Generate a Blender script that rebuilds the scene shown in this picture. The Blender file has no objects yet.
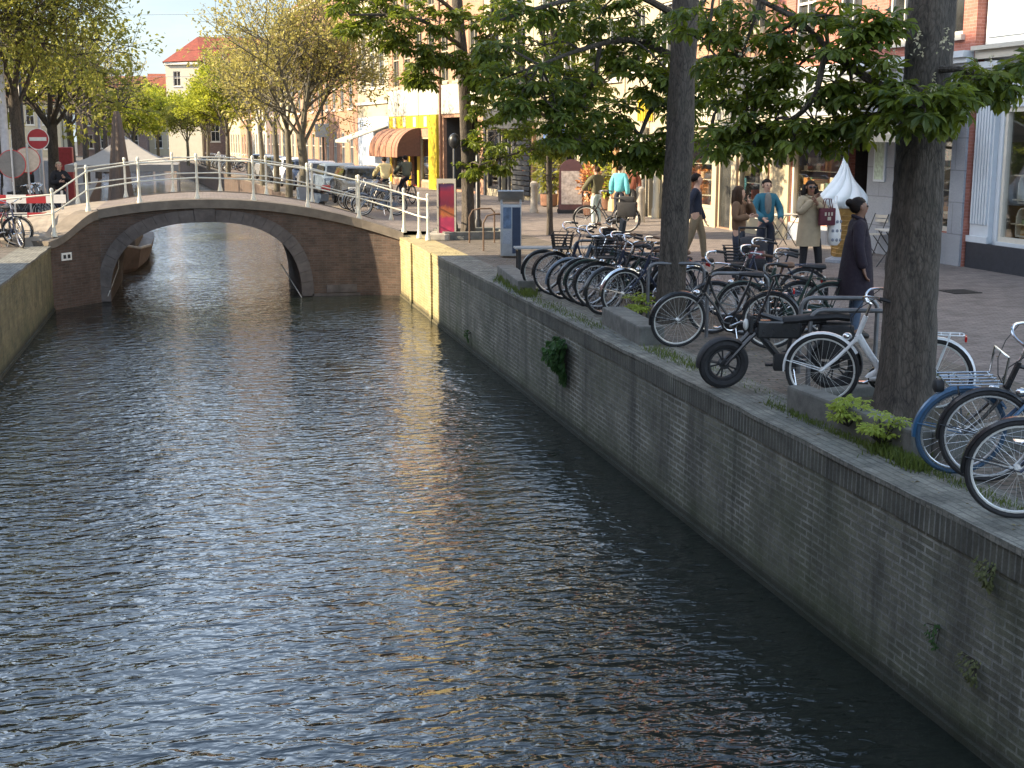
import bpy, bmesh, math, random
import numpy as np
from mathutils import Vector, Matrix, Euler
R_ = math.radians
rnd = random.Random(7)
SC = bpy.context.scene
COL = SC.collection
# ------------------------------------------------------------------ camera
FOC, EYE, HOR, VPU = 1300.0, 2.5, 137.0, 200.0
PITCH = math.atan((384 - HOR) / FOC)
_a = (VPU - 512) / FOC
_b = (384 - HOR) / FOC
YAW = math.atan2(_a, math.cos(PITCH) + _b * math.sin(PITCH))
cam_d = bpy.data.cameras.new('camera')
cam_d.sensor_width = 36.0
cam_d.lens = FOC / 1024 * 36.0
cam_d.clip_start = 0.05
cam_d.clip_end = 3000
cam = bpy.data.objects.new('camera', cam_d)
cam.location = (0, 0, EYE)
cam.rotation_euler = (math.pi / 2 - PITCH, 0, YAW)
COL.objects.link(cam)
SC.camera = cam
# ------------------------------------------------------------------ world, sun, exposure
SUN_EL, SUN_AZ = R_(28), R_(-2)          # the sun stands over the left bank, SUN_AZ off the -X axis towards -Y
SDIR = Vector((-math.cos(SUN_AZ) * math.cos(SUN_EL), -math.sin(SUN_AZ) * math.cos(SUN_EL), math.sin(SUN_EL)))
world = bpy.data.worlds.new('World')
SC.world = world
world.use_nodes = True
wt = world.node_tree
wt.nodes.clear()
sky = wt.nodes.new('ShaderNodeTexSky')
sky.sky_type = 'NISHITA'
sky.sun_disc = False
sky.sun_elevation = SUN_EL
sky.sun_rotation = math.atan2(SDIR.x, SDIR.y)
sky.air_density = 1.25
sky.dust_density = 1.6
sky.ozone_density = 1.0
tc = wt.nodes.new('ShaderNodeTexCoord')
mp = wt.nodes.new('ShaderNodeMapping')
mp.inputs['Scale'].default_value = (1.3, 1.3, 5.0)
nz = wt.nodes.new('ShaderNodeTexNoise')
nz.inputs['Scale'].default_value = 2.2
nz.inputs['Detail'].default_value = 7
nz.inputs['Roughness'].default_value = 0.62
cr = wt.nodes.new('ShaderNodeValToRGB')
cr.color_ramp.elements[0].position = 0.40
cr.color_ramp.elements[0].color = (0.12, 0.12, 0.12, 1)
cr.color_ramp.elements[1].position = 0.68
cr.color_ramp.elements[1].color = (0.85, 0.85, 0.85, 1)
mx = wt.nodes.new('ShaderNodeMix')
mx.data_type = 'RGBA'
hz = wt.nodes.new('ShaderNodeMix')          # pale blue near the horizon, brighter cloud higher up
hz.data_type = 'RGBA'
hz.inputs[6].default_value = (2.1, 2.55, 2.8, 1)
hz.inputs[7].default_value = (8.2, 9.6, 11.8, 1)
bg = wt.nodes.new('ShaderNodeBackground')
bg.inputs['Strength'].default_value = 0.125
wo = wt.nodes.new('ShaderNodeOutputWorld')
wt.links.new(tc.outputs['Generated'], mp.inputs['Vector'])
wt.links.new(mp.outputs['Vector'], nz.inputs['Vector'])
wt.links.new(nz.outputs['Fac'], cr.inputs['Fac'])
sz_ = wt.nodes.new('ShaderNodeSeparateXYZ')
mr_ = wt.nodes.new('ShaderNodeMapRange')
for i_, v_ in ((1, 0.10), (2, 0.24), (3, 0.0), (4, 1.0)): mr_.inputs[i_].default_value = v_
ml_ = wt.nodes.new('ShaderNodeMath')
ml_.operation = 'MULTIPLY_ADD'
ml_.inputs[1].default_value = 0.55
wt.links.new(tc.outputs['Generated'], sz_.inputs[0])
wt.links.new(sz_.outputs[2], mr_.inputs[0])
wt.links.new(mr_.outputs[0], hz.inputs[0])
wt.links.new(hz.outputs[2], mx.inputs[7])
iv_ = wt.nodes.new('ShaderNodeMapRange')
for i_, v_ in ((1, 0.10), (2, 0.4), (3, 0.75), (4, 0.12)): iv_.inputs[i_].default_value = v_
wt.links.new(sz_.outputs[2], iv_.inputs[0])
wt.links.new(cr.outputs['Color'], ml_.inputs[0])
wt.links.new(iv_.outputs[0], ml_.inputs[2])
ml_.use_clamp = True
fl_ = wt.nodes.new('ShaderNodeMapRange')     # clouds thin out towards the zenith
for i_, v_ in ((1, 0.34), (2, 0.72), (3, 1.0), (4, 0.15)): fl_.inputs[i_].default_value = v_
wt.links.new(sz_.outputs[2], fl_.inputs[0])
mf_ = wt.nodes.new('ShaderNodeMath')
mf_.operation = 'MULTIPLY'
wt.links.new(ml_.outputs[0], mf_.inputs[0])
wt.links.new(fl_.outputs[0], mf_.inputs[1])
wt.links.new(mf_.outputs[0], mx.inputs[0])
wt.links.new(sky.outputs['Color'], mx.inputs[6])
wt.links.new(mx.outputs[2], bg.inputs['Color'])
wt.links.new(bg.outputs['Background'], wo.inputs['Surface'])
sun_d = bpy.data.lights.new('sun', 'SUN')
sun_d.energy = 4.4
sun_d.angle = R_(0.53)
sun_d.color = (1.0, 0.82, 0.58)
sun = bpy.data.objects.new('sun', sun_d)
sun.rotation_euler = SDIR.to_track_quat('Z', 'Y').to_euler()
sun.location = (-60, 0, 60)
COL.objects.link(sun)
vs = SC.view_settings
vs.view_transform = 'Standard'
vs.look = 'None'
vs.exposure = 1.62
vs.gamma = 1.0
vs.use_curve_mapping = False
SC.render.engine = 'CYCLES'
SC.cycles.max_bounces = 6
SC.cycles.transparent_max_bounces = 8
# ------------------------------------------------------------------ pixel -> place on a level plane (used to survey the photograph)
_cp, _sp = math.cos(PITCH), math.sin(PITCH)
_cy, _sy = math.cos(YAW), math.sin(YAW)
def ray(u, v):
    a = (u - 512) / FOC
    b = (384 - v) / FOC
    x, y, z = a, _cp + b * _sp, -_sp + b * _cp
    return Vector((_cy * x - _sy * y, _sy * x + _cy * y, z))
def G(u, v, z=0.0):
    d = ray(u, v)
    t = (z - EYE) / d.z
    return Vector((d.x * t, d.y * t, z))
def A(u, v, Y):
    d = ray(u, v)
    t = Y / d.y
    return Vector((d.x * t, Y, EYE + d.z * t))
# ------------------------------------------------------------------ node helpers
def newmat(name):
    m = bpy.data.materials.new(name)
    m.use_nodes = True
    nt = m.node_tree
    nt.nodes.clear()
    out = nt.nodes.new('ShaderNodeOutputMaterial')
    return m, nt, out
def nd(nt, t, ins=None, **kw):
    n = nt.nodes.new(t)
    for k, v in kw.items():
        setattr(n, k, v)
    for k, v in (ins or {}).items():
        s = n.inputs[k]
        if isinstance(v, bpy.types.NodeSocket):
            nt.links.new(v, s)
        else:
            if isinstance(v, (tuple, list)) and len(v) == 3 and s.type == 'RGBA':
                v = (*v, 1)
            s.default_value = v
    return n
def mth(nt, op, a, b=None, c=None, clamp=False):
    ins = {0: a}
    if b is not None: ins[1] = b
    if c is not None: ins[2] = c
    n = nd(nt, 'ShaderNodeMath', ins, operation=op)
    n.use_clamp = clamp
    return n.outputs[0]
def mixc(nt, f, a, b, bt='MIX'):
    n = nt.nodes.new('ShaderNodeMix')
    n.data_type = 'RGBA'
    n.blend_type = bt
    for i, v in ((0, f), (6, a), (7, b)):
        if isinstance(v, bpy.types.NodeSocket): nt.links.new(v, n.inputs[i])
        else: n.inputs[i].default_value = (*v, 1) if isinstance(v, (tuple, list)) and len(v) == 3 else v
    return n.outputs[2]
def ramp(nt, f, p0, p1, c0=(0, 0, 0), c1=(1, 1, 1)):
    n = nd(nt, 'ShaderNodeValToRGB', {0: f})
    e = n.color_ramp.elements
    e[0].position, e[1].position = p0, p1
    e[0].color, e[1].color = (*c0, 1), (*c1, 1)
    return n.outputs[0]
def noise(nt, vec, scale, detail=4, rough=0.55, dist=0.0):
    return nd(nt, 'ShaderNodeTexNoise', {'Vector': vec, 'Scale': scale, 'Detail': detail, 'Roughness': rough, 'Distortion': dist}).outputs['Fac']
def wpos(nt):
    return nd(nt, 'ShaderNodeNewGeometry').outputs['Position']
def opos(nt):
    return nd(nt, 'ShaderNodeTexCoord').outputs['Object']
def scalev(nt, vec, s):
    return nd(nt, 'ShaderNodeMapping', {'Vector': vec, 'Scale': s}).outputs[0]
def boxmap(nt):
    g = nd(nt, 'ShaderNodeNewGeometry')
    p = nd(nt, 'ShaderNodeSeparateXYZ', {0: g.outputs['Position']})
    n = nd(nt, 'ShaderNodeSeparateXYZ', {0: g.outputs['True Normal']})
    ax = mth(nt, 'ABSOLUTE', n.outputs[0]); ay = mth(nt, 'ABSOLUTE', n.outputs[1]); az = mth(nt, 'ABSOLUTE', n.outputs[2])
    isx = mth(nt, 'GREATER_THAN', ax, ay)
    isz = mth(nt, 'GREATER_THAN', az, 0.7)
    h = nd(nt, 'ShaderNodeMix', {0: isx, 2: p.outputs[0], 3: p.outputs[1]}, data_type='FLOAT').outputs[0]
    u = nd(nt, 'ShaderNodeMix', {0: isz, 2: h, 3: p.outputs[0]}, data_type='FLOAT').outputs[0]
    v = nd(nt, 'ShaderNodeMix', {0: isz, 2: p.outputs[2], 3: p.outputs[1]}, data_type='FLOAT').outputs[0]
    return nd(nt, 'ShaderNodeCombineXYZ', {0: u, 1: v}).outputs[0]
_mc = {}
def M(name, c, rough=0.6, metal=0.0, var=0.18, scale=9.0, bump=0.0, bscale=40.0, spec=None, coat=0.0):
    """procedural: base colour broken by noise, roughness by a second one, optional bump"""
    if name in _mc: return _mc[name]
    m, nt, out = newmat(name)
    p = opos(nt)
    f = noise(nt, p, scale, 5, 0.6)
    lo = tuple(max(0, x * (1 - var)) for x in c)
    hi = tuple(min(1, x * (1 + var)) for x in c)
    colr = ramp(nt, f, 0.3, 0.7, lo, hi)
    rr = nd(nt, 'ShaderNodeMapRange', {0: noise(nt, p, scale * 2.3, 3), 1: 0.3, 2: 0.7, 3: max(0.02, rough - 0.08), 4: min(1, rough + 0.08)}).outputs[0]
    b = nd(nt, 'ShaderNodeBsdfPrincipled', {'Base Color': colr, 'Roughness': rr, 'Metallic': metal})
    if spec is not None: b.inputs['Specular IOR Level'].default_value = spec
    if coat: b.inputs['Coat Weight'].default_value = coat
    if bump:
        bn = nd(nt, 'ShaderNodeBump', {'Strength': bump, 'Distance': 0.01, 'Height': noise(nt, p, bscale, 6, 0.65)})
        nt.links.new(bn.outputs[0], b.inputs['Normal'])
    nt.links.new(b.outputs[0], out.inputs[0])
    _mc[name] = m
    return m
def brickmat(name, c1, c2, mort, bw, bh, ms, var=0.35, stain=0.0, eff=None, rough=0.85, off=0.5, bump=0.5, moss=0.0, rot=False, freq=2):
    m, nt, out = newmat(name)
    vec = boxmap(nt)
    wv = wpos(nt)
    if rot: vec = nd(nt, 'ShaderNodeMapping', {'Vector': vec, 'Rotation': (0, 0, R_(90))}).outputs[0]
    dn = nd(nt, 'ShaderNodeTexNoise', {'Vector': vec, 'Scale': 2.5, 'Detail': 3})
    wob = nd(nt, 'ShaderNodeVectorMath', {0: dn.outputs['Color'], 1: (0.5, 0.5, 0.5)}, operation='SUBTRACT')
    wob = nd(nt, 'ShaderNodeVectorMath', {0: wob.outputs[0], 'Scale': 0.02}, operation='SCALE')
    vec = nd(nt, 'ShaderNodeVectorMath', {0: vec, 1: wob.outputs[0]}, operation='ADD').outputs[0]
    mo = mort
    if eff is not None:
        mo = mixc(nt, ramp(nt, noise(nt, wv, 1.1, 6, 0.65), 0.45, 0.72), mort, eff)
    br = nd(nt, 'ShaderNodeTexBrick', {'Vector': vec, 'Color1': c1, 'Color2': c2, 'Mortar': mo, 'Scale': 1.0, 'Mortar Size': ms, 'Mortar Smooth': 0.2, 'Bias': 0.0, 'Brick Width': bw, 'Row Height': bh})
    br.offset = off
    br.offset_frequency = freq
    br.squash = 1.0
    colr = br.outputs['Color']
    f = noise(nt, wv, 3.0, 6, 0.7)
    k = nd(nt, 'ShaderNodeMapRange', {0: f, 1: 0.3, 2: 0.7, 3: 1 - var, 4: 1 + var}).outputs[0]
    colr = mixc(nt, 1.0, colr, nd(nt, 'ShaderNodeCombineColor', {0: k, 1: k, 2: k}).outputs[0], 'MULTIPLY')
    fine = nd(nt, 'ShaderNodeMapRange', {0: noise(nt, wv, 55.0, 4, 0.7), 1: 0.3, 2: 0.7, 3: 0.75, 4: 1.25}).outputs[0]
    colr = mixc(nt, 1.0, colr, nd(nt, 'ShaderNodeCombineColor', {0: fine, 1: fine, 2: fine}).outputs[0], 'MULTIPLY')
    if stain:
        s = noise(nt, scalev(nt, wv, (1.3, 1.3, 0.12)), 1.6, 6, 0.7)
        colr = mixc(nt, mth(nt, 'MULTIPLY', ramp(nt, s, 0.5, 0.68), stain), colr, (0.018, 0.02, 0.016))
        s2 = noise(nt, scalev(nt, wv, (2.0, 2.0, 0.3)), 1.1, 6, 0.7)
        colr = mixc(nt, mth(nt, 'MULTIPLY', ramp(nt, s2, 0.52, 0.75), stain * 0.55), colr, (0.10, 0.11, 0.085))
    if moss:
        z = nd(nt, 'ShaderNodeSeparateXYZ', {0: wv}).outputs[2]
        low = nd(nt, 'ShaderNodeMapRange', {0: z, 1: -1.5, 2: -1.0, 3: 1.4, 4: 0.0}).outputs[0]
        nn = noise(nt, wv, 5.0, 6, 0.7)
        g = mth(nt, 'MULTIPLY', mth(nt, 'ADD', low, ramp(nt, noise(nt, wv, 0.8, 5, 0.6), 0.5, 0.7)), nn)
        colr = mixc(nt, mth(nt, 'MULTIPLY', g, moss, clamp=True), colr, (0.045, 0.058, 0.022))
        wet = nd(nt, 'ShaderNodeMapRange', {0: z, 1: -1.42, 2: -1.33, 3: 0.35, 4: 1.0}).outputs[0]
        colr = mixc(nt, 1.0, colr, nd(nt, 'ShaderNodeCombineColor', {0: wet, 1: wet, 2: wet}).outputs[0], 'MULTIPLY')
    b = nd(nt, 'ShaderNodeBsdfPrincipled', {'Base Color': colr, 'Roughness': rough})
    hgt = mth(nt, 'ADD', mth(nt, 'MULTIPLY', br.outputs['Fac'], -1.0), mth(nt, 'MULTIPLY', noise(nt, wv, 60.0, 5), 0.5))
    bn = nd(nt, 'ShaderNodeBump', {'Strength': bump, 'Distance': 0.012, 'Height': hgt})
    nt.links.new(bn.outputs[0], b.inputs['Normal'])
    nt.links.new(b.outputs[0], out.inputs[0])
    return m
def leafmat(name, dark, light, trans=0.35, rough=0.5, tcol=None):
    m, nt, out = newmat(name)
    g = nd(nt, 'ShaderNodeNewGeometry')
    f = mth(nt, 'ADD', mth(nt, 'MULTIPLY', g.outputs['Random Per Island'], 0.6), mth(nt, 'MULTIPLY', noise(nt, g.outputs['Position'], 1.3, 3), 0.5))
    colr = ramp(nt, f, 0.25, 0.85, dark, light)
    b = nd(nt, 'ShaderNodeBsdfPrincipled', {'Base Color': colr, 'Roughness': rough, 'Specular IOR Level': 0.35})
    t = nd(nt, 'ShaderNodeBsdfTranslucent', {'Color': mixc(nt, 0.6, colr, tcol or tuple(min(1, x * 1.6) for x in light))})
    x = nd(nt, 'ShaderNodeMixShader', {0: trans, 1: b.outputs[0], 2: t.outputs[0]})
    nt.links.new(x.outputs[0], out.inputs[0])
    return m
# ------------------------------------------------------------------ mesh builder
class MB:
    def __init__(s): s.v = []; s.f = []; s.m = []
    def add(s, vs_, fs, mi=0):
        o = len(s.v)
        s.v += [tuple(p) for p in vs_]
        for f in fs:
            s.f.append(tuple(i + o for i in f)); s.m.append(mi)
        return s
    def box(s, x0, x1, y0, y1, z0, z1, mi=0, T=None):
        vs_ = [(x, y, z) for x in (x0, x1) for y in (y0, y1) for z in (z0, z1)]
        if T is not None: vs_ = [T @ Vector(p) for p in vs_]
        return s.add(vs_, [(0, 1, 3, 2), (4, 6, 7, 5), (0, 4, 5, 1), (2, 3, 7, 6), (0, 2, 6, 4), (1, 5, 7, 3)], mi)
    def bbox(s, x0, x1, y0, y1, z0, z1, b=0.01, mi=0, T=None):
        """box with chamfered edges"""
        bm = bmesh.new()
        bmesh.ops.create_cube(bm, size=1)
        for p in bm.verts: p.co = Vector(((x0 + x1) / 2 + p.co.x * (x1 - x0), (y0 + y1) / 2 + p.co.y * (y1 - y0), (z0 + z1) / 2 + p.co.z * (z1 - z0)))
        bmesh.ops.bevel(bm, geom=bm.edges[:], offset=b, segments=2, profile=0.6, affect='EDGES')
        bm.verts.index_update()
        vs_ = [T @ p.co if T is not None else p.co.copy() for p in bm.verts]
        s.add(vs_, [[q.index for q in f.verts] for f in bm.faces], mi)
        bm.free()
        return s
    def tube(s, pts, r, n=8, mi=0, cap=True, jit=0.0, flat=None):
        pts = [Vector(p) for p in pts]
        k = len(pts)
        rs = list(r) if isinstance(r, (list, tuple)) else [r] * k
        t0 = (pts[1] - pts[0]).normalized()
        ref = Vector((0, 0, 1)) if abs(t0.z) < 0.9 else Vector((0, 1, 0))
        nrm = (ref - t0 * ref.dot(t0)).normalized()
        vs_, fs = [], []
        for i, p in enumerate(pts):
            if i == 0: t = t0
            elif i == k - 1: t = (pts[i] - pts[i - 1]).normalized()
            else: t = (pts[i + 1] - pts[i - 1]).normalized()
            nrm = (nrm - t * nrm.dot(t))
            if nrm.length < 1e-6: nrm = t.orthogonal()
            nrm.normalize()
            bn = t.cross(nrm)
            for j in range(n):
                a = 2 * math.pi * j / n
                rr = rs[i] * (1 + (rnd.uniform(-jit, jit) if jit else 0))
                e1, e2 = (1, 1) if flat is None else flat
                vs_.append(p + nrm * math.cos(a) * rr * e1 + bn * math.sin(a) * rr * e2)
        for i in range(k - 1):
            for j in range(n):
                a, b = i * n + j, i * n + (j + 1) % n
                fs.append((a, b, b + n, a + n))
        if cap:
            fs.append(tuple(range(n - 1, -1, -1)))
            fs.append(tuple(range((k - 1) * n, k * n)))
        return s.add(vs_, fs, mi)
    def lathe(s, prof, n=16, o=(0, 0, 0), mi=0, T=None):
        vs_, fs = [], []
        k = len(prof)
        for r, z in prof:
            for j in range(n):
                a = 2 * math.pi * j / n
                p = Vector((o[0] + r * math.cos(a), o[1] + r * math.sin(a), o[2] + z))
                vs_.append(T @ p if T is not None else p)
        for i in range(k - 1):
            for j in range(n):
                a, b = i * n + j, i * n + (j + 1) % n
                fs.append((a, b, b + n, a + n))
        fs.append(tuple(range(n - 1, -1, -1)))
        fs.append(tuple(range((k - 1) * n, k * n)))
        return s.add(vs_, fs, mi)
    def ball(s, c, r, nu=12, nv=8, mi=0, T=None):
        r = (r, r, r) if not isinstance(r, (tuple, list)) else r
        c = Vector(c)
        vs_, fs = [], []
        for i in range(1, nv):
            th = math.pi * i / nv
            for j in range(nu):
                ph = 2 * math.pi * j / nu
                vs_.append(c + Vector((r[0] * math.sin(th) * math.cos(ph), r[1] * math.sin(th) * math.sin(ph), r[2] * math.cos(th))))
        top = len(vs_); vs_.append(c + Vector((0, 0, r[2])))
        bot = len(vs_); vs_.append(c - Vector((0, 0, r[2])))
        for i in range(nv - 2):
            for j in range(nu):
                a, b = i * nu + j, i * nu + (j + 1) % nu
                fs.append((a, a + nu, b + nu, b))
        for j in range(nu):
            fs.append((top, j, (j + 1) % nu))
            o = (nv - 2) * nu
            fs.append((bot, o + (j + 1) % nu, o + j))
        if T is not None: vs_ = [T @ p for p in vs_]
        return s.add(vs_, fs, mi)
    def torus(s, c, R, r, N=32, n=8, mi=0, T=None, a0=0.0, a1=2 * math.pi, ry=None):
        """ring in the local x-z plane (axis y)"""
        ry = ry or r
        full = abs(a1 - a0 - 2 * math.pi) < 1e-6
        K = N if full else N + 1
        vs_, fs = [], []
        for i in range(K):
            a = a0 + (a1 - a0) * i / N
            for j in range(n):
                b = 2 * math.pi * j / n
                rad = R + r * math.cos(b)
                p = Vector((c[0] + rad * math.cos(a), c[1] + ry * math.sin(b), c[2] + rad * math.sin(a)))
                vs_.append(T @ p if T is not None else p)
        for i in range(N):
            i2 = (i + 1) % K
            for j in range(n):
                j2 = (j + 1) % n
                fs.append((i * n + j, i * n + j2, i2 * n + j2, i2 * n + j))
        return s.add(vs_, fs, mi)
    def ext(s, poly, y0, y1, mi=0, T=None):
        """polygon in x-z extruded along y"""
        n = len(poly)
        vs_ = [Vector((x, y0, z)) for x, z in poly] + [Vector((x, y1, z)) for x, z in poly]
        if T is not None: vs_ = [T @ p for p in vs_]
        fs = [tuple(range(n)), tuple(range(2 * n - 1, n - 1, -1))]
        fs += [(i, i + n, (i + 1) % n + n, (i + 1) % n) for i in range(n)]
        return s.add(vs_, fs, mi)
    def build(s, name, mats, parent=None, smooth=False, T=None, fixn=True):
        me = bpy.data.meshes.new(name)
        vs_ = s.v if T is None else [tuple(T @ Vector(p)) for p in s.v]
        me.from_pydata(vs_, [], s.f)
        mats = mats if isinstance(mats, (list, tuple)) else [mats]
        for q in mats: me.materials.append(q)
        if len(mats) > 1: me.polygons.foreach_set('material_index', s.m)
        if fixn:
            bm = bmesh.new(); bm.from_mesh(me)
            bmesh.ops.recalc_face_normals(bm, faces=bm.faces[:])
            bm.to_mesh(me); bm.free()
        if smooth:
            me.polygons.foreach_set('use_smooth', [True] * len(me.polygons))
            try: me.set_sharp_from_angle(angle=R_(40))
            except Exception: pass
        me.update()
        o = bpy.data.objects.new(name, me)
        COL.objects.link(o)
        if parent is not None: o.parent = parent
        return o
def tag(o, label=None, cat=None, group=None, kind=None):
    if label: o['label'] = label
    if cat: o['category'] = cat
    if group: o['group'] = group
    if kind: o['kind'] = kind
    return o
def thing(name, label, cat, loc=(0, 0, 0), rz=0.0, group=None):
    o = bpy.data.objects.new(name, None)
    o.empty_display_size = 0.2
    o.location = tuple(loc) if len(loc) == 3 else (*loc, 0)
    o.rotation_euler = (0, 0, rz)
    COL.objects.link(o)
    return tag(o, label, cat, group)
def dup(root, loc, rz, label=None, group=None, tilt=0.0):
    def cp(o, par):
        c = o.copy()
        COL.objects.link(c)
        c.parent = par
        for ch in o.children: cp(ch, c)
        return c
    r = cp(root, None)
    r.location = loc
    r.rotation_euler = (tilt, 0, rz)
    if label: r['label'] = label
    if group: r['group'] = group
    return r
def struct(name, mb, mats, **kw):
    o = mb.build(name, mats, **kw)
    o['kind'] = 'structure'
    return o
def quick(name, mb, mats, label, cat, group=None, **kw):
    return tag(mb.build(name, mats, **kw), label, cat, group)
def lerp(a, b, t): return a + (b - a) * t
def pl(poly, y):
    """X of a (Y, X) polyline at y"""
    for (y0, x0), (y1, x1) in zip(poly, poly[1:]):
        if y <= y1: return x0 + (x1 - x0) * (y - y0) / (y1 - y0)
    (y0, x0), (y1, x1) = poly[-2:]
    return x0 + (x1 - x0) * (y - y0) / (y1 - y0)
def text(s, size, name, m, parent, loc, rot, ext=0.004, align='CENTER'):
    c = bpy.data.curves.new(name, 'FONT')
    c.body = s; c.size = size; c.extrude = ext; c.align_x = align; c.align_y = 'CENTER'
    t = bpy.data.objects.new(name, c)
    COL.objects.link(t)
    dg = bpy.context.evaluated_depsgraph_get()
    me = bpy.data.meshes.new_from_object(t.evaluated_get(dg))
    bpy.data.objects.remove(t)
    me.materials.clear(); me.materials.append(m)
    o = bpy.data.objects.new(name, me)
    COL.objects.link(o)
    o.parent = parent; o.location = loc; o.rotation_euler = rot
    return o
# ------------------------------------------------------------------ plan of the canal
ER = [(-12, 4.82), (33.4, 4.84), (39, 4.8), (50, 4.2), (75, 2.8), (100, 1.2), (140, -1.5), (200, -7)]
EL = [(-12, -3.35), (24, -3.45), (32, -3.5), (39, -3.7), (50, -4.2), (75, -5.6), (100, -7.2), (140, -10.0), (200, -16)]
FR = [(-12, 15.0), (22.7, 14.75), (24, 14.35), (42, 13.75), (58.5, 11.85), (76, 9.3), (100, 6.8), (140, 3.8), (200, -2)]
FL = [(-30, -12.0), (40, -12.0), (60, -12.8), (100, -15.5), (140, -19), (200, -25)]
WZ = -1.5
def strip(e, off0, off1, y0, y1, z, step=4.0, z1=None):
    mb = MB()
    n = max(1, int((y1 - y0) / step))
    vs_ = []
    for i in range(n + 1):
        y = y0 + (y1 - y0) * i / n
        vs_ += [(pl(e, y) + off0, y, z), (pl(e, y) + off1, y, z if z1 is None else z1)]
    return mb.add(vs_, [(2 * i, 2 * i + 1, 2 * i + 3, 2 * i + 2) for i in range(n)])
# ------------------------------------------------------------------ setting materials
m_pave = brickmat('street_clinker', (0.152, 0.126, 0.112), (0.215, 0.18, 0.16), (0.08, 0.072, 0.062), 0.20, 0.07, 0.008, var=0.35, bump=0.3)
m_quay = brickmat('quay_clinker', (0.105, 0.088, 0.07), (0.15, 0.125, 0.10), (0.06, 0.058, 0.045), 0.20, 0.10, 0.012, var=0.45, bump=0.5)
m_wall = brickmat('quay_wall_brick', (0.105, 0.105, 0.078), (0.152, 0.152, 0.112), (0.15, 0.153, 0.135), 0.215, 0.0625, 0.010, var=0.4, stain=0.7, eff=(0.40, 0.41, 0.37), moss=1.0, bump=0.8)
m_cop = brickmat('coping_header_brick', (0.13, 0.13, 0.108), (0.19, 0.185, 0.152), (0.105, 0.105, 0.088), 0.215, 0.07, 0.008, var=0.5, rot=True, bump=0.7, off=0.37)
m_head = brickmat('wall_header_course', (0.062, 0.062, 0.048), (0.094, 0.094, 0.072), (0.11, 0.114, 0.10), 0.23, 0.066, 0.009, var=0.4, rot=True, bump=0.8, off=0.0, eff=(0.24, 0.25, 0.23), stain=0.5)
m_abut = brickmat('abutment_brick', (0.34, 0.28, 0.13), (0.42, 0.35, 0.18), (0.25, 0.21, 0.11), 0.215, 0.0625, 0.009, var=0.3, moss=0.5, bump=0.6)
m_lwall = brickmat('left_quay_brick', (0.13, 0.115, 0.055), (0.18, 0.155, 0.075), (0.16, 0.145, 0.08), 0.215, 0.0625, 0.010, var=0.45, stain=0.5, moss=0.9, bump=0.6)  # brick base yellowed to imitate warm light; moss and stains are real
m_bridge = brickmat('bridge_brick', (0.075, 0.048, 0.034), (0.115, 0.073, 0.052), (0.10, 0.08, 0.062), 0.215, 0.0625, 0.009, var=0.3, stain=0.35, bump=0.6)
m_ring = M('arch_stone', (0.105, 0.09, 0.08), 0.85, var=0.3, scale=4, bump=0.4)
m_stone = M('pale_stone', (0.33, 0.30, 0.25), 0.85, var=0.25, scale=5, bump=0.4)
m_bcop = M('bridge_coping_stone', (0.165, 0.138, 0.105), 0.85, var=0.25, scale=3, bump=0.4)
m_earth = M('earth', (0.05, 0.045, 0.03), 0.95, var=0.3, scale=6, bump=0.6)
m_kerb = M('planter_stone', (0.13, 0.13, 0.115), 0.9, var=0.35, scale=6, bump=0.6)
def water_mat():
    m, nt, out = newmat('canal_water')
    p = wpos(nt)
    rot = nd(nt, 'ShaderNodeMapping', {'Vector': p, 'Rotation': (0, 0, R_(9)), 'Scale': (1.0, 2.1, 1.0)}).outputs[0]
    rot2 = nd(nt, 'ShaderNodeMapping', {'Vector': p, 'Rotation': (0, 0, R_(24)), 'Scale': (1.0, 1.7, 1.0)}).outputs[0]
    n1 = noise(nt, rot, 2.9, 2, 0.45, 0.6)
    n2 = noise(nt, rot2, 6.2, 2, 0.4, 0.7)
    n3 = noise(nt, scalev(nt, p, (0.30, 0.16, 1)), 0.9, 4)
    amp = nd(nt, 'ShaderNodeMapRange', {0: n3, 1: 0.32, 2: 0.68, 3: 0.4, 4: 1.4}).outputs[0]
    n4 = noise(nt, rot, 13.0, 2, 0.5, 0.3)
    h = mth(nt, 'ADD', mth(nt, 'MULTIPLY', n1, 1.0), mth(nt, 'ADD', mth(nt, 'MULTIPLY', n2, 0.42), mth(nt, 'MULTIPLY', n4, 0.03)))
    h = mth(nt, 'MULTIPLY', h, amp)
    bn = nd(nt, 'ShaderNodeBump', {'Strength': 1.0, 'Distance': WAVE, 'Height': h})
    b = nd(nt, 'ShaderNodeBsdfPrincipled', {'Base Color': (0.010, 0.014, 0.011), 'Roughness': 0.03, 'IOR': 1.75})
    nt.links.new(bn.outputs[0], b.inputs['Normal'])
    nt.links.new(b.outputs[0], out.inputs[0])
    return m
WAVE = 0.056
m_water = water_mat()
# ------------------------------------------------------------------ ground, water, pavements
struct('ground', MB().add([(-1500, -1500, -2.6), (1500, -1500, -2.6), (1500, 1500, -2.6), (-1500, 1500, -2.6)], [(0, 1, 2, 3)]), m_earth)
wb = strip(EL, -0.3, 0.0, -12, 198, WZ)
n = len(wb.v) // 2
for i in range(n):
    y = wb.v[2 * i][1]
    wb.v[2 * i + 1] = (pl(ER, y) + 0.3, y, WZ)
struct('water', wb, m_water)
struct('pavement', strip(ER, 0.62, 90, -12, 198, 0.0), [m_pave])
q = strip(ER, 0.50, 3.3, -12, 33.0, 0.004)
struct('quay_paving', q, [m_quay])
struct('pavement', strip(EL, -90, -0.40, -12, 198, 0.0), [m_quay])
# the far end of the canal: a low bank that closes the water
struct('ground', MB().box(-40, 30, 198, 210, -2.5, 0.0), m_quay)
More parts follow.
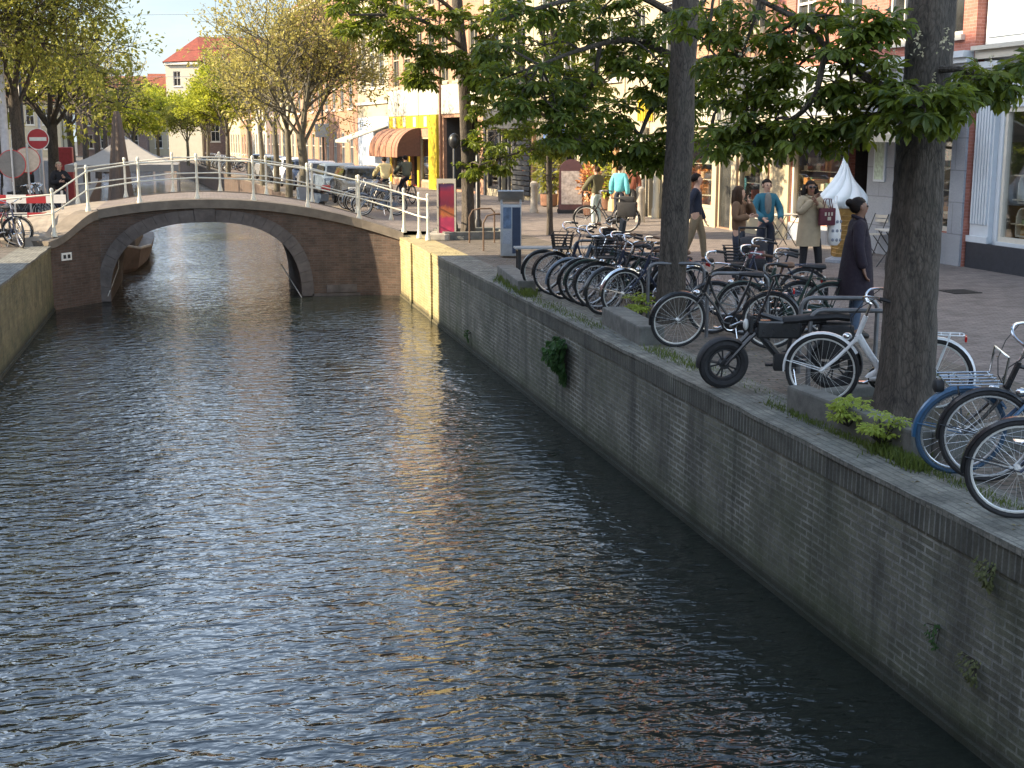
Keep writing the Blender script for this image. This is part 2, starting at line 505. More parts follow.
# ------------------------------------------------------------------ quay walls
def quay_wall(name, label, e, side, y0, y1, mw, mh, mc, hb=0.21, zt=0.0):
    """side +1: the wall stands on the right of the water"""
    t = thing(name, label, 'quay wall', (pl(e, (y0 + y1) / 2), (y0 + y1) / 2, 0))
    ox, oy = t.location.x, t.location.y
    def seg(d0, d1, z0, z1, bat=0.0, jit=0.0):
        mb = MB()
        nn = max(1, int((y1 - y0) / (0.35 if jit and y1 < 40 else 4)))
        vs_ = []
        for i in range(nn + 1):
            y = y0 + (y1 - y0) * i / nn
            x = pl(e, y)
            j1, j2 = rnd.uniform(-jit, jit), rnd.uniform(-jit, jit) * .5
            vs_ += [(x + side * (d0 - bat + j1) - ox, y - oy, z0), (x + side * (d0 + j1) - ox, y - oy, z1 + j2), (x + side * d1 - ox, y - oy, z1), (x + side * d1 - ox, y - oy, z0)]
        fs = []
        for i in range(nn):
            for k in range(4):
                a, b = 4 * i + k, 4 * i + (k + 1) % 4
                fs.append((a, b, b + 4, a + 4))
        fs += [(0, 1, 2, 3), (4 * nn + 3, 4 * nn + 2, 4 * nn + 1, 4 * nn)]
        return mb.add(vs_, fs)
    seg(0.0, 0.45, -2.4, zt - hb, 0.0).build('wall_face', mw, t)
    seg(-0.012, 0.55, zt - hb, zt - 0.03, jit=.007).build('header_course', mh, t)
    seg(-0.02, 0.66, zt - 0.03, zt + 0.012, jit=.012).build('coping', mc, t)
    seg(-0.03, 0.2, WZ - 0.2, WZ + 0.05).build('footing', mw, t)
    return t
quay_wall('quay_wall', 'long shaded grey brick quay wall below the parked bikes', ER, 1, -12, 27.3, m_wall, m_head, m_cop)
ab = quay_wall('quay_wall', 'sunlit yellow brick quay wall section beside the right end of the bridge', ER, 1, 27.32, 33.36, m_abut, m_abut, m_abut)
for y in (28.1, 30.9):
    MB().box(-0.05, 0.2, y - 30.34, y + 0.28 - 30.34, -1.6, 0.0).build('buttress', m_abut, ab)
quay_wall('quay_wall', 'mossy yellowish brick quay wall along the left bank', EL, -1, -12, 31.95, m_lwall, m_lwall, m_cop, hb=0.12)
quay_wall('quay_wall', 'right bank quay wall continuing beyond the bridge', ER, 1, 38.7, 198, m_bridge, m_bridge, m_bcop)
quay_wall('quay_wall', 'left bank quay wall continuing beyond the bridge', EL, -1, 38.7, 198, m_bridge, m_bridge, m_bcop)
# ------------------------------------------------------------------ the bridge
BY0, BY1 = 33.4, 38.6
XA = 0.03
def zc(x):
    if x < -2.5:
        t = max(0, min(1, (x + 6.8) / 4.3))
        return 0.02 + 0.725 * t * t * (3 - 2 * t)
    if x > 4.9:
        return max(0.015, 0.106 * (1 - (x - 4.9) / 2.6))
    return 0.97 - 0.036 * x * x
AN = 2.5
def arch(x, a, r):
    k = 1 - abs((x - XA) / a) ** AN
    return -2.0 if k <= 0 else WZ + r * k ** (1 / AN)
def apt(t, a, r):
    c, s = -math.cos(t), max(0.0, math.sin(t))
    return (XA + a * math.copysign(abs(c) ** (2 / AN), c), WZ + r * s ** (2 / AN))
br = thing('bridge', 'arched brown brick bridge across the canal', 'bridge', (XA, (BY0 + BY1) / 2, 0))
bx, by = br.location.x, br.location.y
TB = Matrix.Translation((-bx, -by, 0))
def flare(x):
    return -0.55 * max(0.0, (x - 3.55) / 1.35) ** 1.6
for yy, s in ((BY0, 1), (BY1, -1)):
    mb = MB()
    xs = sorted(set([-2.5 + 7.36 * i / 120 for i in range(121)] + [XA - 2.335, XA + 2.335]))
    vs_ = []
    for x in xs:
        f = flare(x) if s == 1 else 0
        vs_ += [(x, yy + f, zc(x) - 0.2), (x, yy + f, arch(x, 2.34, 1.92) if abs(x - XA) < 2.34 else -2.2)]
    mb.add(vs_, [(2 * i, 2 * i + 1, 2 * i + 3, 2 * i + 2) for i in range(len(xs) - 1)])
    mb.build('brick_face', m_bridge, br, T=TB)
    rg = MB()
    K = 27
    for i in range(K):
        a0 = math.pi * (i + 0.012) / K
        a1 = math.pi * (i + 0.988) / K
        key = 0.05 if i == K // 2 else 0
        pin = [apt(a, 2.34, 1.92) for a in (a0, (a0 + a1) / 2, a1)]
        pout = [apt(a, 2.64, 2.22 + key) for a in (a1, (a0 + a1) / 2, a0)]
        rg.ext(pin + pout, yy - s * 0.05, yy + s * 0.1)
    rg.build('arch_ring', m_ring, br, T=TB)
bv = MB()
vs_ = []
for i in range(41):
    a = math.pi * i / 40
    x, z = apt(a, 2.34, 1.92)
    vs_ += [(x, BY0 + 0.1, z), (x, BY1 - 0.1, z)]
bv.add(vs_, [(2 * i, 2 * i + 1, 2 * i + 3, 2 * i + 2) for i in range(40)])
for sx in (-1, 1):
    bv.add([(XA + sx * 2.34, BY0 + .1, WZ), (XA + sx * 2.34, BY1 - .1, WZ), (XA + sx * 2.34, BY1 - .1, -2.3), (XA + sx * 2.34, BY0 + .1, -2.3)], [(0, 1, 2, 3)])
bv.build('arch_vault', m_bridge, br, T=TB)
for yy, s in ((BY0, 1), (BY1, -1)):
    cp = MB()
    xs = [-2.5 + 7.4 * i / 30 for i in range(31)]
    vs_ = []
    for x in xs:
        f = flare(x) if s == 1 else 0
        vs_ += [(x, yy + f - s * 0.09, zc(x) - 0.2), (x, yy + f - s * 0.09, zc(x) + 0.015), (x, yy + s * 0.42, zc(x) + 0.03), (x, yy + s * 0.42, zc(x) - 0.2)]
    fs = []
    for i in range(30):
        for k in range(4):
            a, b = 4 * i + k, 4 * i + (k + 1) % 4
            fs.append((a, b, b + 4, a + 4))
    cp.add(vs_, fs + [(0, 1, 2, 3), (123, 122, 121, 120)])
    cp.build('coping', m_bcop, br, T=TB)
# left wing
wg = MB()
p0, p1 = Vector((-3.55, 31.9, 0)), Vector((-2.5, 33.4, 0))
dr = (p1 - p0).normalized(); nn = Vector((-dr.y, dr.x, 0))
def wing(o0, o1, zb0, zb1, zt0, zt1):
    mb = MB(); vs_ = []
    for i in range(9):
        t = i / 8; p = p0.lerp(p1, t)
        zt = lerp(zt0, zt1, t * t * (3 - 2 * t)); zb = lerp(zb0, zb1, t * t * (3 - 2 * t))
        a, b = p + nn * o0, p + nn * o1
        vs_ += [(a.x, a.y, zb), (a.x, a.y, zt), (b.x, b.y, zt), (b.x, b.y, zb)]
    fs = []
    for i in range(8):
        for k in range(4):
            a, b = 4 * i + k, 4 * i + (k + 1) % 4
            fs.append((a, b, b + 4, a + 4))
    return mb.add(vs_, fs + [(0, 1, 2, 3), (35, 34, 33, 32)])
wing(0, 0.3, -2.3, -2.3, -0.05, 0.53).build('wing_wall', m_bridge, br, T=TB)
wing(-0.06, 0.5, -0.05, 0.53, 0.12, 0.745).build('coping', m_bcop, br, T=TB)
pm = p0.lerp(p1, 0.33)
Tp = Matrix.Translation((pm.x, pm.y, -0.28)) @ Matrix.Rotation(math.atan2(dr.y, dr.x), 4, 'Z')
m_white = M('white_paint', (0.78, 0.76, 0.68), 0.45, var=0.08, scale=12)
m_dark = M('dark_paint', (0.02, 0.021, 0.023), 0.4, var=0.2)
pb = MB().box(-0.17, 0.17, -0.02, 0.0, -0.09, 0.09, 0, Tp)
pb.box(-0.12, -0.03, -0.024, -0.02, -0.045, 0.045, 1, Tp).box(0.03, 0.12, -0.024, -0.02, -0.045, 0.045, 1, Tp)
pb.build('name_plate', [m_white, m_dark], br, T=TB)
MB().box(3.0, 4.6, BY0 - 0.03, BY0 + 0.1, -1.42, -1.22).build('foundation_stone', m_ring, br, T=TB)
MB().box(2.63, 4.83, BY0 - 0.05, BY0 + 0.1, -2.0, -1.44).build('footing', m_ring, br, T=TB)
# deck
def deckmesh(x0, x1, y0, y1, dz, nx=40):
    mb = MB(); vs_ = []
    for i in range(nx + 1):
        x = lerp(x0, x1, i / nx)
        vs_ += [(x, y0, zc(x) + dz), (x, y1, zc(x) + dz)]
    return mb.add(vs_, [(2 * i, 2 * i + 1, 2 * i + 3, 2 * i + 2) for i in range(nx)])
struct('road', deckmesh(-2.6, 7.6, BY0 + 0.3, BY1 - 0.3, 0.004), m_pave)
ramp_ = MB()
vs_ = []
for i in range(21):
    x = lerp(-7.0, -2.55, i / 20)
    vs_ += [(x, BY0 - 1.3, -0.1), (x, BY0 - 1.2, zc(x) * 0.35 + 0.003), (x, BY0 + 0.3, zc(x) + 0.003), (x, BY1 - 0.3, zc(x) + 0.003), (x, BY1 + 0.2, zc(x) * .5), (x, BY1 + 0.5, -0.1)]
fs = []
for i in range(20):
    for k in range(5):
        fs.append((6 * i + k, 6 * i + k + 1, 6 * i + k + 7, 6 * i + k + 6))
for v_ in range(len(vs_)):
    x, y, z = vs_[v_]
    if y < BY0 and x > -3.9:
        yw = 31.9 + (x + 3.55) * 1.43 + 0.22
        f = max(0.0, min(1.0, (x + 3.55) / 1.05))
        vs_[v_] = (x, max(y, yw), lerp(0.1, 0.72, f * f * (3 - 2 * f)) if z > 0 and yw > y else z)
ramp_.add(vs_, fs)
struct('road', ramp_, M('sandy_paving', (0.24, 0.205, 0.16), 0.9, var=0.3, scale=3, bump=0.4))
# pale kerb blocks on the right end of the bridge
kb = MB()
Tk = Matrix.Translation((5.75, 32.1, 0)) @ Matrix.Rotation(R_(-20), 4, 'Z')
kb.bbox(-0.3, 0.3, -0.55, 0.5, 0.0, 0.16, 0.03)
quick('kerb_stone', kb, m_stone, 'pale sunlit stone block at the right foot of the bridge', 'kerb stone', T=Tk)
# railings
m_rail = M('railing_cream_paint', (0.66, 0.64, 0.52), 0.4, var=0.1, scale=20)
POST = [(0.085, 0), (0.08, 0.06), (0.055, 0.14), (0.04, 0.24), (0.038, 0.52), (0.05, 0.55), (0.038, 0.58), (0.036, 0.93), (0.05, 0.96), (0.036, 1.0), (0.03, 1.02), (0.05, 1.06), (0.045, 1.11), (0.02, 1.135)]
def railing(name, label, pts, heads=()):
    o = Vector(pts[len(pts) // 2])
    t = thing(name, label, 'railing', o)
    for p in pts:
        MB().lathe([(r_ * .85, z_) for r_, z_ in POST], 12, Vector(p) - o).build('post', m_rail, t, smooth=True)
    for h, r in ((0.98, 0.020), (0.54, 0.018)):
        MB().tube([Vector(p) - o + Vector((0, 0, h)) for p in pts], r, 8).build('rail', m_rail, t, smooth=True)
    return t
fp = [(-6.2, 32.6, 0.02), (-5.0, 32.5, 0.05), (-3.42, 32.25, 0.2), (-2.72, 33.4, 0.70)]
for u in (140, 198, 254, 308, 359):
    x = A(u, 205, BY0 + 0.2).x
    fp.append((x, BY0 + 0.2, zc(x)))
fp += [(4.98, BY0 - 0.25, 0.1), (5.2, 32.1, 0.03), (5.32, 31.5, 0.02)]
railing('bridge_railing', 'cream painted railing with ball-topped posts along the near edge of the bridge', fp)
railing('bridge_railing', 'cream painted railing along the far edge of the bridge deck', [(x, BY1 - 0.15, zc(x)) for x in (-3.4, -2.1, -0.8, 0.5, 1.8, 3.1, 4.4, 5.4)])
m_rope = M('pale_rope', (0.36, 0.34, 0.29), 0.8)
quick('mooring_pole', MB().tube([A(281, 264, 34.5), A(302, 298, 33.2)], 0.013, 8), m_rope, 'thin pale pole leaning in the water under the right side of the arch', 'pole')
quick('mooring_pole', MB().tube([A(119, 246, 35.2), A(118.5, 268, 34.4), A(108, 296, 33.1)], 0.014, 8), m_rope, 'bent pale pole under the left side of the arch', 'pole')
# ------------------------------------------------------------------ buildings
m_frame = M('window_white', (0.56, 0.54, 0.47), 0.4, var=0.06)
m_glass = None
def glassmat():
    m, nt, out = newmat('window_glass')
    p = opos(nt)
    bn = nd(nt, 'ShaderNodeBump', {'Strength': 0.12, 'Distance': 0.02, 'Height': noise(nt, p, 0.9, 2)})
    b = nd(nt, 'ShaderNodeBsdfPrincipled', {'Base Color': ramp(nt, noise(nt, p, 1.4, 4), 0.35, 0.65, (0.012, 0.015, 0.018), (0.06, 0.06, 0.055)), 'Roughness': 0.05, 'IOR': 1.5})
    nt.links.new(bn.outputs[0], b.inputs['Normal'])
    nt.links.new(b.outputs[0], out.inputs[0])
    return m
m_glass = glassmat()
def clearglass():
    m, nt, out = newmat('shop_glass')
    tr = nd(nt, 'ShaderNodeBsdfTransparent', {'Color': (0.93, 0.95, 0.95)})
    gl = nd(nt, 'ShaderNodeBsdfGlossy', {'Color': (1, 1, 1), 'Roughness': 0.02})
    lw = nd(nt, 'ShaderNodeLayerWeight', {'Blend': 0.35})
    x = nd(nt, 'ShaderNodeMixShader', {0: mth(nt, 'ADD', mth(nt, 'MULTIPLY', lw.outputs['Facing'], 0.35), 0.08), 1: tr.outputs[0], 2: gl.outputs[0]})
    nt.links.new(x.outputs[0], out.inputs[0])
    return m
m_clear = clearglass()
m_tile = M('roof_tiles', (0.26, 0.075, 0.035), 0.8, var=0.3, scale=3, bump=0.4)
m_gtile = M('grey_roof_tiles', (0.09, 0.085, 0.085), 0.8, var=0.3, scale=3, bump=0.4)
m_int = M('shop_interior', (0.05, 0.045, 0.04), 0.8)
REFL_GOODS = [M('refl_goods_%s' % n_, c_, 0.6, var=0.3) for n_, c_ in (('tan', (0.42, 0.30, 0.17)), ('red', (0.45, 0.10, 0.05)), ('cream', (0.62, 0.55, 0.40)), ('brown', (0.16, 0.09, 0.05)), ('green', (0.12, 0.20, 0.10)), ('orange', (0.55, 0.24, 0.06)))]  # warm box colours stand in for sunlit houses reflected in the panes
def brick_of(name, a, b):
    return brickmat(name, a, b, tuple((x + y) * 0.5 + 0.06 for x, y in zip(a, b)), 0.215, 0.0625, 0.008, var=0.18, bump=0.4)
m_red = brick_of('red_brick', (0.30, 0.105, 0.075), (0.38, 0.15, 0.105))
m_orange = brick_of('orange_brick', (0.29, 0.15, 0.085), (0.36, 0.195, 0.115))
m_purple = brick_of('dark_brick', (0.11, 0.075, 0.065), (0.15, 0.10, 0.085))
m_cream = M('cream_plaster', (0.38, 0.325, 0.22), 0.85, var=0.08, scale=2, bump=0.15)
m_wplas = M('white_plaster', (0.43, 0.40, 0.32), 0.85, var=0.06, scale=2, bump=0.15)
m_bluew = M('pale_blue_woodwork', (0.52, 0.58, 0.63), 0.45, var=0.06, scale=4)
m_gtilew = brickmat('grey_shop_cladding', (0.25, 0.275, 0.31), (0.28, 0.305, 0.34), (0.17, 0.185, 0.21), 1.1, 0.62, 0.012, var=0.06, bump=0.3, rough=0.5)
m_plinth = M('dark_blue_plinth', (0.028, 0.032, 0.042), 0.4)
m_yellow = M('yellow_paint', (0.52, 0.38, 0.02), 0.5, var=0.08)
def facade(name, label, p0, p1, h, wm, ops, depth=9.0, roof='gable', rh=3.0, rm=None, cornice=None, frame=None, z0=0.0, cat='building'):
    """p0 -> p1 in plan with the street on the right of the walk; ops: (x0, x1, z0, z1, kind)"""
    p0, p1 = Vector((*p0, 0)), Vector((*p1, 0))
    L = (p1 - p0).length
    rz = math.atan2(p1.y - p0.y, p1.x - p0.x)
    t = thing(name, label, cat, p0, rz)
    t['L'] = L
    fr = frame or m_frame
    X = sorted(set([0, L] + [round(o[0], 3) for o in ops] + [round(o[1], 3) for o in ops]))
    Z = sorted(set([z0, h] + [round(o[2], 3) for o in ops] + [round(o[3], 3) for o in ops]))
    mb = MB()
    hole = lambda x, z: any(o[0] < x < o[1] and o[2] < z < o[3] for o in ops)
    for xa, xb in zip(X, X[1:]):
        for za, zb in zip(Z, Z[1:]):
            if not hole((xa + xb) / 2, (za + zb) / 2):
                mb.add([(xa, 0, za), (xb, 0, za), (xb, 0, zb), (xa, 0, zb)], [(0, 1, 2, 3)])
    for x0, x1, za, zb, k in ops:
        d = 0.16
        c = [(x0, za), (x1, za), (x1, zb), (x0, zb)]
        for (ax, az), (bx_, bz) in zip(c, c[1:] + c[:1]):
            mb.add([(ax, 0, az), (bx_, 0, bz), (bx_, d, bz), (ax, d, az)], [(0, 1, 2, 3)])
    mb.add([(0, 0, z0), (0, depth, z0), (0, depth, h), (0, 0, h)], [(0, 1, 2, 3)])
    mb.add([(L, 0, z0), (L, depth, z0), (L, depth, h), (L, 0, h)], [(0, 1, 2, 3)])
    mb.add([(0, depth, z0), (L, depth, z0), (L, depth, h), (0, depth, h)], [(0, 1, 2, 3)])
    if roof == 'flat': mb.add([(0, 0, h), (L, 0, h), (L, depth, h), (0, depth, h)], [(0, 1, 2, 3)])
    if roof == 'cross':   # ridge runs back from the street: a front gable
        mb.add([(0, 0, h), (L, 0, h), (L / 2, 0, h + rh)], [(0, 1, 2)])
        mb.add([(0, depth, h), (L, depth, h), (L / 2, depth, h + rh)], [(0, 1, 2)])
    if roof == 'gable':
        for x in (0, L): mb.add([(x, 0, h), (x, depth, h), (x, depth / 2, h + rh)], [(0, 1, 2)])
    mb.build('wall', wm, t, fixn=False)
    rm = rm or m_tile
    if roof == 'gable':
        MB().ext([(-0.25, h - 0.1), (depth / 2, h + rh), (depth + 0.25, h - 0.1), (depth + 0.25, h + 0.05), (depth / 2, h + rh + 0.16), (-0.25, h + 0.05)], 0, L, T=Matrix(((0, 1, 0, 0), (1, 0, 0, 0), (0, 0, 1, 0), (0, 0, 0, 1)))).build('roof', rm, t)
    elif roof == 'cross':
        MB().ext([(-0.2, h - 0.1), (L / 2, h + rh), (L + 0.2, h - 0.1), (L + 0.2, h + 0.05), (L / 2, h + rh + 0.16), (-0.2, h + 0.05)], 0.3, depth).build('roof', rm, t)
    if cornice:
        for z, pr, th in cornice:
            MB().box(0.003, L - 0.003, -pr, -0.002, z, z + th).build('cornice', fr, t)
    for x0, x1, za, zb, k in ops:
        w = x1 - x0
        if k in ('sash', 'tall'):
            fb = MB()
            e = 0.07
            ya, yb = 0.05, 0.13
            fb.box(x0, x0 + e, ya, yb, za, zb).box(x1 - e, x1, ya, yb, za, zb).box(x0 + e, x1 - e, ya, yb, zb - e, zb).box(x0 + e, x1 - e, ya, yb, za, za + e)
            zm = lerp(za, zb, 0.55)
            fb.box(x0 + e, x1 - e, ya + 0.01, yb, zm - 0.03, zm + 0.03)
            if w > 0.8:
                xm = (x0 + x1) / 2
                fb.box(xm - 0.018, xm + 0.018, ya + 0.02, yb, za + e, zm - 0.03).box(xm - 0.018, xm + 0.018, ya + 0.02, yb, zm + 0.03, zb - e)
            fb.box(x0 - 0.08, x1 + 0.08, -0.09, -0.003, za - 0.11, za - 0.005)
            f = fb.build('window', fr, t)
            MB().box(x0 + 0.01, x1 - 0.01, 0.125, 0.15, za + 0.01, zb - 0.01).build('pane', m_glass, f)
        elif k == 'shop':
            fb = MB()
            e = 0.09
            ya, yb = 0.03, 0.13
            fb.box(x0, x0 + e, ya, yb, za, zb).box(x1 - e, x1, ya, yb, za, zb).box(x0 + e, x1 - e, ya, yb, zb - e, zb).box(x0 + e, x1 - e, ya, yb, za, za + e)
            f = fb.build('shop_window', fr, t)
            MB().box(x0 + e, x1 - e, 0.08, 0.095, za + e, zb - e).build('pane', m_clear, f)
            ib = MB()
            ib.add([(x0, 1.6, za), (x1, 1.6, za), (x1, 1.6, zb), (x0, 1.6, zb)], [(0, 1, 2, 3)])
            ib.add([(x0, .16, za), (x1, .16, za), (x1, 1.6, za), (x0, 1.6, za)], [(0, 1, 2, 3)])
            ib.add([(x0, .16, zb), (x1, .16, zb), (x1, 1.6, zb), (x0, 1.6, zb)], [(0, 1, 2, 3)])
            ib.add([(x0, .16, za), (x0, 1.6, za), (x0, 1.6, zb), (x0, .16, zb)], [(0, 1, 2, 3)])
            ib.add([(x1, .16, za), (x1, 1.6, za), (x1, 1.6, zb), (x1, .16, zb)], [(0, 1, 2, 3)])
            ib.build('display_space', m_int, t, fixn=False)
            gb = MB()
            nn = int(w * (zb - za) * 9)
            for i in range(nn):
                s1, s2 = rnd.uniform(0.06, 0.22), rnd.uniform(0.08, 0.34)
                cx = rnd.uniform(x0 + 0.15, x1 - 0.2)
                lev = rnd.choice([za + 0.02, za + 0.35, za + 0.8, za + 1.25])
                if lev + s2 > zb - 0.1: continue
                gb.box(cx, cx + s1, rnd.uniform(0.22, 0.5), rnd.uniform(0.55, 0.9), lev, lev + s2, rnd.randrange(6))
            for lv in (0.33, 0.78, 1.23):
                if za + lv < zb - .2: gb.box(x0 + 0.1, x1 - 0.1, 0.22, 0.95, za + lv, za + lv + 0.02, 2)
            gb.build('reflection_goods', REFL_GOODS, t)
        elif k == 'door':
            f = MB().box(x0, x0 + .08, .03, .13, za, zb).box(x1 - .08, x1, .03, .13, za, zb).box(x0 + .08, x1 - .08, .03, .13, zb - .08, zb).build('door', fr, t)
            MB().box(x0 + .08, x1 - .08, 0.1, 0.15, za, zb - .08).build('door_panel', m_glass, f)
        elif k == 'dark':
            ib = MB()
            D = 3.0
            ib.add([(x0, D, za), (x1, D, za), (x1, D, zb), (x0, D, zb)], [(0, 1, 2, 3)])
            ib.add([(x0, .16, zb), (x1, .16, zb), (x1, D, zb), (x0, D, zb)], [(0, 1, 2, 3)])
            ib.add([(x0, .16, za + .004), (x1, .16, za + .004), (x1, D, za + .004), (x0, D, za + .004)], [(0, 1, 2, 3)])
            ib.add([(x0, .16, za), (x0, D, za), (x0, D, zb), (x0, .16, zb)], [(0, 1, 2, 3)])
            ib.add([(x1, .16, za), (x1, D, za), (x1, D, zb), (x1, .16, zb)], [(0, 1, 2, 3)])
            ib.build('doorway', m_int, t, fixn=False)
    return t
def FRp(y): return (pl(FR, y), y)
def FLp(y): return (pl(FL, y), y)
def rows(L, n, w, levels, k='sash', m0=0.6, ex=()):
    r = []
    for i in range(n):
        c = m0 + (L - 2 * m0) * (i + 0.5) / n
        for za, zb in levels:
            r.append((c - w / 2, c + w / 2, za, zb, k))
    return r
def dist(a, b): return math.hypot(a[0] - b[0], a[1] - b[1])
# --- right side, near to far. local x runs from the far end to the near end
# white shop with the fluted pilaster
pB1, pB0 = (14.75, 14.0), (14.62, 22.75)
L = dist(pB0, pB1)
ops = [(0.75, 4.6, 0.55, 3.05, 'shop'), (5.0, 6.2, 0.05, 2.9, 'door'), (6.5, 8.3, 0.55, 3.05, 'shop')]
ops += [(c - .6, c + .6, 7.0, 9.2, 'sash') for c in (1.5, 4.3, 7.2)] + [(c - .6, c + .6, 10.0, 12.0, 'sash') for c in (1.5, 4.3, 7.2)]
b1 = facade('shop_building', 'pale blue and white shop with a fluted corner pilaster and dark plinth', pB0, pB1, 13.8, m_bluew, ops, roof='gable', cornice=[(3.95, 0.22, 0.16), (4.11, 0.32, 0.08), (13.4, .3, .3)], rm=m_gtile)
pil = MB()
pil.box(0.02, 0.62, -0.10, -0.002, 0.5, 3.9)
for i in range(6):
    pil.box(0.06 + i * 0.09, 0.06 + i * 0.09 + 0.055, -0.135, -0.10, 0.85, 3.75)
pil.box(-0.02, 0.66, -0.15, -0.10, 0.5, 0.62).box(-0.02, 0.66, -0.17, -0.10, 3.78, 3.9)
pil.build('pilaster', m_bluew, b1)
MB().box(0.02, L - 0.01, -0.16, -0.105, 0.0, 0.495).build('plinth', m_plinth, b1)
pn = MB()
for i in range(5):
    pn.box(0.7 + i * 1.55, 0.7 + i * 1.55 + 1.45, -0.03, -0.002, 3.2, 3.85)
    for z in (4.35, 5.2): pn.box(0.1 + i * 1.62, 0.1 + i * 1.62 + 1.55, -0.03, -0.002, z, z + 0.78)
pn.build('fascia_panel', m_bluew, b1)
# shelf of arched openings in its window
sh = MB()
for i in range(6):
    for j in range(2):
        cx, cz = 0.95 + i * 0.36, 0.68 + j * 0.62
        sh.torus((cx + 0.15, 0.35, cz + 0.36), 0.15, 0.02, 12, 6, a0=0, a1=math.pi, ry=0.08)
        sh.box(cx - 0.02, cx + 0.02, .27, .43, cz, cz + 0.36).box(cx + 0.28, cx + 0.32, .27, .43, cz, cz + 0.36).box(cx, cx + .3, .27, .43, cz - 0.03, cz)
sh.build('arched_shelf', m_frame, b1)
# grey ice cream shop
pC0, pC1 = (14.10, 31.1), (14.42, 22.78)
L = dist(pC0, pC1)
Yx = lambda y: 31.1 - y      # local x of a street position
ops = [(Yx(30.0), Yx(27.35), 0.45, 2.55, 'shop'), (Yx(27.25), Yx(26.35), 0.02, 2.6, 'dark'), (Yx(25.3), Yx(23.25), 0.65, 2.85, 'shop')]
for y in (29.6, 27.5, 25.4, 23.7):
    ops.append((Yx(y) - 0.5, Yx(y) + 0.5, 4.45, 6.6, 'sash'))
    ops.append((Yx(y) - 0.5, Yx(y) + 0.5, 7.6, 9.4, 'sash'))
    ops.append((Yx(y) - 0.5, Yx(y) + 0.5, 10.3, 12.0, 'sash'))
b2 = facade('shop_building', 'grey clad ice cream shop with red brick upper floors and a white awning', pC0, pC1, 13.2, m_red, ops, roof='gable', rm=m_tile, cornice=[(12.9, .3, .3)])
cl = MB()
def clad(y0, y1, z0, z1, th=0.05): cl.box(Yx(y0), Yx(y1), -th, -0.003, z0, z1)
clad(26.35, 25.3, 0, 3.0); clad(23.25, 22.79, 0, 3.0); clad(27.35, 27.25, 0, 3.0); clad(30.0, 27.35, 2.56, 3.0); clad(27.25, 26.35, 2.61, 3.0); clad(25.3, 23.25, 2.86, 3.0); clad(25.3, 23.24, 0, 0.62); clad(29.98, 27.37, 0, 0.43)
clad(31.08, 22.79, 3.0, 4.0, 0.08)
cl.build('cladding', m_gtilew, b2)
MB().box(0.01, L - .01, -0.24, -0.003, 4.0, 4.12).box(0.01, L - .01, -0.16, -0.003, 3.9, 4.0).build('cornice', m_bluew, b2)
MB().box(Yx(31.05), Yx(30.02), -0.06, -0.003, 0, 2.98).build('pillar_cladding', m_cream, b2)
MB().box(Yx(30.6), Yx(30.35), -0.12, -0.06, 1.75, 2.15).build('wall_lamp', m_dark, b2)
sg = MB().bbox(Yx(28.4), Yx(26.3), -0.16, -0.085, 3.15, 3.75, 0.02)
st = sg
for i, (w_, z_) in enumerate([(.06, .0), (.10, .1), (.05, 0), (.12, .05), (.06, .1), (.08, 0), (.05, .06), (.11, 0)]):
    st.box(Yx(28.2) + i * 0.22, Yx(28.2) + i * 0.22 + w_ * .7, -0.166, -0.161, 3.27 + z_, 3.58, 1)
sg.build('sign_board', [m_wplas, M('sign_blue', (0.12, 0.17, 0.27), 0.5)], b2)
aw = MB()
for y0, y1 in ((31.0, 25.4), (25.32, 22.9)):
    Ta = Matrix(((0, 1, 0, 0), (1, 0, 0, 0), (0, 0, 1, 0), (0, 0, 0, 1)))
    aw.ext([(-0.06, 2.98), (-1.15, 2.55), (-1.15, 2.40), (-1.13, 2.40), (-1.12, 2.53), (-0.06, 2.95)], Yx(y0), Yx(y1), T=Ta)
aw.build('awning', m_wplas, b2)
mbd = MB().bbox(Yx(26.05), Yx(25.6), -0.09, -0.05, 1.55, 2.6, 0.01)
mb_ = mbd.build('menu_board', m_bluew, b2)
MB().box(Yx(26.0), Yx(25.65), -0.094, -0.0905, 1.6, 2.55).build('menu_sheet', M('menu_paper', (0.42, 0.52, 0.42), 0.6, var=0.35, scale=14), mb_)
# lit brick house with the slatted white shutter front
pD0, pD1 = (13.93, 37.3), (14.09, 31.15)
L = dist(pD0, pD1)
ops = [(0.5, 2.6, 0.5, 2.55, 'shop'), (2.9, 3.9, 0.03, 2.55, 'door'), (4.2, 5.7, 0.5, 2.55, 'shop')]
ops += [(c - .5, c + .5, za, za + 1.9, 'sash') for c in (1.1, 3.1, 5.1) for za in (5.2, 8.0)]
b3 = facade('shop_building', 'orange brick house with a white slatted front above its shop window', pD0, pD1, 13.0, m_orange, ops, rm=m_tile, cornice=[(12.7, .3, .3)], frame=m_cream)
sl = MB()
for i in range(34):
    sl.box(0.1 + i * 0.176, 0.1 + i * 0.176 + 0.12, -0.12, -0.06, 2.95, 4.25)
sl.box(0.05, L - .05, -0.055, -0.003, 2.9, 4.4).box(0.03, L - .03, -0.2, -0.003, 4.4, 4.52).box(.03, L - .03, -.2, -.003, 2.78, 2.9)
sl.build('slatted_front', m_wplas, b3)
gf = MB()
for xa, xb in ((.02, .5), (2.6, 2.9), (3.9, 4.2), (5.7, 6.13)): gf.box(xa, xb, -.05, -.003, 0, 2.77)
for xa, xb in ((.5, 2.6), (2.9, 3.9), (4.2, 5.7)): gf.box(xa, xb, -.045, -.003, 2.56, 2.77)
for xa, xb in ((.5, 2.6), (4.2, 5.7)): gf.box(xa, xb, -.045, -.003, 0, .49)
gf.build('ground_floor_front', m_cream, b3)
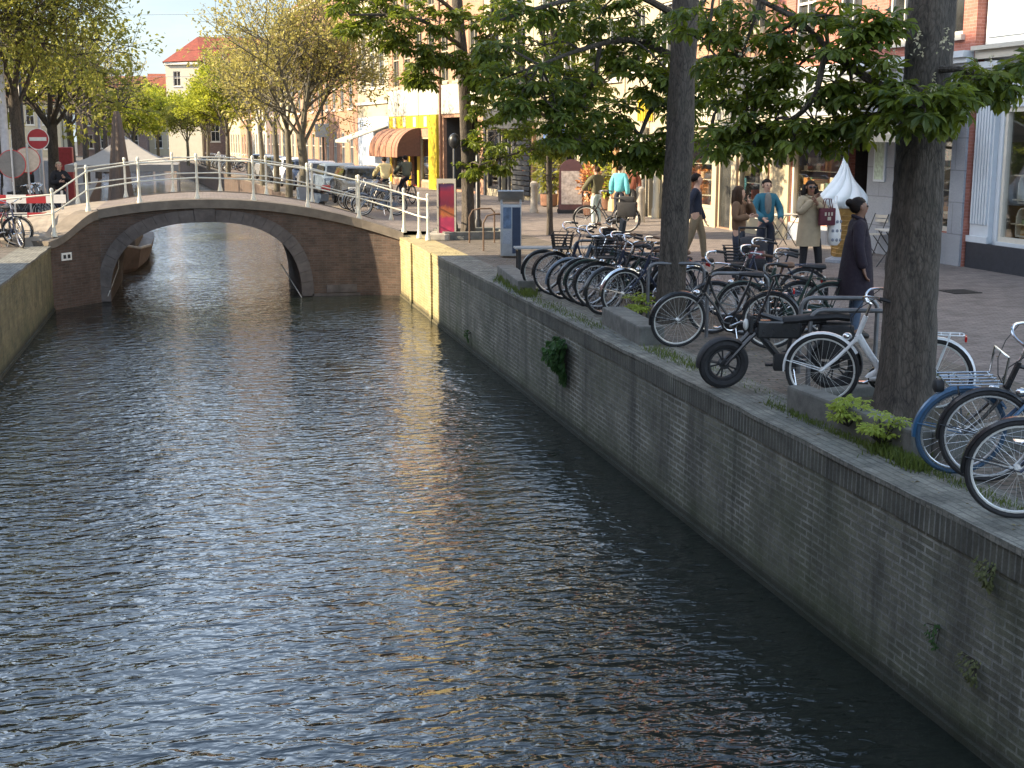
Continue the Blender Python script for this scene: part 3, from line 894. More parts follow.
# white columns shop
pE0, pE1 = (13.76, 42.0), (13.92, 37.35)
L = dist(pE0, pE1)
ops = [(0.5, 2.0, 0.4, 2.6, 'shop'), (2.3, 3.2, 0.03, 2.6, 'dark'), (3.5, 4.3, 0.4, 2.6, 'shop')]
ops += [(c - .5, c + .5, za, za + 1.9, 'sash') for c in (1.2, 3.4) for za in (4.6, 7.4)]
b4 = facade('shop_building', 'cream house with white columns beside the turquoise jackets', pE0, pE1, 12.4, m_cream, ops, rm=m_tile, cornice=[(12.1, .3, .3)])
for x in (0.2, 2.1, 3.3, 4.42): MB().lathe([(0.13, 0), (0.13, 0.3), (0.1, 0.34), (0.09, 2.6), (0.13, 2.7), (0.13, 2.8)], 14, (x, -0.15, 0)).build('column', m_wplas, b4, smooth=True)
sl = MB()
for i in range(9): sl.box(1.4 + i * 0.15, 1.4 + i * 0.15 + 0.09, -0.1, -0.05, 3.0, 3.7)
sl.build('slatted_shutter', m_yellow, b4)
# green shop with blue sign
pF0, pF1 = FRp(50.5), (13.74, 42.05)
L = dist(pF0, pF1)
ops = [(0.6, 2.8, 0.4, 2.5, 'shop'), (3.1, 4.2, 0.03, 2.5, 'dark'), (4.6, 7.6, 0.4, 2.5, 'shop')]
ops += [(c - .55, c + .55, za, za + 2.0, 'sash') for c in (1.3, 3.6, 5.9, 7.7) for za in (4.4, 7.2)]
b5 = facade('shop_building', 'cream flower shop front with a blue sign and warm wooden posts', pF0, pF1, 12.6, m_cream, ops, rm=m_tile, cornice=[(12.3, .3, .3)])
MB().bbox(3.4, 5.3, -0.9, -0.8, 2.35, 2.95, 0.02).box(3.45, 3.5, -.8, -.003, 2.6, 2.65).box(5.2, 5.25, -.8, -.003, 2.6, 2.65).build('sign_board', M('blue_sign', (0.10, 0.19, 0.45), 0.5), b5)
for x0_, x1_ in ((.05, .3), (2.85, 3.05), (7.9, 8.15)): MB().box(x0_, x1_, -0.12, -0.003, 0, 3).build('wooden_post', M('warm_wood', (0.34, 0.19, 0.08), 0.7), b5)
# dark shop with boarded front
pG0, pG1 = FRp(56.5), FRp(50.55)
L = dist(pG0, pG1)
ops = [(0.4, 2.0, 0.3, 2.8, 'shop'), (2.3, 3.2, 0.03, 2.8, 'dark'), (3.5, 5.6, 0.3, 2.8, 'shop')]
ops += rows(L, 3, 1.1, [(4.6, 6.8), (7.6, 9.4)])
b6 = facade('shop_building', 'cream house with a dark slatted shopfront behind the bin', pG0, pG1, 10.6, m_cream, ops, rm=m_tile, frame=m_dark, cornice=None)
sl = MB()
sl.box(.05, L - .05, -.08, -.003, 2.85, 3.7)
for i in range(13): sl.box(3.75, 5.85, -0.1, -0.03, 0.2 + i * 0.2, 0.2 + i * 0.2 + 0.15)
for x in (0.1, 2.02, 3.22): sl.box(x, x + .22, -.09, -.003, 0, 2.84)
sl.build('slatted_front', M('anthracite', (0.045, 0.047, 0.05), 0.6), b6)
# yellow shop
pH0, pH1 = FRp(71.2), FRp(56.6)
L = dist(pH0, pH1)
ops = [(0.5, 3.4, 0.3, 2.5, 'shop'), (3.9, 5.0, 0.03, 2.5, 'dark'), (5.4, 7.6, 0.3, 2.5, 'shop'), (9.2, 14.0, 0.1, 3.4, 'dark')]
ops += rows(L, 7, 1.15, [(5.05, 7.6), (8.7, 10.8)], m0=0.3)
b7 = facade('shop_building', 'orange brick house over a yellow shopfront with a wide cream band', pH0, pH1, 12.2, m_orange, ops, rm=m_tile, cornice=[(11.9, .35, .3)], frame=m_cream)
MB().box(0.02, L - .02, -0.06, -0.003, 3.57, 4.92).build('cream_band', m_wplas, b7)
yb_ = MB().box(0.05, 7.7, -0.05, -0.003, 2.95, 3.55).box(7.75, 9.0, -0.3, -0.055, 0.0, 3.55).box(0.03, .42, -.05, -.003, 0, 2.95).box(3.45, 3.85, -.05, -.003, 0, 2.9).box(5.05, 5.35, -.05, -.003, 0, 2.9)
yb_.build('yellow_surround', m_yellow, b7)
for x in (0.9, 2.7, 4.5, 6.3): MB().box(x, x + .5, -.07, -.052, 3.0, 3.5).build('white_panel', m_wplas, b7)
AWB = thing('awning', 'rounded brown awning over the yellow shopfront', 'awning', pH0, math.atan2(pH1[1] - pH0[1], pH1[0] - pH0[0]))
def awn_arc(x0, x1, mi=0):
    mb = MB()
    prof = [(-0.06 - 1.2 * math.sin(a), 1.75 + 1.15 * math.cos(a)) for a in [math.pi / 2 * i / 9 for i in range(10)]]
    prof = [(y, z + 0.05) for y, z in prof] + [(-1.26, 1.5)]
    inn = [(y + 0.03, z - 0.02) for y, z in reversed(prof)]
    return mb.ext(prof + inn, x0, x1, T=Matrix(((0, 1, 0, 0), (1, 0, 0, 0), (0, 0, 1, 0), (0, 0, 0, 1))))
m_awn = M('awning_brown', (0.30, 0.145, 0.085), 0.8, var=0.1)
for i in range(5):
    awn_arc(0.3 + i * 1.08, 0.3 + i * 1.08 + .97).build('canopy_panel', m_awn, AWB)
prof = [(-0.06 - 1.2 * math.sin(math.pi / 2 * i / 9), 1.8 + 1.15 * math.cos(math.pi / 2 * i / 9)) for i in range(10)]
for x in (0.27, 5.63):
    MB().ext(prof + [(-1.26, 1.55), (-0.06, 1.55)], x, x + .03, T=Matrix(((0, 1, 0, 0), (1, 0, 0, 0), (0, 0, 1, 0), (0, 0, 0, 1)))).build('canopy_side', M('awning_dark', (0.10, 0.05, 0.035), 0.85), AWB)
# cream gable with three tall windows
pI0, pI1 = FRp(78.0), FRp(71.25)
L = dist(pI0, pI1)
ops = [(c - .55, c + .55, 5.2, 8.7, 'tall') for c in (1.5, 3.4, 5.3)] + [(1.0, 3.0, .4, 2.6, 'sash'), (3.6, 4.7, .03, 2.6, 'door'), (5.2, 6.4, .4, 2.6, 'sash')]
b8 = facade('town_house', 'cream plastered house front with three tall dark windows', pI0, pI1, 11.0, m_cream, ops, roof='gable', rh=2.5, cornice=[(10.3, .35, .2), (9.6, .15, .12), (4.3, .12, .15)])
MB().box(.05, L - .05, -.03, -.003, 0, 3.6).build('blue_front', m_bluew, b8)
a2 = thing('awning', 'straight white awning beside the brown one', 'awning', pI0, math.atan2(pI1[1] - pI0[1], pI1[0] - pI0[0]))
MB().ext([(-0.04, 3.1), (-2.2, 2.35), (-2.2, 2.2), (-2.17, 2.2), (-2.16, 2.32), (-0.04, 3.05)], 3.4, L - .1, T=Matrix(((0, 1, 0, 0), (1, 0, 0, 0), (0, 0, 1, 0), (0, 0, 0, 1)))).build('canopy_panel', m_wplas, a2)
# farther houses of the right bank
far = [(78.1, 99, m_orange, 11.5, 8, 'long orange brick house with tight rows of white sash windows', 'gable', m_tile),
       (99.1, 107, m_cream, 10.5, 4, 'pale plastered house half hidden by the bare tree', 'gable', m_tile),
       (107.1, 116, m_purple, 9.5, 4, 'dark brick house behind the bare tree trunks', 'gable', m_gtile),
       (116.1, 127, m_wplas, 10.0, 5, 'white house behind the row of slim trunks', 'gable', m_tile),
       (127.1, 137, m_orange, 9.0, 4, 'brick house behind the first yellow-green lime tree', 'gable', m_tile),
       (137.1, 149, m_cream, 9.0, 5, 'cream house behind the second yellow-green lime tree', 'gable', m_gtile)]
for ya, yb, wm, h, n_, lab, rf, rmm in far:
    a, b = FRp(yb), FRp(ya)
    L = dist(a, b)
    ops = rows(L, n_, 1.05, [(0.8, 2.8), (4.2, 6.5), (7.3, 8.8)])
    facade('town_house', lab, a, b, h, wm, ops, rh=3.2, rm=rmm, cornice=[(h - .3, .3, .25)], frame=m_frame)
# tall white house with a red roof, its end wall to the canal
t = facade('town_house', 'tall white house with a bright red tiled roof in the far distance', (-3.4, 152), (0.2, 150.2), 10.6, m_wplas, [(0.9, 1.8, 5, 7, 'sash'), (0.9, 1.8, 8, 9.6, 'sash')], depth=10, roof='none', cornice=[(10.3, .3, .25)])
facade('town_house', 'shaded grey side house with scaffolding under the red roof', (0.25, 150.6), (8.0, 150.0), 8.6, m_purple, rows(7.8, 4, 1.0, [(2, 4), (5.5, 7.6)]), depth=9, roof='flat')
rf = MB()
rf.add([(-3.7, 151.6, 10.6), (8.6, 149.4, 8.6), (8.6, 160, 8.6), (-3.6, 162, 10.6), (0.2, 155.5, 13.6), (8.6, 155.0, 13.6), (0.4, 149.8, 10.7)], [(0, 6, 4), (6, 1, 5, 4), (3, 0, 4), (2, 3, 4, 5), (1, 2, 5)])
rf.build('roof', M('shaded_red_tiles', (0.20, 0.045, 0.025), 0.85, var=.25, scale=2), t, T=t.matrix_basis.inverted())  # red darkened to imitate shade on the front slope
sc_ = thing('scaffolding', 'grey scaffolding frame on the side of the red roofed house', 'scaffolding', (2.6, 149.0, 0))
sb_ = MB()
for x in (-1.8, 0.2, 2.2, 4.2):
    for y in (-0.6, 0.3): sb_.tube([(x, y, 0), (x, y, 11.5)], 0.05, 6)
for z in (7, 8.8, 10.6):
    for y in (-0.6, 0.3): sb_.tube([(-1.8, y, z), (4.2, y, z)], 0.05, 6)
sb_.build('pole', M('steel_grey', (0.32, 0.33, 0.34), 0.4, metal=0.6), sc_)
MB().box(-1.8, 4.2, -0.6, 0.3, 8.72, 8.76).box(-1.8, 4.2, -0.6, 0.3, 10.5, 10.54).build('platform', M('plank', (0.3, 0.24, 0.16), 0.8), sc_)
for i, (x, y, w, h, wm, lab) in enumerate([(-16, 185, 9, 7.5, m_purple, 'low far house with a brown red roof at the end of the canal'), (-26, 175, 9, 7, m_cream, 'small pale far house beyond the left bank trees'), (-7, 188, 8, 8, m_cream, 'cream far house closing the canal behind the lime trees')]):
    facade('town_house', lab, (x, y), (x + w, y - 0.5), h, wm, rows(w, 4, 1.0, [(1, 2.8), (4, 6)]), rh=3.0)
# --- left side
lf = [(-14, 4, 15.0, m_red, 5.2, 'tall brick house on the near left bank, out of the sun'), (4.05, 17, 15.2, m_purple, 5.4, 'dark brick house on the left bank next to the tall one'), (17.05, 28.0, 15.4, m_red, 5.3, 'last tall brick house before the side street on the left bank'),
      (39, 50, 6.0, m_purple, 3.2, 'low dark brick house behind the no-entry sign'), (50.1, 62, 6.2, m_cream, 3.0, 'low cream house behind the left bank trees'), (62.1, 78, 6.4, m_purple, 3.2, 'dark brick house far along the left bank'),
      (78.1, 96, 6.6, m_red, 3.2, 'red brick house far along the left bank'), (96.1, 118, 8.2, m_purple, 3.2, 'dark brick house among the far left trees'), (118.1, 150, 8.5, m_orange, 3.2, 'brick house at the far end of the left bank')]
for ya, yb, h, wm, rh, lab in lf:
    a, b = FLp(ya), FLp(yb)
    L = dist(a, b)
    lv = [(0.8, 2.8), (4.0, 5.9)] + ([(7.2, 9.2), (10.3, 12.2)] if h > 10 else [])
    facade('town_house', lab, a, b, h, wm, rows(L, max(3, int(L / 2.8)), 1.1, lv), rh=rh, rm=m_tile if wm != m_red else m_gtile, cornice=[(h - .3, .3, .25)])
# ------------------------------------------------------------------ trees
def barkmat(name, a, b, sc=1.0):
    m, nt, out = newmat(name)
    p = opos(nt)
    st = scalev(nt, p, (1, 1, 0.22))
    v = nd(nt, 'ShaderNodeTexVoronoi', {'Vector': nd(nt, 'ShaderNodeMix', {0: 0.12, 4: st, 5: nd(nt, 'ShaderNodeTexNoise', {'Vector': st, 'Scale': 6.0}).outputs['Color']}, data_type='VECTOR').outputs[1], 'Scale': 38.0 * sc}, feature='DISTANCE_TO_EDGE').outputs['Distance']
    f = noise(nt, st, 14.0 * sc, 7, 0.7)
    f2 = noise(nt, scalev(nt, p, (1, 1, 0.4)), 48.0 * sc, 5, 0.7)
    h = mth(nt, 'ADD', mth(nt, 'MULTIPLY', ramp(nt, v, 0.0, 0.2), 0.14), mth(nt, 'ADD', mth(nt, 'MULTIPLY', f, 0.75), mth(nt, 'MULTIPLY', f2, 0.35)))
    colr = ramp(nt, h, 0.42, 0.78, a, b)
    g = ramp(nt, noise(nt, p, 1.2, 5), 0.55, 0.72)
    colr = mixc(nt, mth(nt, 'MULTIPLY', g, 0.35), colr, (0.06, 0.066, 0.035))
    bb = nd(nt, 'ShaderNodeBsdfPrincipled', {'Base Color': colr, 'Roughness': 0.9})
    bn = nd(nt, 'ShaderNodeBump', {'Strength': 1.0, 'Distance': 0.03 / sc, 'Height': h})
    nt.links.new(bn.outputs[0], bb.inputs['Normal'])
    nt.links.new(bb.outputs[0], out.inputs[0])
    return m
m_bark = barkmat('chestnut_bark', (0.017, 0.014, 0.011), (0.115, 0.096, 0.075))
m_bark2 = barkmat('smooth_bark', (0.06, 0.052, 0.036), (0.19, 0.17, 0.12), 1.6)
m_twig = M('twig_bark', (0.035, 0.029, 0.022), 0.9)
m_leaf = leafmat('chestnut_leaf', (0.028, 0.056, 0.010), (0.16, 0.205, 0.028), 0.45, 0.45, (0.30, 0.36, 0.03))
m_leafy = leafmat('spring_leaf_yellow', (0.22, 0.25, 0.025), (0.42, 0.44, 0.05), 0.4, 0.6)
m_leafo = leafmat('spring_leaf_olive', (0.13, 0.14, 0.024), (0.30, 0.295, 0.055), 0.4, 0.6)
m_bud = leafmat('bud_brown_green', (0.24, 0.20, 0.06), (0.44, 0.39, 0.11), 0.3, 0.7)
m_bloss = leafmat('chestnut_blossom', (0.30, 0.30, 0.16), (0.60, 0.55, 0.38), 0.3, 0.7)
m_fern = leafmat('fern_green', (0.015, 0.045, 0.012), (0.055, 0.12, 0.03), 0.3, 0.6)
m_shoot = leafmat('fresh_shoot', (0.18, 0.25, 0.03), (0.38, 0.44, 0.08), 0.4, 0.55)
def leaflet(L, w, droop, hi=True):
    mid = [(0, 0), (0.5, 0.0), (0.8, 0.0), (1.0, 0.0)]
    def P(t, s):
        return (L * t, s * w * L, -droop * L * t * t + abs(s) * 0.10 * L)
    if hi:
        v = [P(0, 0), P(.5, 0), P(.78, 0), P(1, 0), P(.48, .62), P(.74, 1), P(.48, -.62), P(.74, -1)]
        f = [(0, 1, 4), (0, 6, 1), (1, 2, 5, 4), (1, 6, 7, 2), (2, 3, 5), (2, 7, 3)]
    else:
        v = [P(0, 0), P(.7, 1), P(1, 0), P(.7, -1)]
        f = [(0, 3, 2, 1)]
    return np.array(v), f
def palm_leaf(seed, hi=True, n=6):
    """a palmate leaf, hanging from its stalk at the origin, stalk pointing +x"""
    r = random.Random(seed)
    V, F = [], []
    for i in range(n):
        a = R_(-118 + 236 * i / (n - 1)) + r.uniform(-.08, .08)
        L = 1.0 - 0.38 * abs(i - (n - 1) / 2) / ((n - 1) / 2)
        v, f = leaflet(L * r.uniform(.9, 1.05), 0.2, r.uniform(.15, .5), hi)
        tw = r.uniform(-.35, .35)
        v = v @ np.array(Matrix.Rotation(tw, 3, 'X')).T
        v = v @ np.array(Matrix.Rotation(a, 3, 'Z')).T
        o = sum(len(q) for q in V)
        V.append(v); F += [tuple(k + o for k in q) for q in f]
    return np.vstack(V), F
class Leaves:
    def __init__(s): s.V = []; s.F = []; s.n = 0
    def put(s, tpl, T):
        v, f = tpl
        T = np.array(T)
        s.V.append(v @ T[:3, :3].T + T[:3, 3])
        s.F += [tuple(k + s.n for k in q) for q in f]
        s.n += len(v)
    def build(s, name, m, parent):
        me = bpy.data.meshes.new(name)
        me.from_pydata(np.vstack(s.V).tolist(), [], s.F)
        me.materials.append(m)
        me.update()
        o = bpy.data.objects.new(name, me)
        COL.objects.link(o); o.parent = parent
        return o
TP_HI = [palm_leaf(i, True) for i in range(5)]
TP_LO = [palm_leaf(i, False) for i in range(5)]
TP_Q = [(np.array([(0, 0, 0), (.55, .34, .05), (1, 0, -.1), (.5, -.34, .05)]), [(0, 3, 2, 1)]), (np.array([(0, 0, 0), (.5, .25, .1), (1, .1, -.2), (.5, -.3, 0)]), [(0, 3, 2, 1)])]
def rv(): 
    while True:
        v = Vector((rnd.uniform(-1, 1), rnd.uniform(-1, 1), rnd.uniform(-1, 1)))
        if 0.05 < v.length < 1: return v.normalized()
def frame_to(d, roll=0.0):
    d = d.normalized()
    up = Vector((0, 0, 1))
    y = up.cross(d)
    if y.length < 1e-4: y = Vector((0, 1, 0))
    y.normalize()
    z = d.cross(y)
    m = Matrix((d, y, z)).transposed().to_4x4()
    return m @ Matrix.Rotation(roll, 4, 'X')
def rosette(lv, tpls, p, d, size, n=5):
    a0 = rnd.uniform(0, 6.28)
    for i in range(n):
        a = a0 + 2 * math.pi * i / n + rnd.uniform(-.3, .3)
        h = Vector((math.cos(a), math.sin(a), 0))
        q = (h * 0.8 + d * 0.5 + Vector((0, 0, rnd.uniform(-.45, .35)))).normalized()
        s = size * rnd.uniform(.75, 1.2)
        base = p + q * size * rnd.uniform(0.35, .75)
        T = Matrix.Translation(base) @ frame_to((q + Vector((0, 0, rnd.uniform(-.55, 0)))), rnd.uniform(-.4, .4)) @ Matrix.Scale(s, 4)
        lv.put(rnd.choice(tpls), T)
def blob(lv, tw, tpls, c, r, n, size, root, flat=0.75):
    for i in range(n):
        v = rv(); v.z *= flat
        p = c + v * r * rnd.uniform(.35, 1.05)
        d = (p - c).normalized()
        tw.tube([c.lerp(p, 0.05), c.lerp(p, .6) + rv() * r * .08, p], [0.009, 0.006, 0.004], 4)
        rosette(lv, tpls, p, d, size, rnd.choice((4, 5, 5, 6)))
def limb(tb, pts, r0, r1, n=8):
    """a curved tapering limb through the given points"""
    pts = [Vector(p) for p in pts]
    out = []
    for i in range(len(pts) - 1):
        a = pts[max(0, i - 1)]; b = pts[i]; c = pts[i + 1]; d = pts[min(len(pts) - 1, i + 2)]
        for k in range(5):
            t = k / 5
            out.append(0.5 * ((2 * b) + (c - a) * t + (2 * a - 5 * b + 4 * c - d) * t * t + (3 * b - a - 3 * c + d) * t ** 3))
    out.append(pts[-1])
    k = len(out)
    tb.tube(out, [lerp(r0, r1, i / (k - 1)) for i in range(k)], n)
def trunk_mesh(base, tops, r, seg=70, n=36, amp=0.035, flare=1.28):
    """knotty trunk through base + tops (points), radius list r"""
    pts = [Vector(base)] + [Vector(p) for p in tops]
    mb = MB(); vs_ = []
    ph = [rnd.uniform(0, 6.28) for _ in range(8)]
    for i in range(seg + 1):
        t = i / seg * (len(pts) - 1)
        k = min(int(t), len(pts) - 2)
        p = pts[k].lerp(pts[k + 1], t - k)
        rr = lerp(r[k], r[k + 1], t - k)
        hgt = (p - pts[0]).length
        fl = 1 + (flare - 1) * math.exp(-hgt / 0.28)
        for j in range(n):
            a = 2 * math.pi * j / n
            w = 1 + amp * (1.2 * math.sin(3 * a + ph[0] + hgt * .7) + math.sin(5 * a + ph[1] - hgt * 1.3) + .8 * math.sin(2 * a + ph[2] + hgt * 2.1) + .7 * math.sin(hgt * 5 + ph[3] + a)) + rnd.uniform(-.03, .03)
            w *= 1 + (fl - 1) * (1 + .35 * math.sin(5 * a + ph[4]))
            vs_.append((p.x + rr * w * math.cos(a), p.y + rr * w * math.sin(a), p.z))
    fs = []
    for i in range(seg):
        for j in range(n):
            a, b = i * n + j, i * n + (j + 1) % n
            fs.append((a, b, b + n, a + n))
    fs.append(tuple(range(seg * n, seg * n + n)))
    return mb.add(vs_, fs)
def candle(lv, p, h):
    for i in range(26):
        t = rnd.random()
        a = rnd.uniform(0, 6.28)
        rr = 0.33 * h * (1 - t) * rnd.uniform(.4, 1)
        q = p + Vector((rr * math.cos(a), rr * math.sin(a), t * h))
        lv.put(rnd.choice(TP_Q), Matrix.Translation(q) @ frame_to(rv()) @ Matrix.Scale(h * .17, 4))
def chestnut(label, base, tops, r, limbs, blobs, size, tpls, candles, nper=9, upper=16, ur=1.6, bark=None):
    """limbs: lists of points; blobs: (u, v, Y, radius, limb index or None)"""
    base = Vector(base)
    t = thing('chestnut_tree', label, 'tree', base)
    Ti = Matrix.Translation(-base)
    tb = trunk_mesh(base, tops, r)
    for pts, r0, r1 in limbs: limb(tb, pts, r0, r1)
    lv, tw = Leaves(), MB()
    ends = [Vector(p) for pts, _, _ in limbs for p in pts[1:]] + [Vector(x) for x in tops[1:]]
    for u, v, Y, rad in blobs:
        c = A(u, v, Y)
        near = min(ends, key=lambda e: (e - c).length)
        if (near - c).length > 0.05:
            md = near.lerp(c, .5) + Vector((rnd.uniform(-.1, .1), rnd.uniform(-.1, .1), rnd.uniform(0, .15))) * (near - c).length
            limb(tb, [near, md, c], 0.022, 0.009, 6)
        blob(lv, tw, tpls, c, rad, max(3, int(nper * rnd.uniform(.8, 1.2))), size, None)
    tp = Vector(tops[-1])
    for i in range(upper):
        a = i * 2.4
        rad = ur * (0.35 + 0.65 * ((i * 37) % 10) / 10)
        c = tp + Vector((rad * math.cos(a), rad * math.sin(a), -1.2 + 3.4 * ((i * 53) % 17) / 17))
        limb(tb, [tp + Vector((0, 0, -1.6 + .08 * i)), (tp + c) / 2 + Vector((0, 0, .15)), c], 0.06, 0.012, 6)
        blob(lv, tw, TP_LO, c, 0.75, 9, size * 1.15, None)
    tb.add(tw.v, tw.f)
    tb.build('trunk', bark or m_bark, t, T=Ti, smooth=True)
    o = lv.build('crown', m_leaf, t); o.location = -base
    if candles:
        cv = Leaves()
        for u, v, Y, h in candles: candle(cv, A(u, v, Y), h)
        o = cv.build('blossoms', m_bloss, t); o.location = -base
    return t
# --- the trunk in front on the right
b = (6.09, 10.38, 0)
t1 = [(6.15, 10.45, 1.4), A(924, 120, 10.55), A(933, 0, 10.62), (6.55, 10.8, 6.0)]
l1 = [([A(922, 92, 10.6), A(885, 88, 10.4), A(850, 66, 10.6), A(828, 48, 11.0), A(800, 20, 11.3)], 0.05, 0.018),
      ([A(850, 66, 10.6), A(826, 58, 10.5), A(815, 95, 10.6), A(790, 120, 11.0), A(745, 130, 11.6), A(712, 128, 11.9)], 0.035, 0.012),
      ([A(926, 70, 10.5), A(965, 70, 10.2), A(1000, 82, 10.1), A(1026, 68, 10.0)], 0.035, 0.01),
      ([A(800, 20, 11.3), A(760, 0, 11.6), A(720, -20, 12)], 0.03, 0.012)]
bl1 = [(935, 100, 9.8, .26), (955, 90, 9.9, .24), (905, 108, 9.9, .22), (925, 108, 9.7, .2), (975, 80, 9.9, .15), (1002, 84, 10.0, .12), (1022, 66, 10, .1), (880, 112, 10.3, .2), (860, 122, 10.5, .2), (895, 88, 10.2, .16),
       (842, 52, 10.5, .2), (870, 44, 10.4, .2), (858, 30, 10.6, .2), (890, 28, 10.4, .14), (825, 15, 11, .28), (795, 30, 11.3, .25), (850, 92, 10.5, .15), (835, 82, 10.6, .12),
       (838, 130, 10.7, .2), (815, 122, 10.9, .25), (795, 138, 11.0, .22), (775, 120, 11.3, .24), (755, 142, 11.4, .24), (735, 128, 11.6, .25), (715, 140, 11.8, .2), (748, 102, 11.6, .26), (720, 105, 11.8, .25), (775, 92, 11.5, .22),
       (740, 60, 11.6, .3), (770, 55, 11.5, .26), (710, 40, 11.9, .32), (760, 15, 11.6, .34), (700, 8, 12, .34), (795, 70, 11.2, .18)]
c1 = [(917, 55, 9.8, .2), (945, 52, 9.8, .2), (990, 78, 9.9, .19), (933, 92, 9.6, .15), (905, 100, 9.7, .15), (876, 12, 10.4, .2), (795, 90, 10.9, .22), (780, 78, 11.2, .2), (745, 55, 11.3, .2), (893, 70, 10, .15)]
chestnut('chestnut tree with a thick rough dark trunk in the right foreground', b, t1, [.235, .225, .21, .2, .15], l1, bl1, 0.15, TP_HI, c1, nper=8, upper=5)
# --- second trunk, among the bikes
b = tuple(G(669, 322))
t2 = [A(675, 220, b[1]), A(680, 150, b[1] + .05), A(686, 0, b[1] + .1), (6.6, b[1] + .3, 7.0)]
l2 = [([A(680, 100, 18.2), A(655, 105, 18), A(640, 135, 17.9), A(632, 150, 17.8)], .05, .015), ([A(682, 60, 18.2), A(630, 40, 17.8), A(580, 50, 17.4), A(540, 65, 17.2)], .06, .015),
      ([A(684, 20, 18.2), A(620, -10, 17.6), A(550, 5, 17), A(500, 20, 16.8)], .06, .015), ([A(683, 70, 18.2), A(720, 60, 18.3), A(735, 130, 18.4)], .05, .015), ([A(600, 45, 17.6), A(590, 90, 17.8), A(560, 110, 18)], .035, .012)]
bl2 = []
for (u, v, r_) in [(520, 15, .45), (560, 10, .45), (600, 10, .45), (640, 15, .45), (680, 20, .4), (505, 45, .4), (545, 45, .42), (585, 40, .42), (625, 45, .42), (665, 50, .4), (525, 75, .4), (565, 78, .4), (605, 70, .36), (640, 78, .34), (545, 100, .34), (585, 108, .3), (620, 112, .26),
                   (600, 132, .3), (630, 142, .28), (580, 140, .22), (655, 148, .26), (642, 160, .16), (672, 156, .2), (668, 110, .26), (688, 130, .3), (700, 100, .26), (690, 75, .3), (672, 75, .2), (605, 148, .18), (560, 130, .25), (500, 80, .26), (512, 105, .22)]:
    bl2.append((u, v, 17.6 + rnd.uniform(-.6, .6), r_))
c2 = [(523, 22, 16.8, .25), (588, 12, 16.8, .28), (610, 38, 16.9, .25), (640, 40, 17, .25), (668, 35, 17, .25), (700, 62, 17.4, .22), (580, 28, 16.9, .22), (735, 30, 17.3, .25)]
chestnut('chestnut tree whose trunk stands among the parked bikes', b, t2, [.195, .185, .185, .17, .14], l2, bl2, 0.185, TP_HI, c2, nper=10, upper=7)
# --- slim young tree
b = (8.74, 32.75, 0)
t3 = [A(549, 150, 32.75), A(552, 90, 32.8), A(555, 30, 32.8)]
l3 = [([A(550, 145, 32.7), A(520, 152, 32), A(480, 165, 31.6)], .05, .015), ([A(551, 130, 32.7), A(575, 110, 32.4), A(600, 85, 32.2), A(625, 60, 32)], .05, .015), ([A(550, 150, 32.7), A(535, 158, 32.4)], .03, .01), ([A(551, 120, 32.7), A(520, 100, 32), A(495, 90, 31.6)], .05, .015)]
bl3 = [(u, v, 32 + rnd.uniform(-.6, .6), r_) for u, v, r_ in [(478, 150, .4), (495, 135, .5), (515, 145, .45), (500, 160, .35), (520, 120, .5), (545, 125, .5), (570, 130, .45), (490, 110, .5), (515, 95, .5), (550, 95, .5), (590, 105, .5), (575, 80, .5), (610, 80, .45), (535, 150, .35), (470, 165, .28), (560, 150, .35), (480, 172, .25), (590, 135, .35)]]
chestnut('slim young chestnut tree with a thin dark stem behind the bike row', b, t3, [.075, .07, .06, .05], l3, bl3, 0.2, TP_LO, [], nper=10, upper=8, ur=1.3)
# --- tree at the bridge foot
b = (6.55, 32.6, 0)
t4 = [A(466.5, 150, 32.6), A(463, 60, 32.7), A(457, 0, 32.8), (6.3, 33, 8.5)]
l4 = [([A(463, 48, 32.7), A(445, 35, 32.2), A(420, 20, 31.5), A(385, 15, 31), A(350, 15, 30.6)], .07, .02), ([A(460, 20, 32.7), A(440, 0, 32), A(400, -15, 31)], .07, .02), ([A(464, 70, 32.6), A(440, 60, 32), A(425, 70, 31.4)], .05, .012), ([A(464, 60, 32.6), A(485, 40, 32), A(500, 20, 31.6)], .06, .015)]
bl4 = [(u, v, 31.3 + rnd.uniform(-.7, .7), r_) for u, v, r_ in [(345, 8, .4), (362, 22, .42), (380, 12, .42), (400, 22, .42), (385, 38, .3), (405, 42, .28), (420, 15, .42), (440, 22, .4), (430, 48, .34), (450, 55, .3), (420, 62, .24), (412, 78, .16), (426, 80, .16), (470, 20, .42), (490, 35, .42), (480, 60, .36), (500, 15, .42), (462, 62, .25), (485, 85, .3), (438, 62, .22), (350, 30, .22), (395, 0, .4), (365, 0, .4), (470, 75, .22), (477, 100, .25)]]
c4 = [(505, 15, 31, .3), (480, 20, 31, .3)]
chestnut('tree with a pale trunk in the planter at the right foot of the bridge', b, t4, [.16, .15, .14, .13, .1], l4, bl4, 0.21, TP_LO, c4, nper=9, upper=12, ur=1.8)
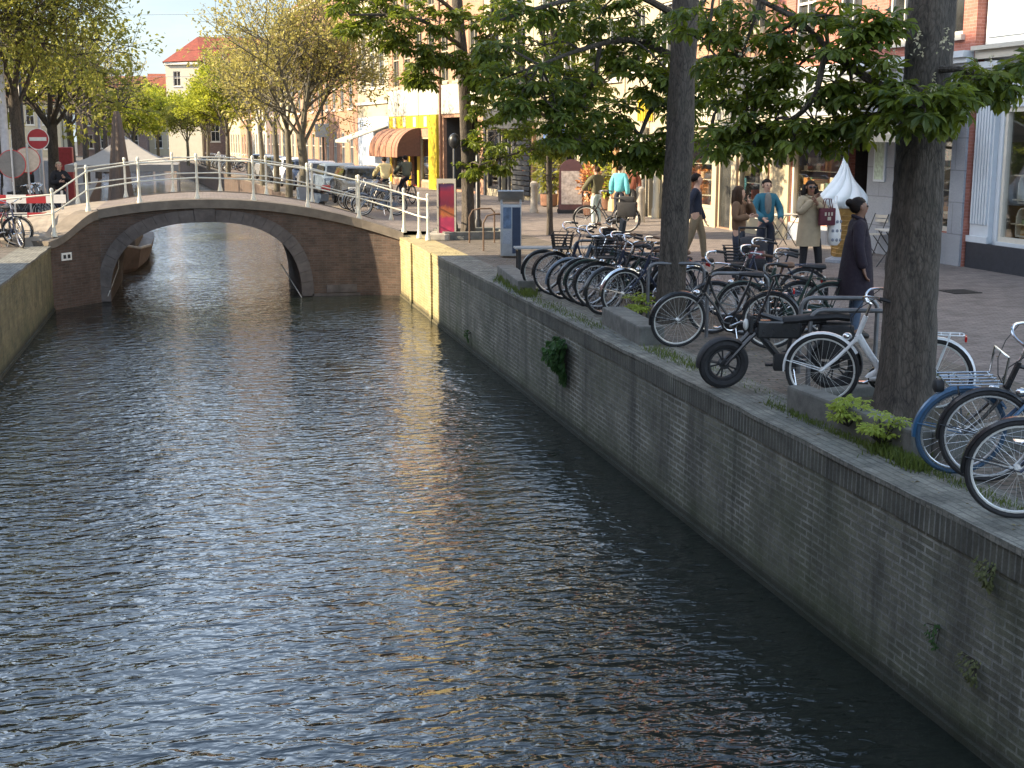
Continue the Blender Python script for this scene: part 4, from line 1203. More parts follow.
# --- far trees: recursive bare trees with small leaves
def grow(tb, tips, p, d, L, r, lvl, sp, up, nch, seg=4, sides=5):
    pts = [p]; q = p; dd = d.copy()
    for i in range(seg):
        dd = (dd + rv() * 0.16 + Vector((0, 0, up * .08))).normalized()
        q = q + dd * (L / seg)
        pts.append(q)
    tb.tube(pts, [lerp(r, r * .55, i / seg) for i in range(seg + 1)], sides, cap=False)
    if lvl == 0:
        tips.append((pts[2], dd)); tips.append((q, dd)); return
    for i in range(nch[lvl - 1]):
        t = rnd.uniform(.35, 1.0)
        k = min(int(t * seg), seg - 1)
        o = pts[k].lerp(pts[k + 1], t * seg - k)
        side = rv(); side = (side - dd * side.dot(dd)).normalized()
        nd_ = (dd * (1 - sp) + side * sp + Vector((0, 0, up * .25))).normalized()
        grow(tb, tips, o, nd_, L * rnd.uniform(.55, .78), r * .5, lvl - 1, sp, up, nch, 3, max(3, sides - 1))
    grow(tb, tips, q, dd, L * .6, r * .5, lvl - 1, sp, up, nch, 3, max(3, sides - 1))
def far_tree(name, label, base, hb, L, r, lm, nch=(4, 5, 6), sp=.6, up=.6, lsz=.14, nl=3, lvl=3, bark=None, spread=.25, group=None):
    base = Vector((base[0], base[1], 0))
    t = thing(name, label, 'tree', base, group=group)
    tb, tips = MB(), []
    tb.tube([(0, 0, 0), (0.03, 0, hb * .5), (rnd.uniform(-.08, .08), 0, hb)], [r * 1.25, r, r * .9], 10)
    for i in range(5 if lvl > 1 else 4):
        a = 2 * math.pi * i / 5 + rnd.uniform(-.3, .3)
        d = Vector((math.cos(a) * sp, math.sin(a) * sp, 1)).normalized()
        grow(tb, tips, Vector((0, 0, hb * rnd.uniform(.82, 1.0))), d, L, r * .42, lvl - 1, sp, up, nch)
    grow(tb, tips, Vector((0, 0, hb * .98)), Vector((0, 0, 1)), L * 1.1, r * .55, lvl - 1, sp, up, nch)
    tb.build('trunk', bark or m_bark2, t, smooth=True)
    if nl:
        lv = Leaves()
        for p, d in tips:
            for k in range(nl):
                q = p + rv() * spread * rnd.random()
                lv.put(rnd.choice(TP_Q), Matrix.Translation(q) @ frame_to(d + rv() * .9, rnd.uniform(-1, 1)) @ Matrix.Scale(lsz * rnd.uniform(.7, 1.3), 4))
        lv.build('crown', lm, t)
    return t
g_r = 'slim trees along the far right bank'
far_tree('bare_tree', 'large twiggy spring tree just beyond the bridge with few small buds', A(304, 190, 50), 2.6, 2.8, .18, m_bud, nch=(4, 5, 6), sp=.62, up=.5, lsz=.13, nl=5, lvl=4, spread=.35)
far_tree('bare_tree', 'twiggy tree with a thin trunk next to the large bare tree', A(289, 187, 56), 2.8, 2.6, .13, m_bud, nch=(4, 5), sp=.6, lsz=.15, nl=4)
bare_lab = ['twiggy slim tree, third trunk in from the large bare tree', 'twiggy slim tree half way along the far right bank', 'twiggy slim tree just before the yellow-green lime']
for (u, Y, lab) in [(276, 62, bare_lab[0]), (262, 70, bare_lab[1]), (250, 78, bare_lab[2])]:
    far_tree('bare_tree', lab, A(u, 165, Y), 3.2, 2.5, .13, m_bud, nch=(4, 4), sp=.5, lsz=.16, nl=4, group=g_r)
far_tree('lime_tree', 'bright yellow-green tree before the white house with the red roof', A(228, 165, 86), 3.0, 2.3, .14, m_leafy, nch=(5, 5), sp=.6, lsz=.22, nl=22, spread=.5)
far_tree('lime_tree', 'small yellow-green tree beside the brightest lime', A(208, 160, 104), 2.6, 1.9, .13, m_leafy, nch=(4, 5), sp=.6, lsz=.22, nl=14, spread=.5)
far_tree('lime_tree', 'yellow-green tree in the middle distance over the canal end', A(158, 155, 128), 2.6, 2.4, .14, m_leafy, nch=(5, 5), sp=.7, lsz=.26, nl=22, spread=.6)
far_tree('lime_tree', 'yellow-green tree over the white tent', A(134, 155, 118), 2.6, 2.2, .14, m_leafy, nch=(5, 5), sp=.7, lsz=.26, nl=18, spread=.6)
far_tree('lime_tree', 'pale olive tree between the two yellow-green limes', A(188, 158, 120), 2.4, 1.8, .13, m_leafo, nch=(4, 5), sp=.6, lsz=.2, nl=12, spread=.5)
far_tree('round_tree', 'distant tall olive tree above the low far roofs', (-17, 176), 7.0, 2.6, .2, m_leafo, nch=(4, 5), sp=.8, lsz=.3, nl=12, spread=.7)
# left bank
far_tree('street_tree', 'tall leafy olive-green tree on the left bank by the no-entry sign', A(21, 190, 42), 3.9, 2.8, .18, m_leafo, nch=(4, 5, 5), sp=.75, up=.35, lsz=.135, nl=8, spread=.45, lvl=4, bark=m_bark)
far_tree('street_tree', 'broad yellow-green tree behind the no-entry sign', A(54, 180, 52), 3.2, 2.4, .2, m_leafo, nch=(4, 5), sp=.8, up=.3, lsz=.22, nl=10, spread=.5, bark=m_bark)
for u, Y, lab in [(4, 58, 'greenish tree at the left picture edge behind the round sign'), (72, 64, 'dark twiggy tree behind the standing man'), (86, 74, 'dark twiggy tree between the red shop and the white tent'), (98, 84, 'dark twiggy tree over the left slope of the white tent'), (106, 96, 'dark twiggy tree right behind the furled parasol')]:
    far_tree('bare_tree', lab, A(u, 165, Y), 3.4, 2.6, .16, m_bud if u > 60 else m_leafo, nch=(4, 5), sp=.65, up=.5, lsz=.14, nl=3 if u > 60 else 8, bark=m_bark)
# ------------------------------------------------------------------ bicycles
m_tyre = M('tyre_rubber', (0.022, 0.022, 0.023), 0.8, var=0.25)
m_tyreb = M('tyre_blue', (0.035, 0.08, 0.14), 0.7, var=0.2)
m_rim = M('alloy', (0.62, 0.63, 0.64), 0.3, metal=0.85, var=0.1)
m_rimw = M('pale_rim', (0.62, 0.62, 0.58), 0.35, metal=0.2, var=0.1)
m_blk = M('black_paint', (0.016, 0.017, 0.019), 0.32, var=0.3, coat=0.3)
m_blkm = M('black_matt', (0.02, 0.02, 0.021), 0.7, var=0.3)
m_chrome = M('chrome', (0.7, 0.71, 0.72), 0.18, metal=1.0, var=0.05)
m_bwhite = M('bike_white', (0.74, 0.76, 0.76), 0.35, var=0.05, coat=0.3)
m_bblue = M('bike_blue', (0.03, 0.105, 0.21), 0.35, var=0.1, coat=0.3)
m_bdblue = M('bike_dark_blue', (0.022, 0.032, 0.065), 0.35, var=0.15, coat=0.3)
m_bgrey = M('bike_blue_grey', (0.13, 0.17, 0.22), 0.4, var=0.1)
m_bgreen = M('bike_dark_green', (0.02, 0.045, 0.035), 0.4, var=0.1)
m_bred = M('bike_red', (0.35, 0.025, 0.03), 0.4, var=0.1)
m_leather = M('brown_leather', (0.12, 0.06, 0.03), 0.6, var=0.2)
m_lens = M('lamp_lens', (0.65, 0.66, 0.62), 0.12, var=0.05)
m_redlens = M('red_reflector', (0.4, 0.01, 0.01), 0.25)
m_ylock = M('yellow_bell', (0.6, 0.5, 0.05), 0.4)
I4 = Matrix.Identity(4)
def make_bike(name, label, kind='oma', frame=None, fender=None, tyre=None, rim=None, rack=True, front=None, child=None, steer=0.0, bar='up', fat=False, wb=1.1, R=0.345, guard=True, crate=None, group=None, simple=False, letters=None):
    """local frame: front wheel towards +x, ground at z = 0, midway between the wheels"""
    frame = frame or m_blk; fender = fender or m_blk; tyre = tyre or m_tyre; rim = rim or m_rim
    t = thing(name, label, 'bicycle', (0, 0, 0), 0, group)
    xr, xf = -wb / 2, wb / 2
    tr = 0.021 if not fat else 0.05
    if fat: R = 0.26
    N = 20 if simple else 40
    # steering axis through the head tube
    head = Vector((xf - 0.30, 0, 0.60 if fat else 0.66)); headt = head + Vector((-0.075, 0, 0.22))
    ax = (headt - head).normalized()
    S = Matrix.Translation(head) @ Matrix.Rotation(steer, 4, ax) @ Matrix.Translation(-head)
    def wheel(x, T):
        wm = MB()
        wm.torus((x, 0, R), R - 2 * tr - 0.004, 0.011 if not fat else 0.02, N, 6, 0, T, ry=0.013 if not fat else 0.035)
        wm.tube([T @ Vector((x, -0.045, R)), T @ Vector((x, 0.045, R))], 0.022 if not fat else 0.05, 10)
        if fat:
            for i in range(5):
                for da in (-.1, .1):
                    a = 2 * math.pi * i / 5 + da
                    wm.tube([T @ Vector((x + .04 * math.cos(a), 0, R + .04 * math.sin(a))), T @ Vector((x + (R - .11) * math.cos(a + da * .8), 0, R + (R - .11) * math.sin(a + da * .8)))], 0.009, 6)
        else:
            ns = 16 if simple else 28
            for i in range(ns):
                a = 2 * math.pi * i / ns
                b_ = a + (0.5 if i % 4 < 2 else -0.5)
                sy = 0.03 if i % 2 else -0.03
                wm.tube([T @ Vector((x + .02 * math.cos(b_), sy, R + .02 * math.sin(b_))), T @ Vector((x + (R - .05) * math.cos(a), 0, R + (R - .05) * math.sin(a)))], 0.0010, 3, cap=False)
        w = wm.build('wheel', rim, t, smooth=True)
        MB().torus((x, 0, R), R - tr, tr, N, 8, 0, T).build('tyre', tyre, w, smooth=True)
    wheel(xr, I4); wheel(xf, S)
    hub_r, hub_f = Vector((xr, 0, R)), Vector((xf, 0, R))
    bb = Vector((xr + 0.47, 0, 0.29))
    seat_t = Vector((xr + 0.26, 0, 0.80)) if not fat else Vector((xr + .30, 0, .66))
    fb = MB()
    def tb(pts, r, k=8): fb.tube(pts, r, k)
    tb([head, headt], 0.023)
    tb([bb, seat_t], 0.017)
    if kind == 'diamond':
        tb([headt - ax * .03, seat_t - Vector((-.02, 0, .05))], 0.016); tb([head + ax * .02, bb], 0.019)
    elif kind == 'step':
        c = [head + ax * .04, head + Vector((-.12, 0, -.14)), head + Vector((-.24, 0, -.29)), bb + Vector((.14, 0, -.0)), bb + Vector((.0, 0, .01))]
        out = []
        for i in range(4):
            for k in range(4): out.append(c[i].lerp(c[i + 1], k / 4))
        out.append(c[-1])
        for _ in range(3): out = [out[0]] + [(out[i - 1] + out[i] * 2 + out[i + 1]) / 4 for i in range(1, len(out) - 1)] + [out[-1]]
        fb.tube(out, 0.033, 10)
        tb([bb + Vector((.10, 0, .03)), seat_t - Vector((-.03, 0, .30))], 0.02)
    elif kind == 'oma':
        c = [headt - ax * .04, head + Vector((-.12, 0, -.02)), head + Vector((-.26, 0, -.22)), bb + Vector((.03, 0, .10)), bb + Vector((-.06, 0, .16))]
        out = []
        for i in range(4):
            for k in range(4): out.append(c[i].lerp(c[i + 1], k / 4))
        out.append(c[-1])
        for _ in range(3): out = [out[0]] + [(out[i - 1] + out[i] * 2 + out[i + 1]) / 4 for i in range(1, len(out) - 1)] + [out[-1]]
        fb.tube(out, 0.015, 8)
        tb([head + ax * .02, head + Vector((-.16, 0, -.18)), bb + Vector((.08, 0, .02)), bb], 0.016)
    elif kind == 'ebike':
        fb.box(-0.02, 0.02, -.01, .01, 0, 0)
        tb([head + ax * .02, bb + Vector((.06, 0, .02))], 0.042); tb([headt - ax * .06, Vector((xr + .42, 0, .66)), Vector((xr + .10, 0, .70))], 0.028)
        tb([Vector((xr + .42, 0, .66)), bb], 0.022)
    for sy in (-.055, .055):
        o = Vector((0, sy, 0))
        tb([bb + o * .5, hub_r + o], 0.010, 6)
        tb([seat_t - Vector((0.0, 0, .06)) + o * .3, hub_r + o], 0.008, 6)
    fb.build('frame', frame, t, smooth=True)
    # fork
    fk = MB()
    for sy in (-.055, .055):
        o = Vector((0, sy, 0))
        if fat: fk.tube([S @ (head + o - ax * .02), S @ (head.lerp(hub_f, .45) + o), S @ (hub_f + o)], [.024, .024, .02], 8)
        else: fk.tube([S @ (head + o * .6), S @ (head.lerp(hub_f, .6) + o + Vector((-.015, 0, 0))), S @ (hub_f + o)], [.016, .013, .010], 8)
    fk.tube([S @ (head + Vector((0, -.05, 0))), S @ (head + Vector((0, .05, 0)))], .02, 8)
    fk.build('fork', fender if kind in ('step',) else frame, t, smooth=True)
    # handlebar
    hb = MB()
    st = headt + ax * (0.30 if fat else 0.12)
    hb.tube([S @ headt, S @ st], 0.013, 8)
    if bar == 'up':
        for sy in (-1, 1):
            p = [st, st + Vector((.07, sy * .09, .05)), st + Vector((.04, sy * .22, .11)), st + Vector((-.10, sy * .29, .10)), st + Vector((-.22, sy * .30, .07))]
            out = []
            for i in range(4):
                for k in range(3): out.append(p[i].lerp(p[i + 1], k / 3))
            out.append(p[-1])
            for _ in range(2): out = [out[0]] + [(out[i - 1] + out[i] * 2 + out[i + 1]) / 4 for i in range(1, len(out) - 1)] + [out[-1]]
            hb.tube([S @ q for q in out], .0115, 8)
        gr = [(st + Vector((-.10, sy * .292, .098)), st + Vector((-.235, sy * .30, .068))) for sy in (-1, 1)]
    else:
        p = [st + Vector((-.08, -.31, .03)), st + Vector((-.0, -.16, .035)), st, st + Vector((0, .16, .035)), st + Vector((-.08, .31, .03))]
        hb.tube([S @ q for q in p], .0115, 8)
        gr = [(st + Vector((-.05, sy * .24, .034)), st + Vector((-.09, sy * .35, .03))) for sy in (-1, 1)]
    h = hb.build('handlebar', m_chrome if bar == 'up' and not fat else m_blk, t, smooth=True)
    for a, b_ in gr:
        MB().tube([S @ a, S @ b_], .017, 8).build('grip', m_blkm if kind != 'diamond' else m_leather, h, smooth=True)
    lv = MB()
    for a, b_ in gr:
        o = Vector((.05, 0, -.02))
        lv.tube([S @ (a + Vector((.03, 0, 0))), S @ (a.lerp(b_, .5) + o)], .006, 5)
    lv.build('brake_lever', m_chrome, h)
    # cables
    if not simple:
        cb = MB()
        for sy in (-1, 1):
            a = gr[0 if sy < 0 else 1][0] + Vector((.04, 0, 0))
            m_ = Vector((head.x + .17, sy * .07, head.z + .22))
            out = [a.lerp(m_, k / 4).lerp(m_.lerp(head, k / 4), k / 4) for k in range(5)]
            cb.tube([S @ q for q in out], .004, 4)
        cb.build('brake_cable', m_blkm, t)
    # saddle
    sd = MB()
    if fat:
        prof = []
        pts = [(xr - .12, .74, .085), (xr + .0, .755, .10), (xr + .22, .74, .10), (xr + .40, .71, .085), (xr + .52, .70, .07)]
        vs_, fs = [], []
        for x, z, w in pts:
            for k in range(10):
                a = 2 * math.pi * k / 10
                vs_.append((x, w * math.cos(a), z + .042 * math.sin(a)))
        for i in range(4):
            for k in range(10):
                a, b_ = i * 10 + k, i * 10 + (k + 1) % 10
                fs.append((a, b_, b_ + 10, a + 10))
        fs += [tuple(range(10)), tuple(range(49, 39, -1))]
        sd.add(vs_, fs)
    else:
        z = seat_t.z + 0.11
        sd.tube([seat_t, seat_t + Vector((-.02, 0, .08))], .012, 8)
        pts = [(-.14, .075, .03), (-.11, .10, .038), (-.04, .095, .035), (.03, .055, .028), (.10, .03, .022), (.15, .02, .016)]
        vs_, fs = [], []
        for x, w, hh in pts:
            for k in range(10):
                a = 2 * math.pi * k / 10
                vs_.append((seat_t.x - .02 + x, w * math.cos(a), z + hh * math.sin(a) - .01))
        n_ = len(pts)
        for i in range(n_ - 1):
            for k in range(10):
                a, b_ = i * 10 + k, i * 10 + (k + 1) % 10
                fs.append((a, b_, b_ + 10, a + 10))
        fs += [tuple(range(10)), tuple(range(n_ * 10 - 1, n_ * 10 - 11, -1))]
        sd.add(vs_, fs)
    sd.build('saddle', m_leather if kind == 'diamond' else m_blkm, t, smooth=True)
    # fenders
    def fend(x, a0, a1, T):
        fm = MB()
        w = 0.03 if not fat else .06
        vs_, fs = [], []
        K = 18
        for i in range(K + 1):
            a = lerp(a0, a1, i / K)
            for yy, dr_ in ((-w, -.014), (-w * .5, .004), (w * .5, .004), (w, -.014)):
                rr = R + .018 + dr_
                vs_.append(T @ Vector((x + rr * math.cos(a), yy, R + rr * math.sin(a))))
        for i in range(K):
            for k in range(3):
                a, b_ = i * 4 + k, i * 4 + k + 1
                fs.append((a, b_, b_ + 4, a + 4))
        fm.add(vs_, fs)
        for sy in (-.05, .05):
            a = lerp(a0, a1, .12 if x > 0 else .85)
            fm.tube([T @ Vector((x, sy, R)), T @ Vector((x + (R + .01) * math.cos(a), sy * .6, R + (R + .01) * math.sin(a)))], .004, 4)
        fm.build('mudguard', fender, t, smooth=True)
    fend(xf, R_(-5), R_(150) if not fat else R_(140), S)
    fend(xr, R_(20), R_(205), I4)
    # crank, pedals, chain guard
    ck = MB()
    pa = R_(25)
    for sy, s in ((-.09, 1), (.09, -1)):
        e = bb + Vector((.17 * s * math.cos(pa), sy, -.17 * s * math.sin(pa)))
        ck.tube([bb + Vector((0, sy, 0)), e], .010, 6)
        ck.bbox(e.x - .045, e.x + .045, e.y + (0 if sy > 0 else -.08), e.y + (.08 if sy > 0 else 0), e.z - .012, e.z + .012, .004)
    ck.tube([bb + Vector((0, -.09, 0)), bb + Vector((0, .09, 0))], .02, 8)
    ck.torus((bb.x, -.05, bb.z), .085, .008, 20, 5)
    ck.build('crank', m_chrome if not fat else m_blkm, t, smooth=True)
    if guard:
        gm = MB()
        poly = []
        for i in range(9):
            a = math.pi / 2 + math.pi * i / 8
            poly.append((hub_r.x + .055 * math.cos(a), hub_r.z + .055 * math.sin(a)))
        for i in range(9):
            a = -math.pi / 2 + math.pi * i / 8
            poly.append((bb.x + .115 * math.cos(a), bb.z + .115 * math.sin(a)))
        gm.ext(poly, -.085, -.055)
        gm.build('chain_case', fender if kind != 'step' else m_blk, t)
    if fat:
        MB().bbox(bb.x - .10, bb.x + .13, -.06, .06, bb.z - .1, bb.z + .08, .02).build('motor', m_blkm, t, smooth=True)
        bt = MB().bbox(xr + .34, xr + .78, -.05, .05, .52, .70, .02)
        bt.build('battery', m_blk, t)
        pg = MB()
        for sy in (-1, 1): pg.bbox(xr - .16, xr + .16, sy * .11 - .05, sy * .11 + .05, .34, .68, .03)
        pg.build('pannier', m_blkm, t, smooth=True)
        hl = MB().ball(S @ (head + Vector((.09, 0, .06))), (.03, .05, .06), 10, 8)
        hl.build('headlight', m_lens, t, smooth=True)
        MB().bbox(head.x + .03, head.x + .07, -.06, .06, head.z - .02, head.z + .16, .01, T=S).build('headlight_housing', m_blkm, t)
    # kickstand
    ks = MB()
    for sy in (-1, 1):
        ks.tube([bb + Vector((-.06, sy * .04, -.04)), Vector((bb.x - .10, sy * .13, 0.012))], .008, 6)
    ks.build('kickstand', m_chrome, t)
    if rack and not fat:
        rk = MB()
        z = R * 2 + .05
        for sy in (-.06, .06):
            rk.tube([(xr + .20, sy * .6, z), (xr - .22, sy, z), (xr - .24, sy * .4, z)], .007, 6)
            rk.tube([(xr - .12, sy, z), (xr, sy, R)], .006, 6)
        for i in range(5): rk.tube([(xr + .12 - i * .08, -.06, z), (xr + .12 - i * .08, .06, z)], .005, 5)
        r_ = rk.build('rear_rack', frame if frame is not m_bwhite else m_bwhite, t, smooth=True)
        MB().bbox(xr - .265, xr - .245, -.05, .05, z - .06, z - .01, .004).build('rear_reflector', m_redlens, t)
    if not fat:
        p = S @ (head + Vector((.085, 0, .02)))
        l_ = MB().ball(p, (.045, .035, .035), 10, 8)
        l_.build('headlight', m_chrome if not simple else m_blk, t, smooth=True)
    if front == 'rack':
        fr_ = MB()
        z = R * 2 + .07
        for sy in (-.14, -.07, 0, .07, .14): fr_.tube([S @ Vector((xf - .22, sy, z)), S @ Vector((xf + .18, sy, z))], .006, 5)
        for x in (-.2, -.07, .06, .18): fr_.tube([S @ Vector((xf + x, -.14, z)), S @ Vector((xf + x, .14, z))], .006, 5)
        fr_.tube([S @ Vector((xf - .22, -.14, z)), S @ Vector((xf - .24, -.14, z + .2)), S @ Vector((xf - .24, .14, z + .2)), S @ Vector((xf - .22, .14, z))], .009, 6)
        for sy in (-.1, .1): fr_.tube([S @ Vector((xf + .1, sy, z)), S @ Vector((xf, sy * .55, R))], .007, 5)
        fr_.build('front_rack', m_chrome, t, smooth=True)
        MB().lathe([(.001, -.03), (.045, -.028), (.05, .03), (.03, .04)], 14, T=S @ Matrix.Translation((xf + .2, .0, z - .05)) @ Matrix.Rotation(math.pi / 2, 4, 'Y')).build('headlight', m_blkm, t, smooth=True)
    if front == 'basket' or crate:
        bk = MB()
        z0 = R * 2 + .08
        T = S @ Matrix.Translation((xf - .12, 0, z0))
        for k in range(6):
            z = k * .045
            w, d = .18 + .01 * k, .13 + .008 * k
            bk.tube([T @ Vector(q) for q in ((-d, -w, z), (d, -w, z), (d, w, z), (-d, w, z), (-d, -w, z))], .007, 4)
        for i in range(8):
            y = lerp(-.17, .17, i / 7)
            bk.tube([T @ Vector((-.13, y, 0)), T @ Vector((-.16, y * 1.2, .23))], .005, 4); bk.tube([T @ Vector((.13, y, 0)), T @ Vector((.16, y * 1.2, .23))], .005, 4)
        bk.box(-.13, .13, -.17, .17, -.01, .0, 0, T)
        bk.build('basket', m_blkm, t)
    if child:
        cs = MB()
        T = Matrix.Translation((xr + .0, 0, R * 2 + .10))
        cs.bbox(-.14, .16, -.15, .15, 0, .07, .02, T=T).bbox(-.2, -.14, -.15, .15, 0.0, .42, .02, T=T @ Matrix.Rotation(-.12, 4, 'Y'))
        for sy in (-1, 1): cs.bbox(-.14, .1, sy * .16 - .015, sy * .16 + .015, .02, .22, .01, T=T).bbox(.12, .2, sy * .13 - .03, sy * .13 + .03, -.3, .05, .01, T=T)
        cs.build('child_seat', m_blkm, t, smooth=True)
    if letters:
        a, b_ = head + Vector((-.15, 0, -.17)), head + Vector((-.24, 0, -.29))
    return t
def px_place(root, front, rear, z=0.0, tilt=0.0, label=None):
    """stand a bicycle with its front wheel on the ground under pixel `front`, heading away from pixel `rear`"""
    f = G(*front, z)
    r = G(*rear, z)
    d = (f - r).normalized()
    wb = root.get('wb', 1.1)
    mid = f - d * wb / 2
    root.location = (mid.x, mid.y, z)
    root.rotation_euler = (tilt, 0, math.atan2(d.y, d.x))
    if label: root['label'] = label
    return root
def heading(root, x, y, deg, tilt=0.0, label=None):
    """front wheel contact at (x, y), front pointing to deg"""
    a = R_(deg); wb = 1.1
    root.location = (x - math.cos(a) * wb / 2, y - math.sin(a) * wb / 2, 0.006)
    root.rotation_euler = (tilt, 0, a)
    if label: root['label'] = label
    return root
GB = 'bicycles parked along the quay'
def at_px(root, u, v, deg, tilt=0.0, label=None):
    p = G(u, v)
    return heading(root, p.x, p.y, deg, tilt, label)
# the individual ones in front
bk = make_bike('bicycle', 'white step-through bicycle with black tyres half behind the foreground tree trunk', 'step', m_bwhite, m_bwhite, m_tyre, m_rimw, steer=R_(-4), wb=1.0, group=GB)
at_px(bk, 815, 406, 150, R_(-4))
bk = make_bike('electric_bicycle', 'black fat-tyred electric bicycle with a long flat seat', 'ebike', m_blk, m_blkm, m_tyre, m_blkm, fat=True, bar='up', guard=False, steer=R_(14), group=GB)
at_px(bk, 722, 388, 161, R_(-3))
bk = make_bike('bicycle', 'black bicycle with pale rims and an upright bar left of the electric one', 'oma', m_blk, m_blk, m_tyre, m_rimw, steer=R_(20), group=GB)
at_px(bk, 677, 347, 158, R_(-5))
bk = make_bike('bicycle', 'black framed bicycle with blue mudguard and tyre and a chrome front carrier', 'diamond', m_blk, m_bblue, m_tyreb, m_rim, front='rack', bar='up', steer=R_(8), group=GB)
at_px(bk, 956, 474, 160, R_(-6))
bk = make_bike('bicycle', 'bright blue framed bicycle with black tyres by the right picture edge', 'diamond', m_bblue, m_blk, m_tyre, m_rim, bar='up', steer=R_(-8), group=GB)
at_px(bk, 984, 483, 166, R_(-3))
bk = make_bike('bicycle', 'nearest bicycle, dark blue with a pale rim, cut by the right picture edge', 'oma', m_bdblue, m_blk, m_tyre, m_rimw, bar='up', steer=R_(4), group=GB)
at_px(bk, 1014, 519, 152, R_(-4))
# masters for the crowd left of the second trunk
A1 = make_bike('bicycle', 'grey black bicycle with a child seat, first of the row by the bench', 'oma', m_blk, m_blk, m_tyre, m_rimw, child=True, steer=R_(6), group=GB)
at_px(A1, 542, 292, 172, R_(-5))
A2 = make_bike('bicycle', 'dark bicycle with a black basket, second of the row from the bench', 'oma', m_bdblue, m_blk, m_tyre, m_rim, front='basket', steer=R_(-10), group=GB)
at_px(A2, 554, 296, 168, R_(-6))
A3 = make_bike('bicycle', 'blue grey bicycle leaning in the row, third from the bench', 'diamond', m_bgrey, m_bgrey, m_tyre, m_rim, steer=R_(25), group=GB)
at_px(A3, 567, 299, 160, R_(-10))
A4 = make_bike('bicycle', 'dark green bicycle in the middle of the packed row', 'oma', m_bgreen, m_bgreen, m_tyre, m_rim, steer=R_(-12), group=GB)
at_px(A4, 587, 307, 182, R_(-5))
A5 = make_bike('bicycle', 'black bicycle with chrome bar beside the pale rimmed one', 'diamond', m_blk, m_blk, m_tyre, m_rim, steer=R_(10), group=GB)
at_px(A5, 603, 315, 186, R_(-5))
A6 = make_bike('bicycle', 'dark blue bicycle with pale rims just left of the second trunk', 'diamond', m_bdblue, m_chrome, m_tyre, m_rimw, steer=R_(-6), group=GB)
at_px(A6, 622, 318, 192, R_(-7))
for src, u, v, deg, tl, lab in [(A5, 578, 303, 175, -6, 'black bicycle squeezed between the blue grey and the dark green one'), (A2, 597, 310, 172, -4, 'basket bicycle in the thick of the packed row'), 
                               (A5, 712, 334, 163, -4, 'black bicycle behind the pale rimmed one right of the second trunk'), (A4, 742, 336, 166, -6, 'dark green bicycle behind the electric bicycle'), (A2, 725, 318, 172, -3, 'basket bicycle in front of the pram')]:
    at_px(dup(src, (0, 0, 0), 0, lab, GB), u, v, deg, R_(tl))
# far ones
S1 = make_bike('bicycle', 'black bicycle leaning on the left end of the bridge railing', 'oma', m_blk, m_blk, m_tyre, m_rimw, simple=True)
heading(S1, -5.3, 31.9, 195, R_(-6))
S2 = make_bike('bicycle', 'dark blue bicycle leaning on the white railing post at the left', 'diamond', m_bdblue, m_blk, m_tyre, m_rim, simple=True)
heading(S2, -4.05, 31.4, -68, R_(5))
GFL = 'bicycles parked beyond the bridge on the left bank'
for i in range(5):
    heading(dup(S1, (0, 0, 0), 0, 'dark bicycle in the cluster between the standing man and the furled parasol', GFL), -4.55 + .02 * i, 40.2 + i * .62, -12 + 9 * (i % 3), R_(-5))
S3 = make_bike('bicycle', 'small blue grey bicycle at the near end of the far right bank row', 'diamond', m_bgrey, m_bgrey, m_tyre, m_rimw, simple=True, group='bicycles parked along the far right bank')
heading(S3, 5.0, 42.2, 170, R_(-5))
GFR = 'bicycles parked along the far right bank'
for i in range(30):
    y = 43 + i * .75 if i < 5 else 92 + i * 1.1 + (i % 3) * .2
    src = S1 if i % 3 else S3
    if i == 1: continue
    heading(dup(src, (0, 0, 0), 0, 'small dark bicycle in the long row on the far right bank beyond the bridge' if src is S1 else 'small blue grey bicycle in the long row on the far right bank beyond the bridge', GFR), pl(ER, y) + .5, y, 175 + 10 * (i % 4), R_(-5))
# bicycle racks
m_hoop = M('galvanised_hoop', (0.17, 0.175, 0.18), 0.45, metal=0.6, var=0.2)
def hoop(x, y, lab, w=.75, h=.82):
    mb = MB()
    r = .12
    p = [(-w / 2, 0, 0), (-w / 2, 0, h - r)] + [(-w / 2 + r - r * math.cos(a), 0, h - r + r * math.sin(a)) for a in (.4, .8, 1.2)] + [(-w / 2 + r, 0, h), (w / 2 - r, 0, h)] + [(w / 2 - r + r * math.sin(a), 0, h - r + r * math.cos(a)) for a in (.4, .8, 1.2)] + [(w / 2, 0, h - r), (w / 2, 0, 0)]
    mb.tube(p, .024, 10)
    o = quick('bike_rack', mb, m_hoop, lab, 'bike rack', 'bike racks on the quay', smooth=True)
    o.location = (x, y, 0)
    o.rotation_euler = (0, 0, R_(-18))
p = G(848, 392); hoop(p.x, p.y, 'grey steel hoop rack left of the foreground tree trunk', .8)
p = G(836, 374); hoop(p.x, p.y, 'grey steel hoop rack between the white and the electric bicycle', .8)
for x, y, lab in [(6.5, 15.2, 'steel hoop rack behind the electric bicycle'), (6.2, 16.6, 'steel hoop rack right of the second trunk'), (6.3, 19.4, 'steel hoop rack within the packed bicycle row'), (6.3, 20.6, 'steel hoop rack at the bench end of the bicycle row')]:
    hoop(x, y, lab)
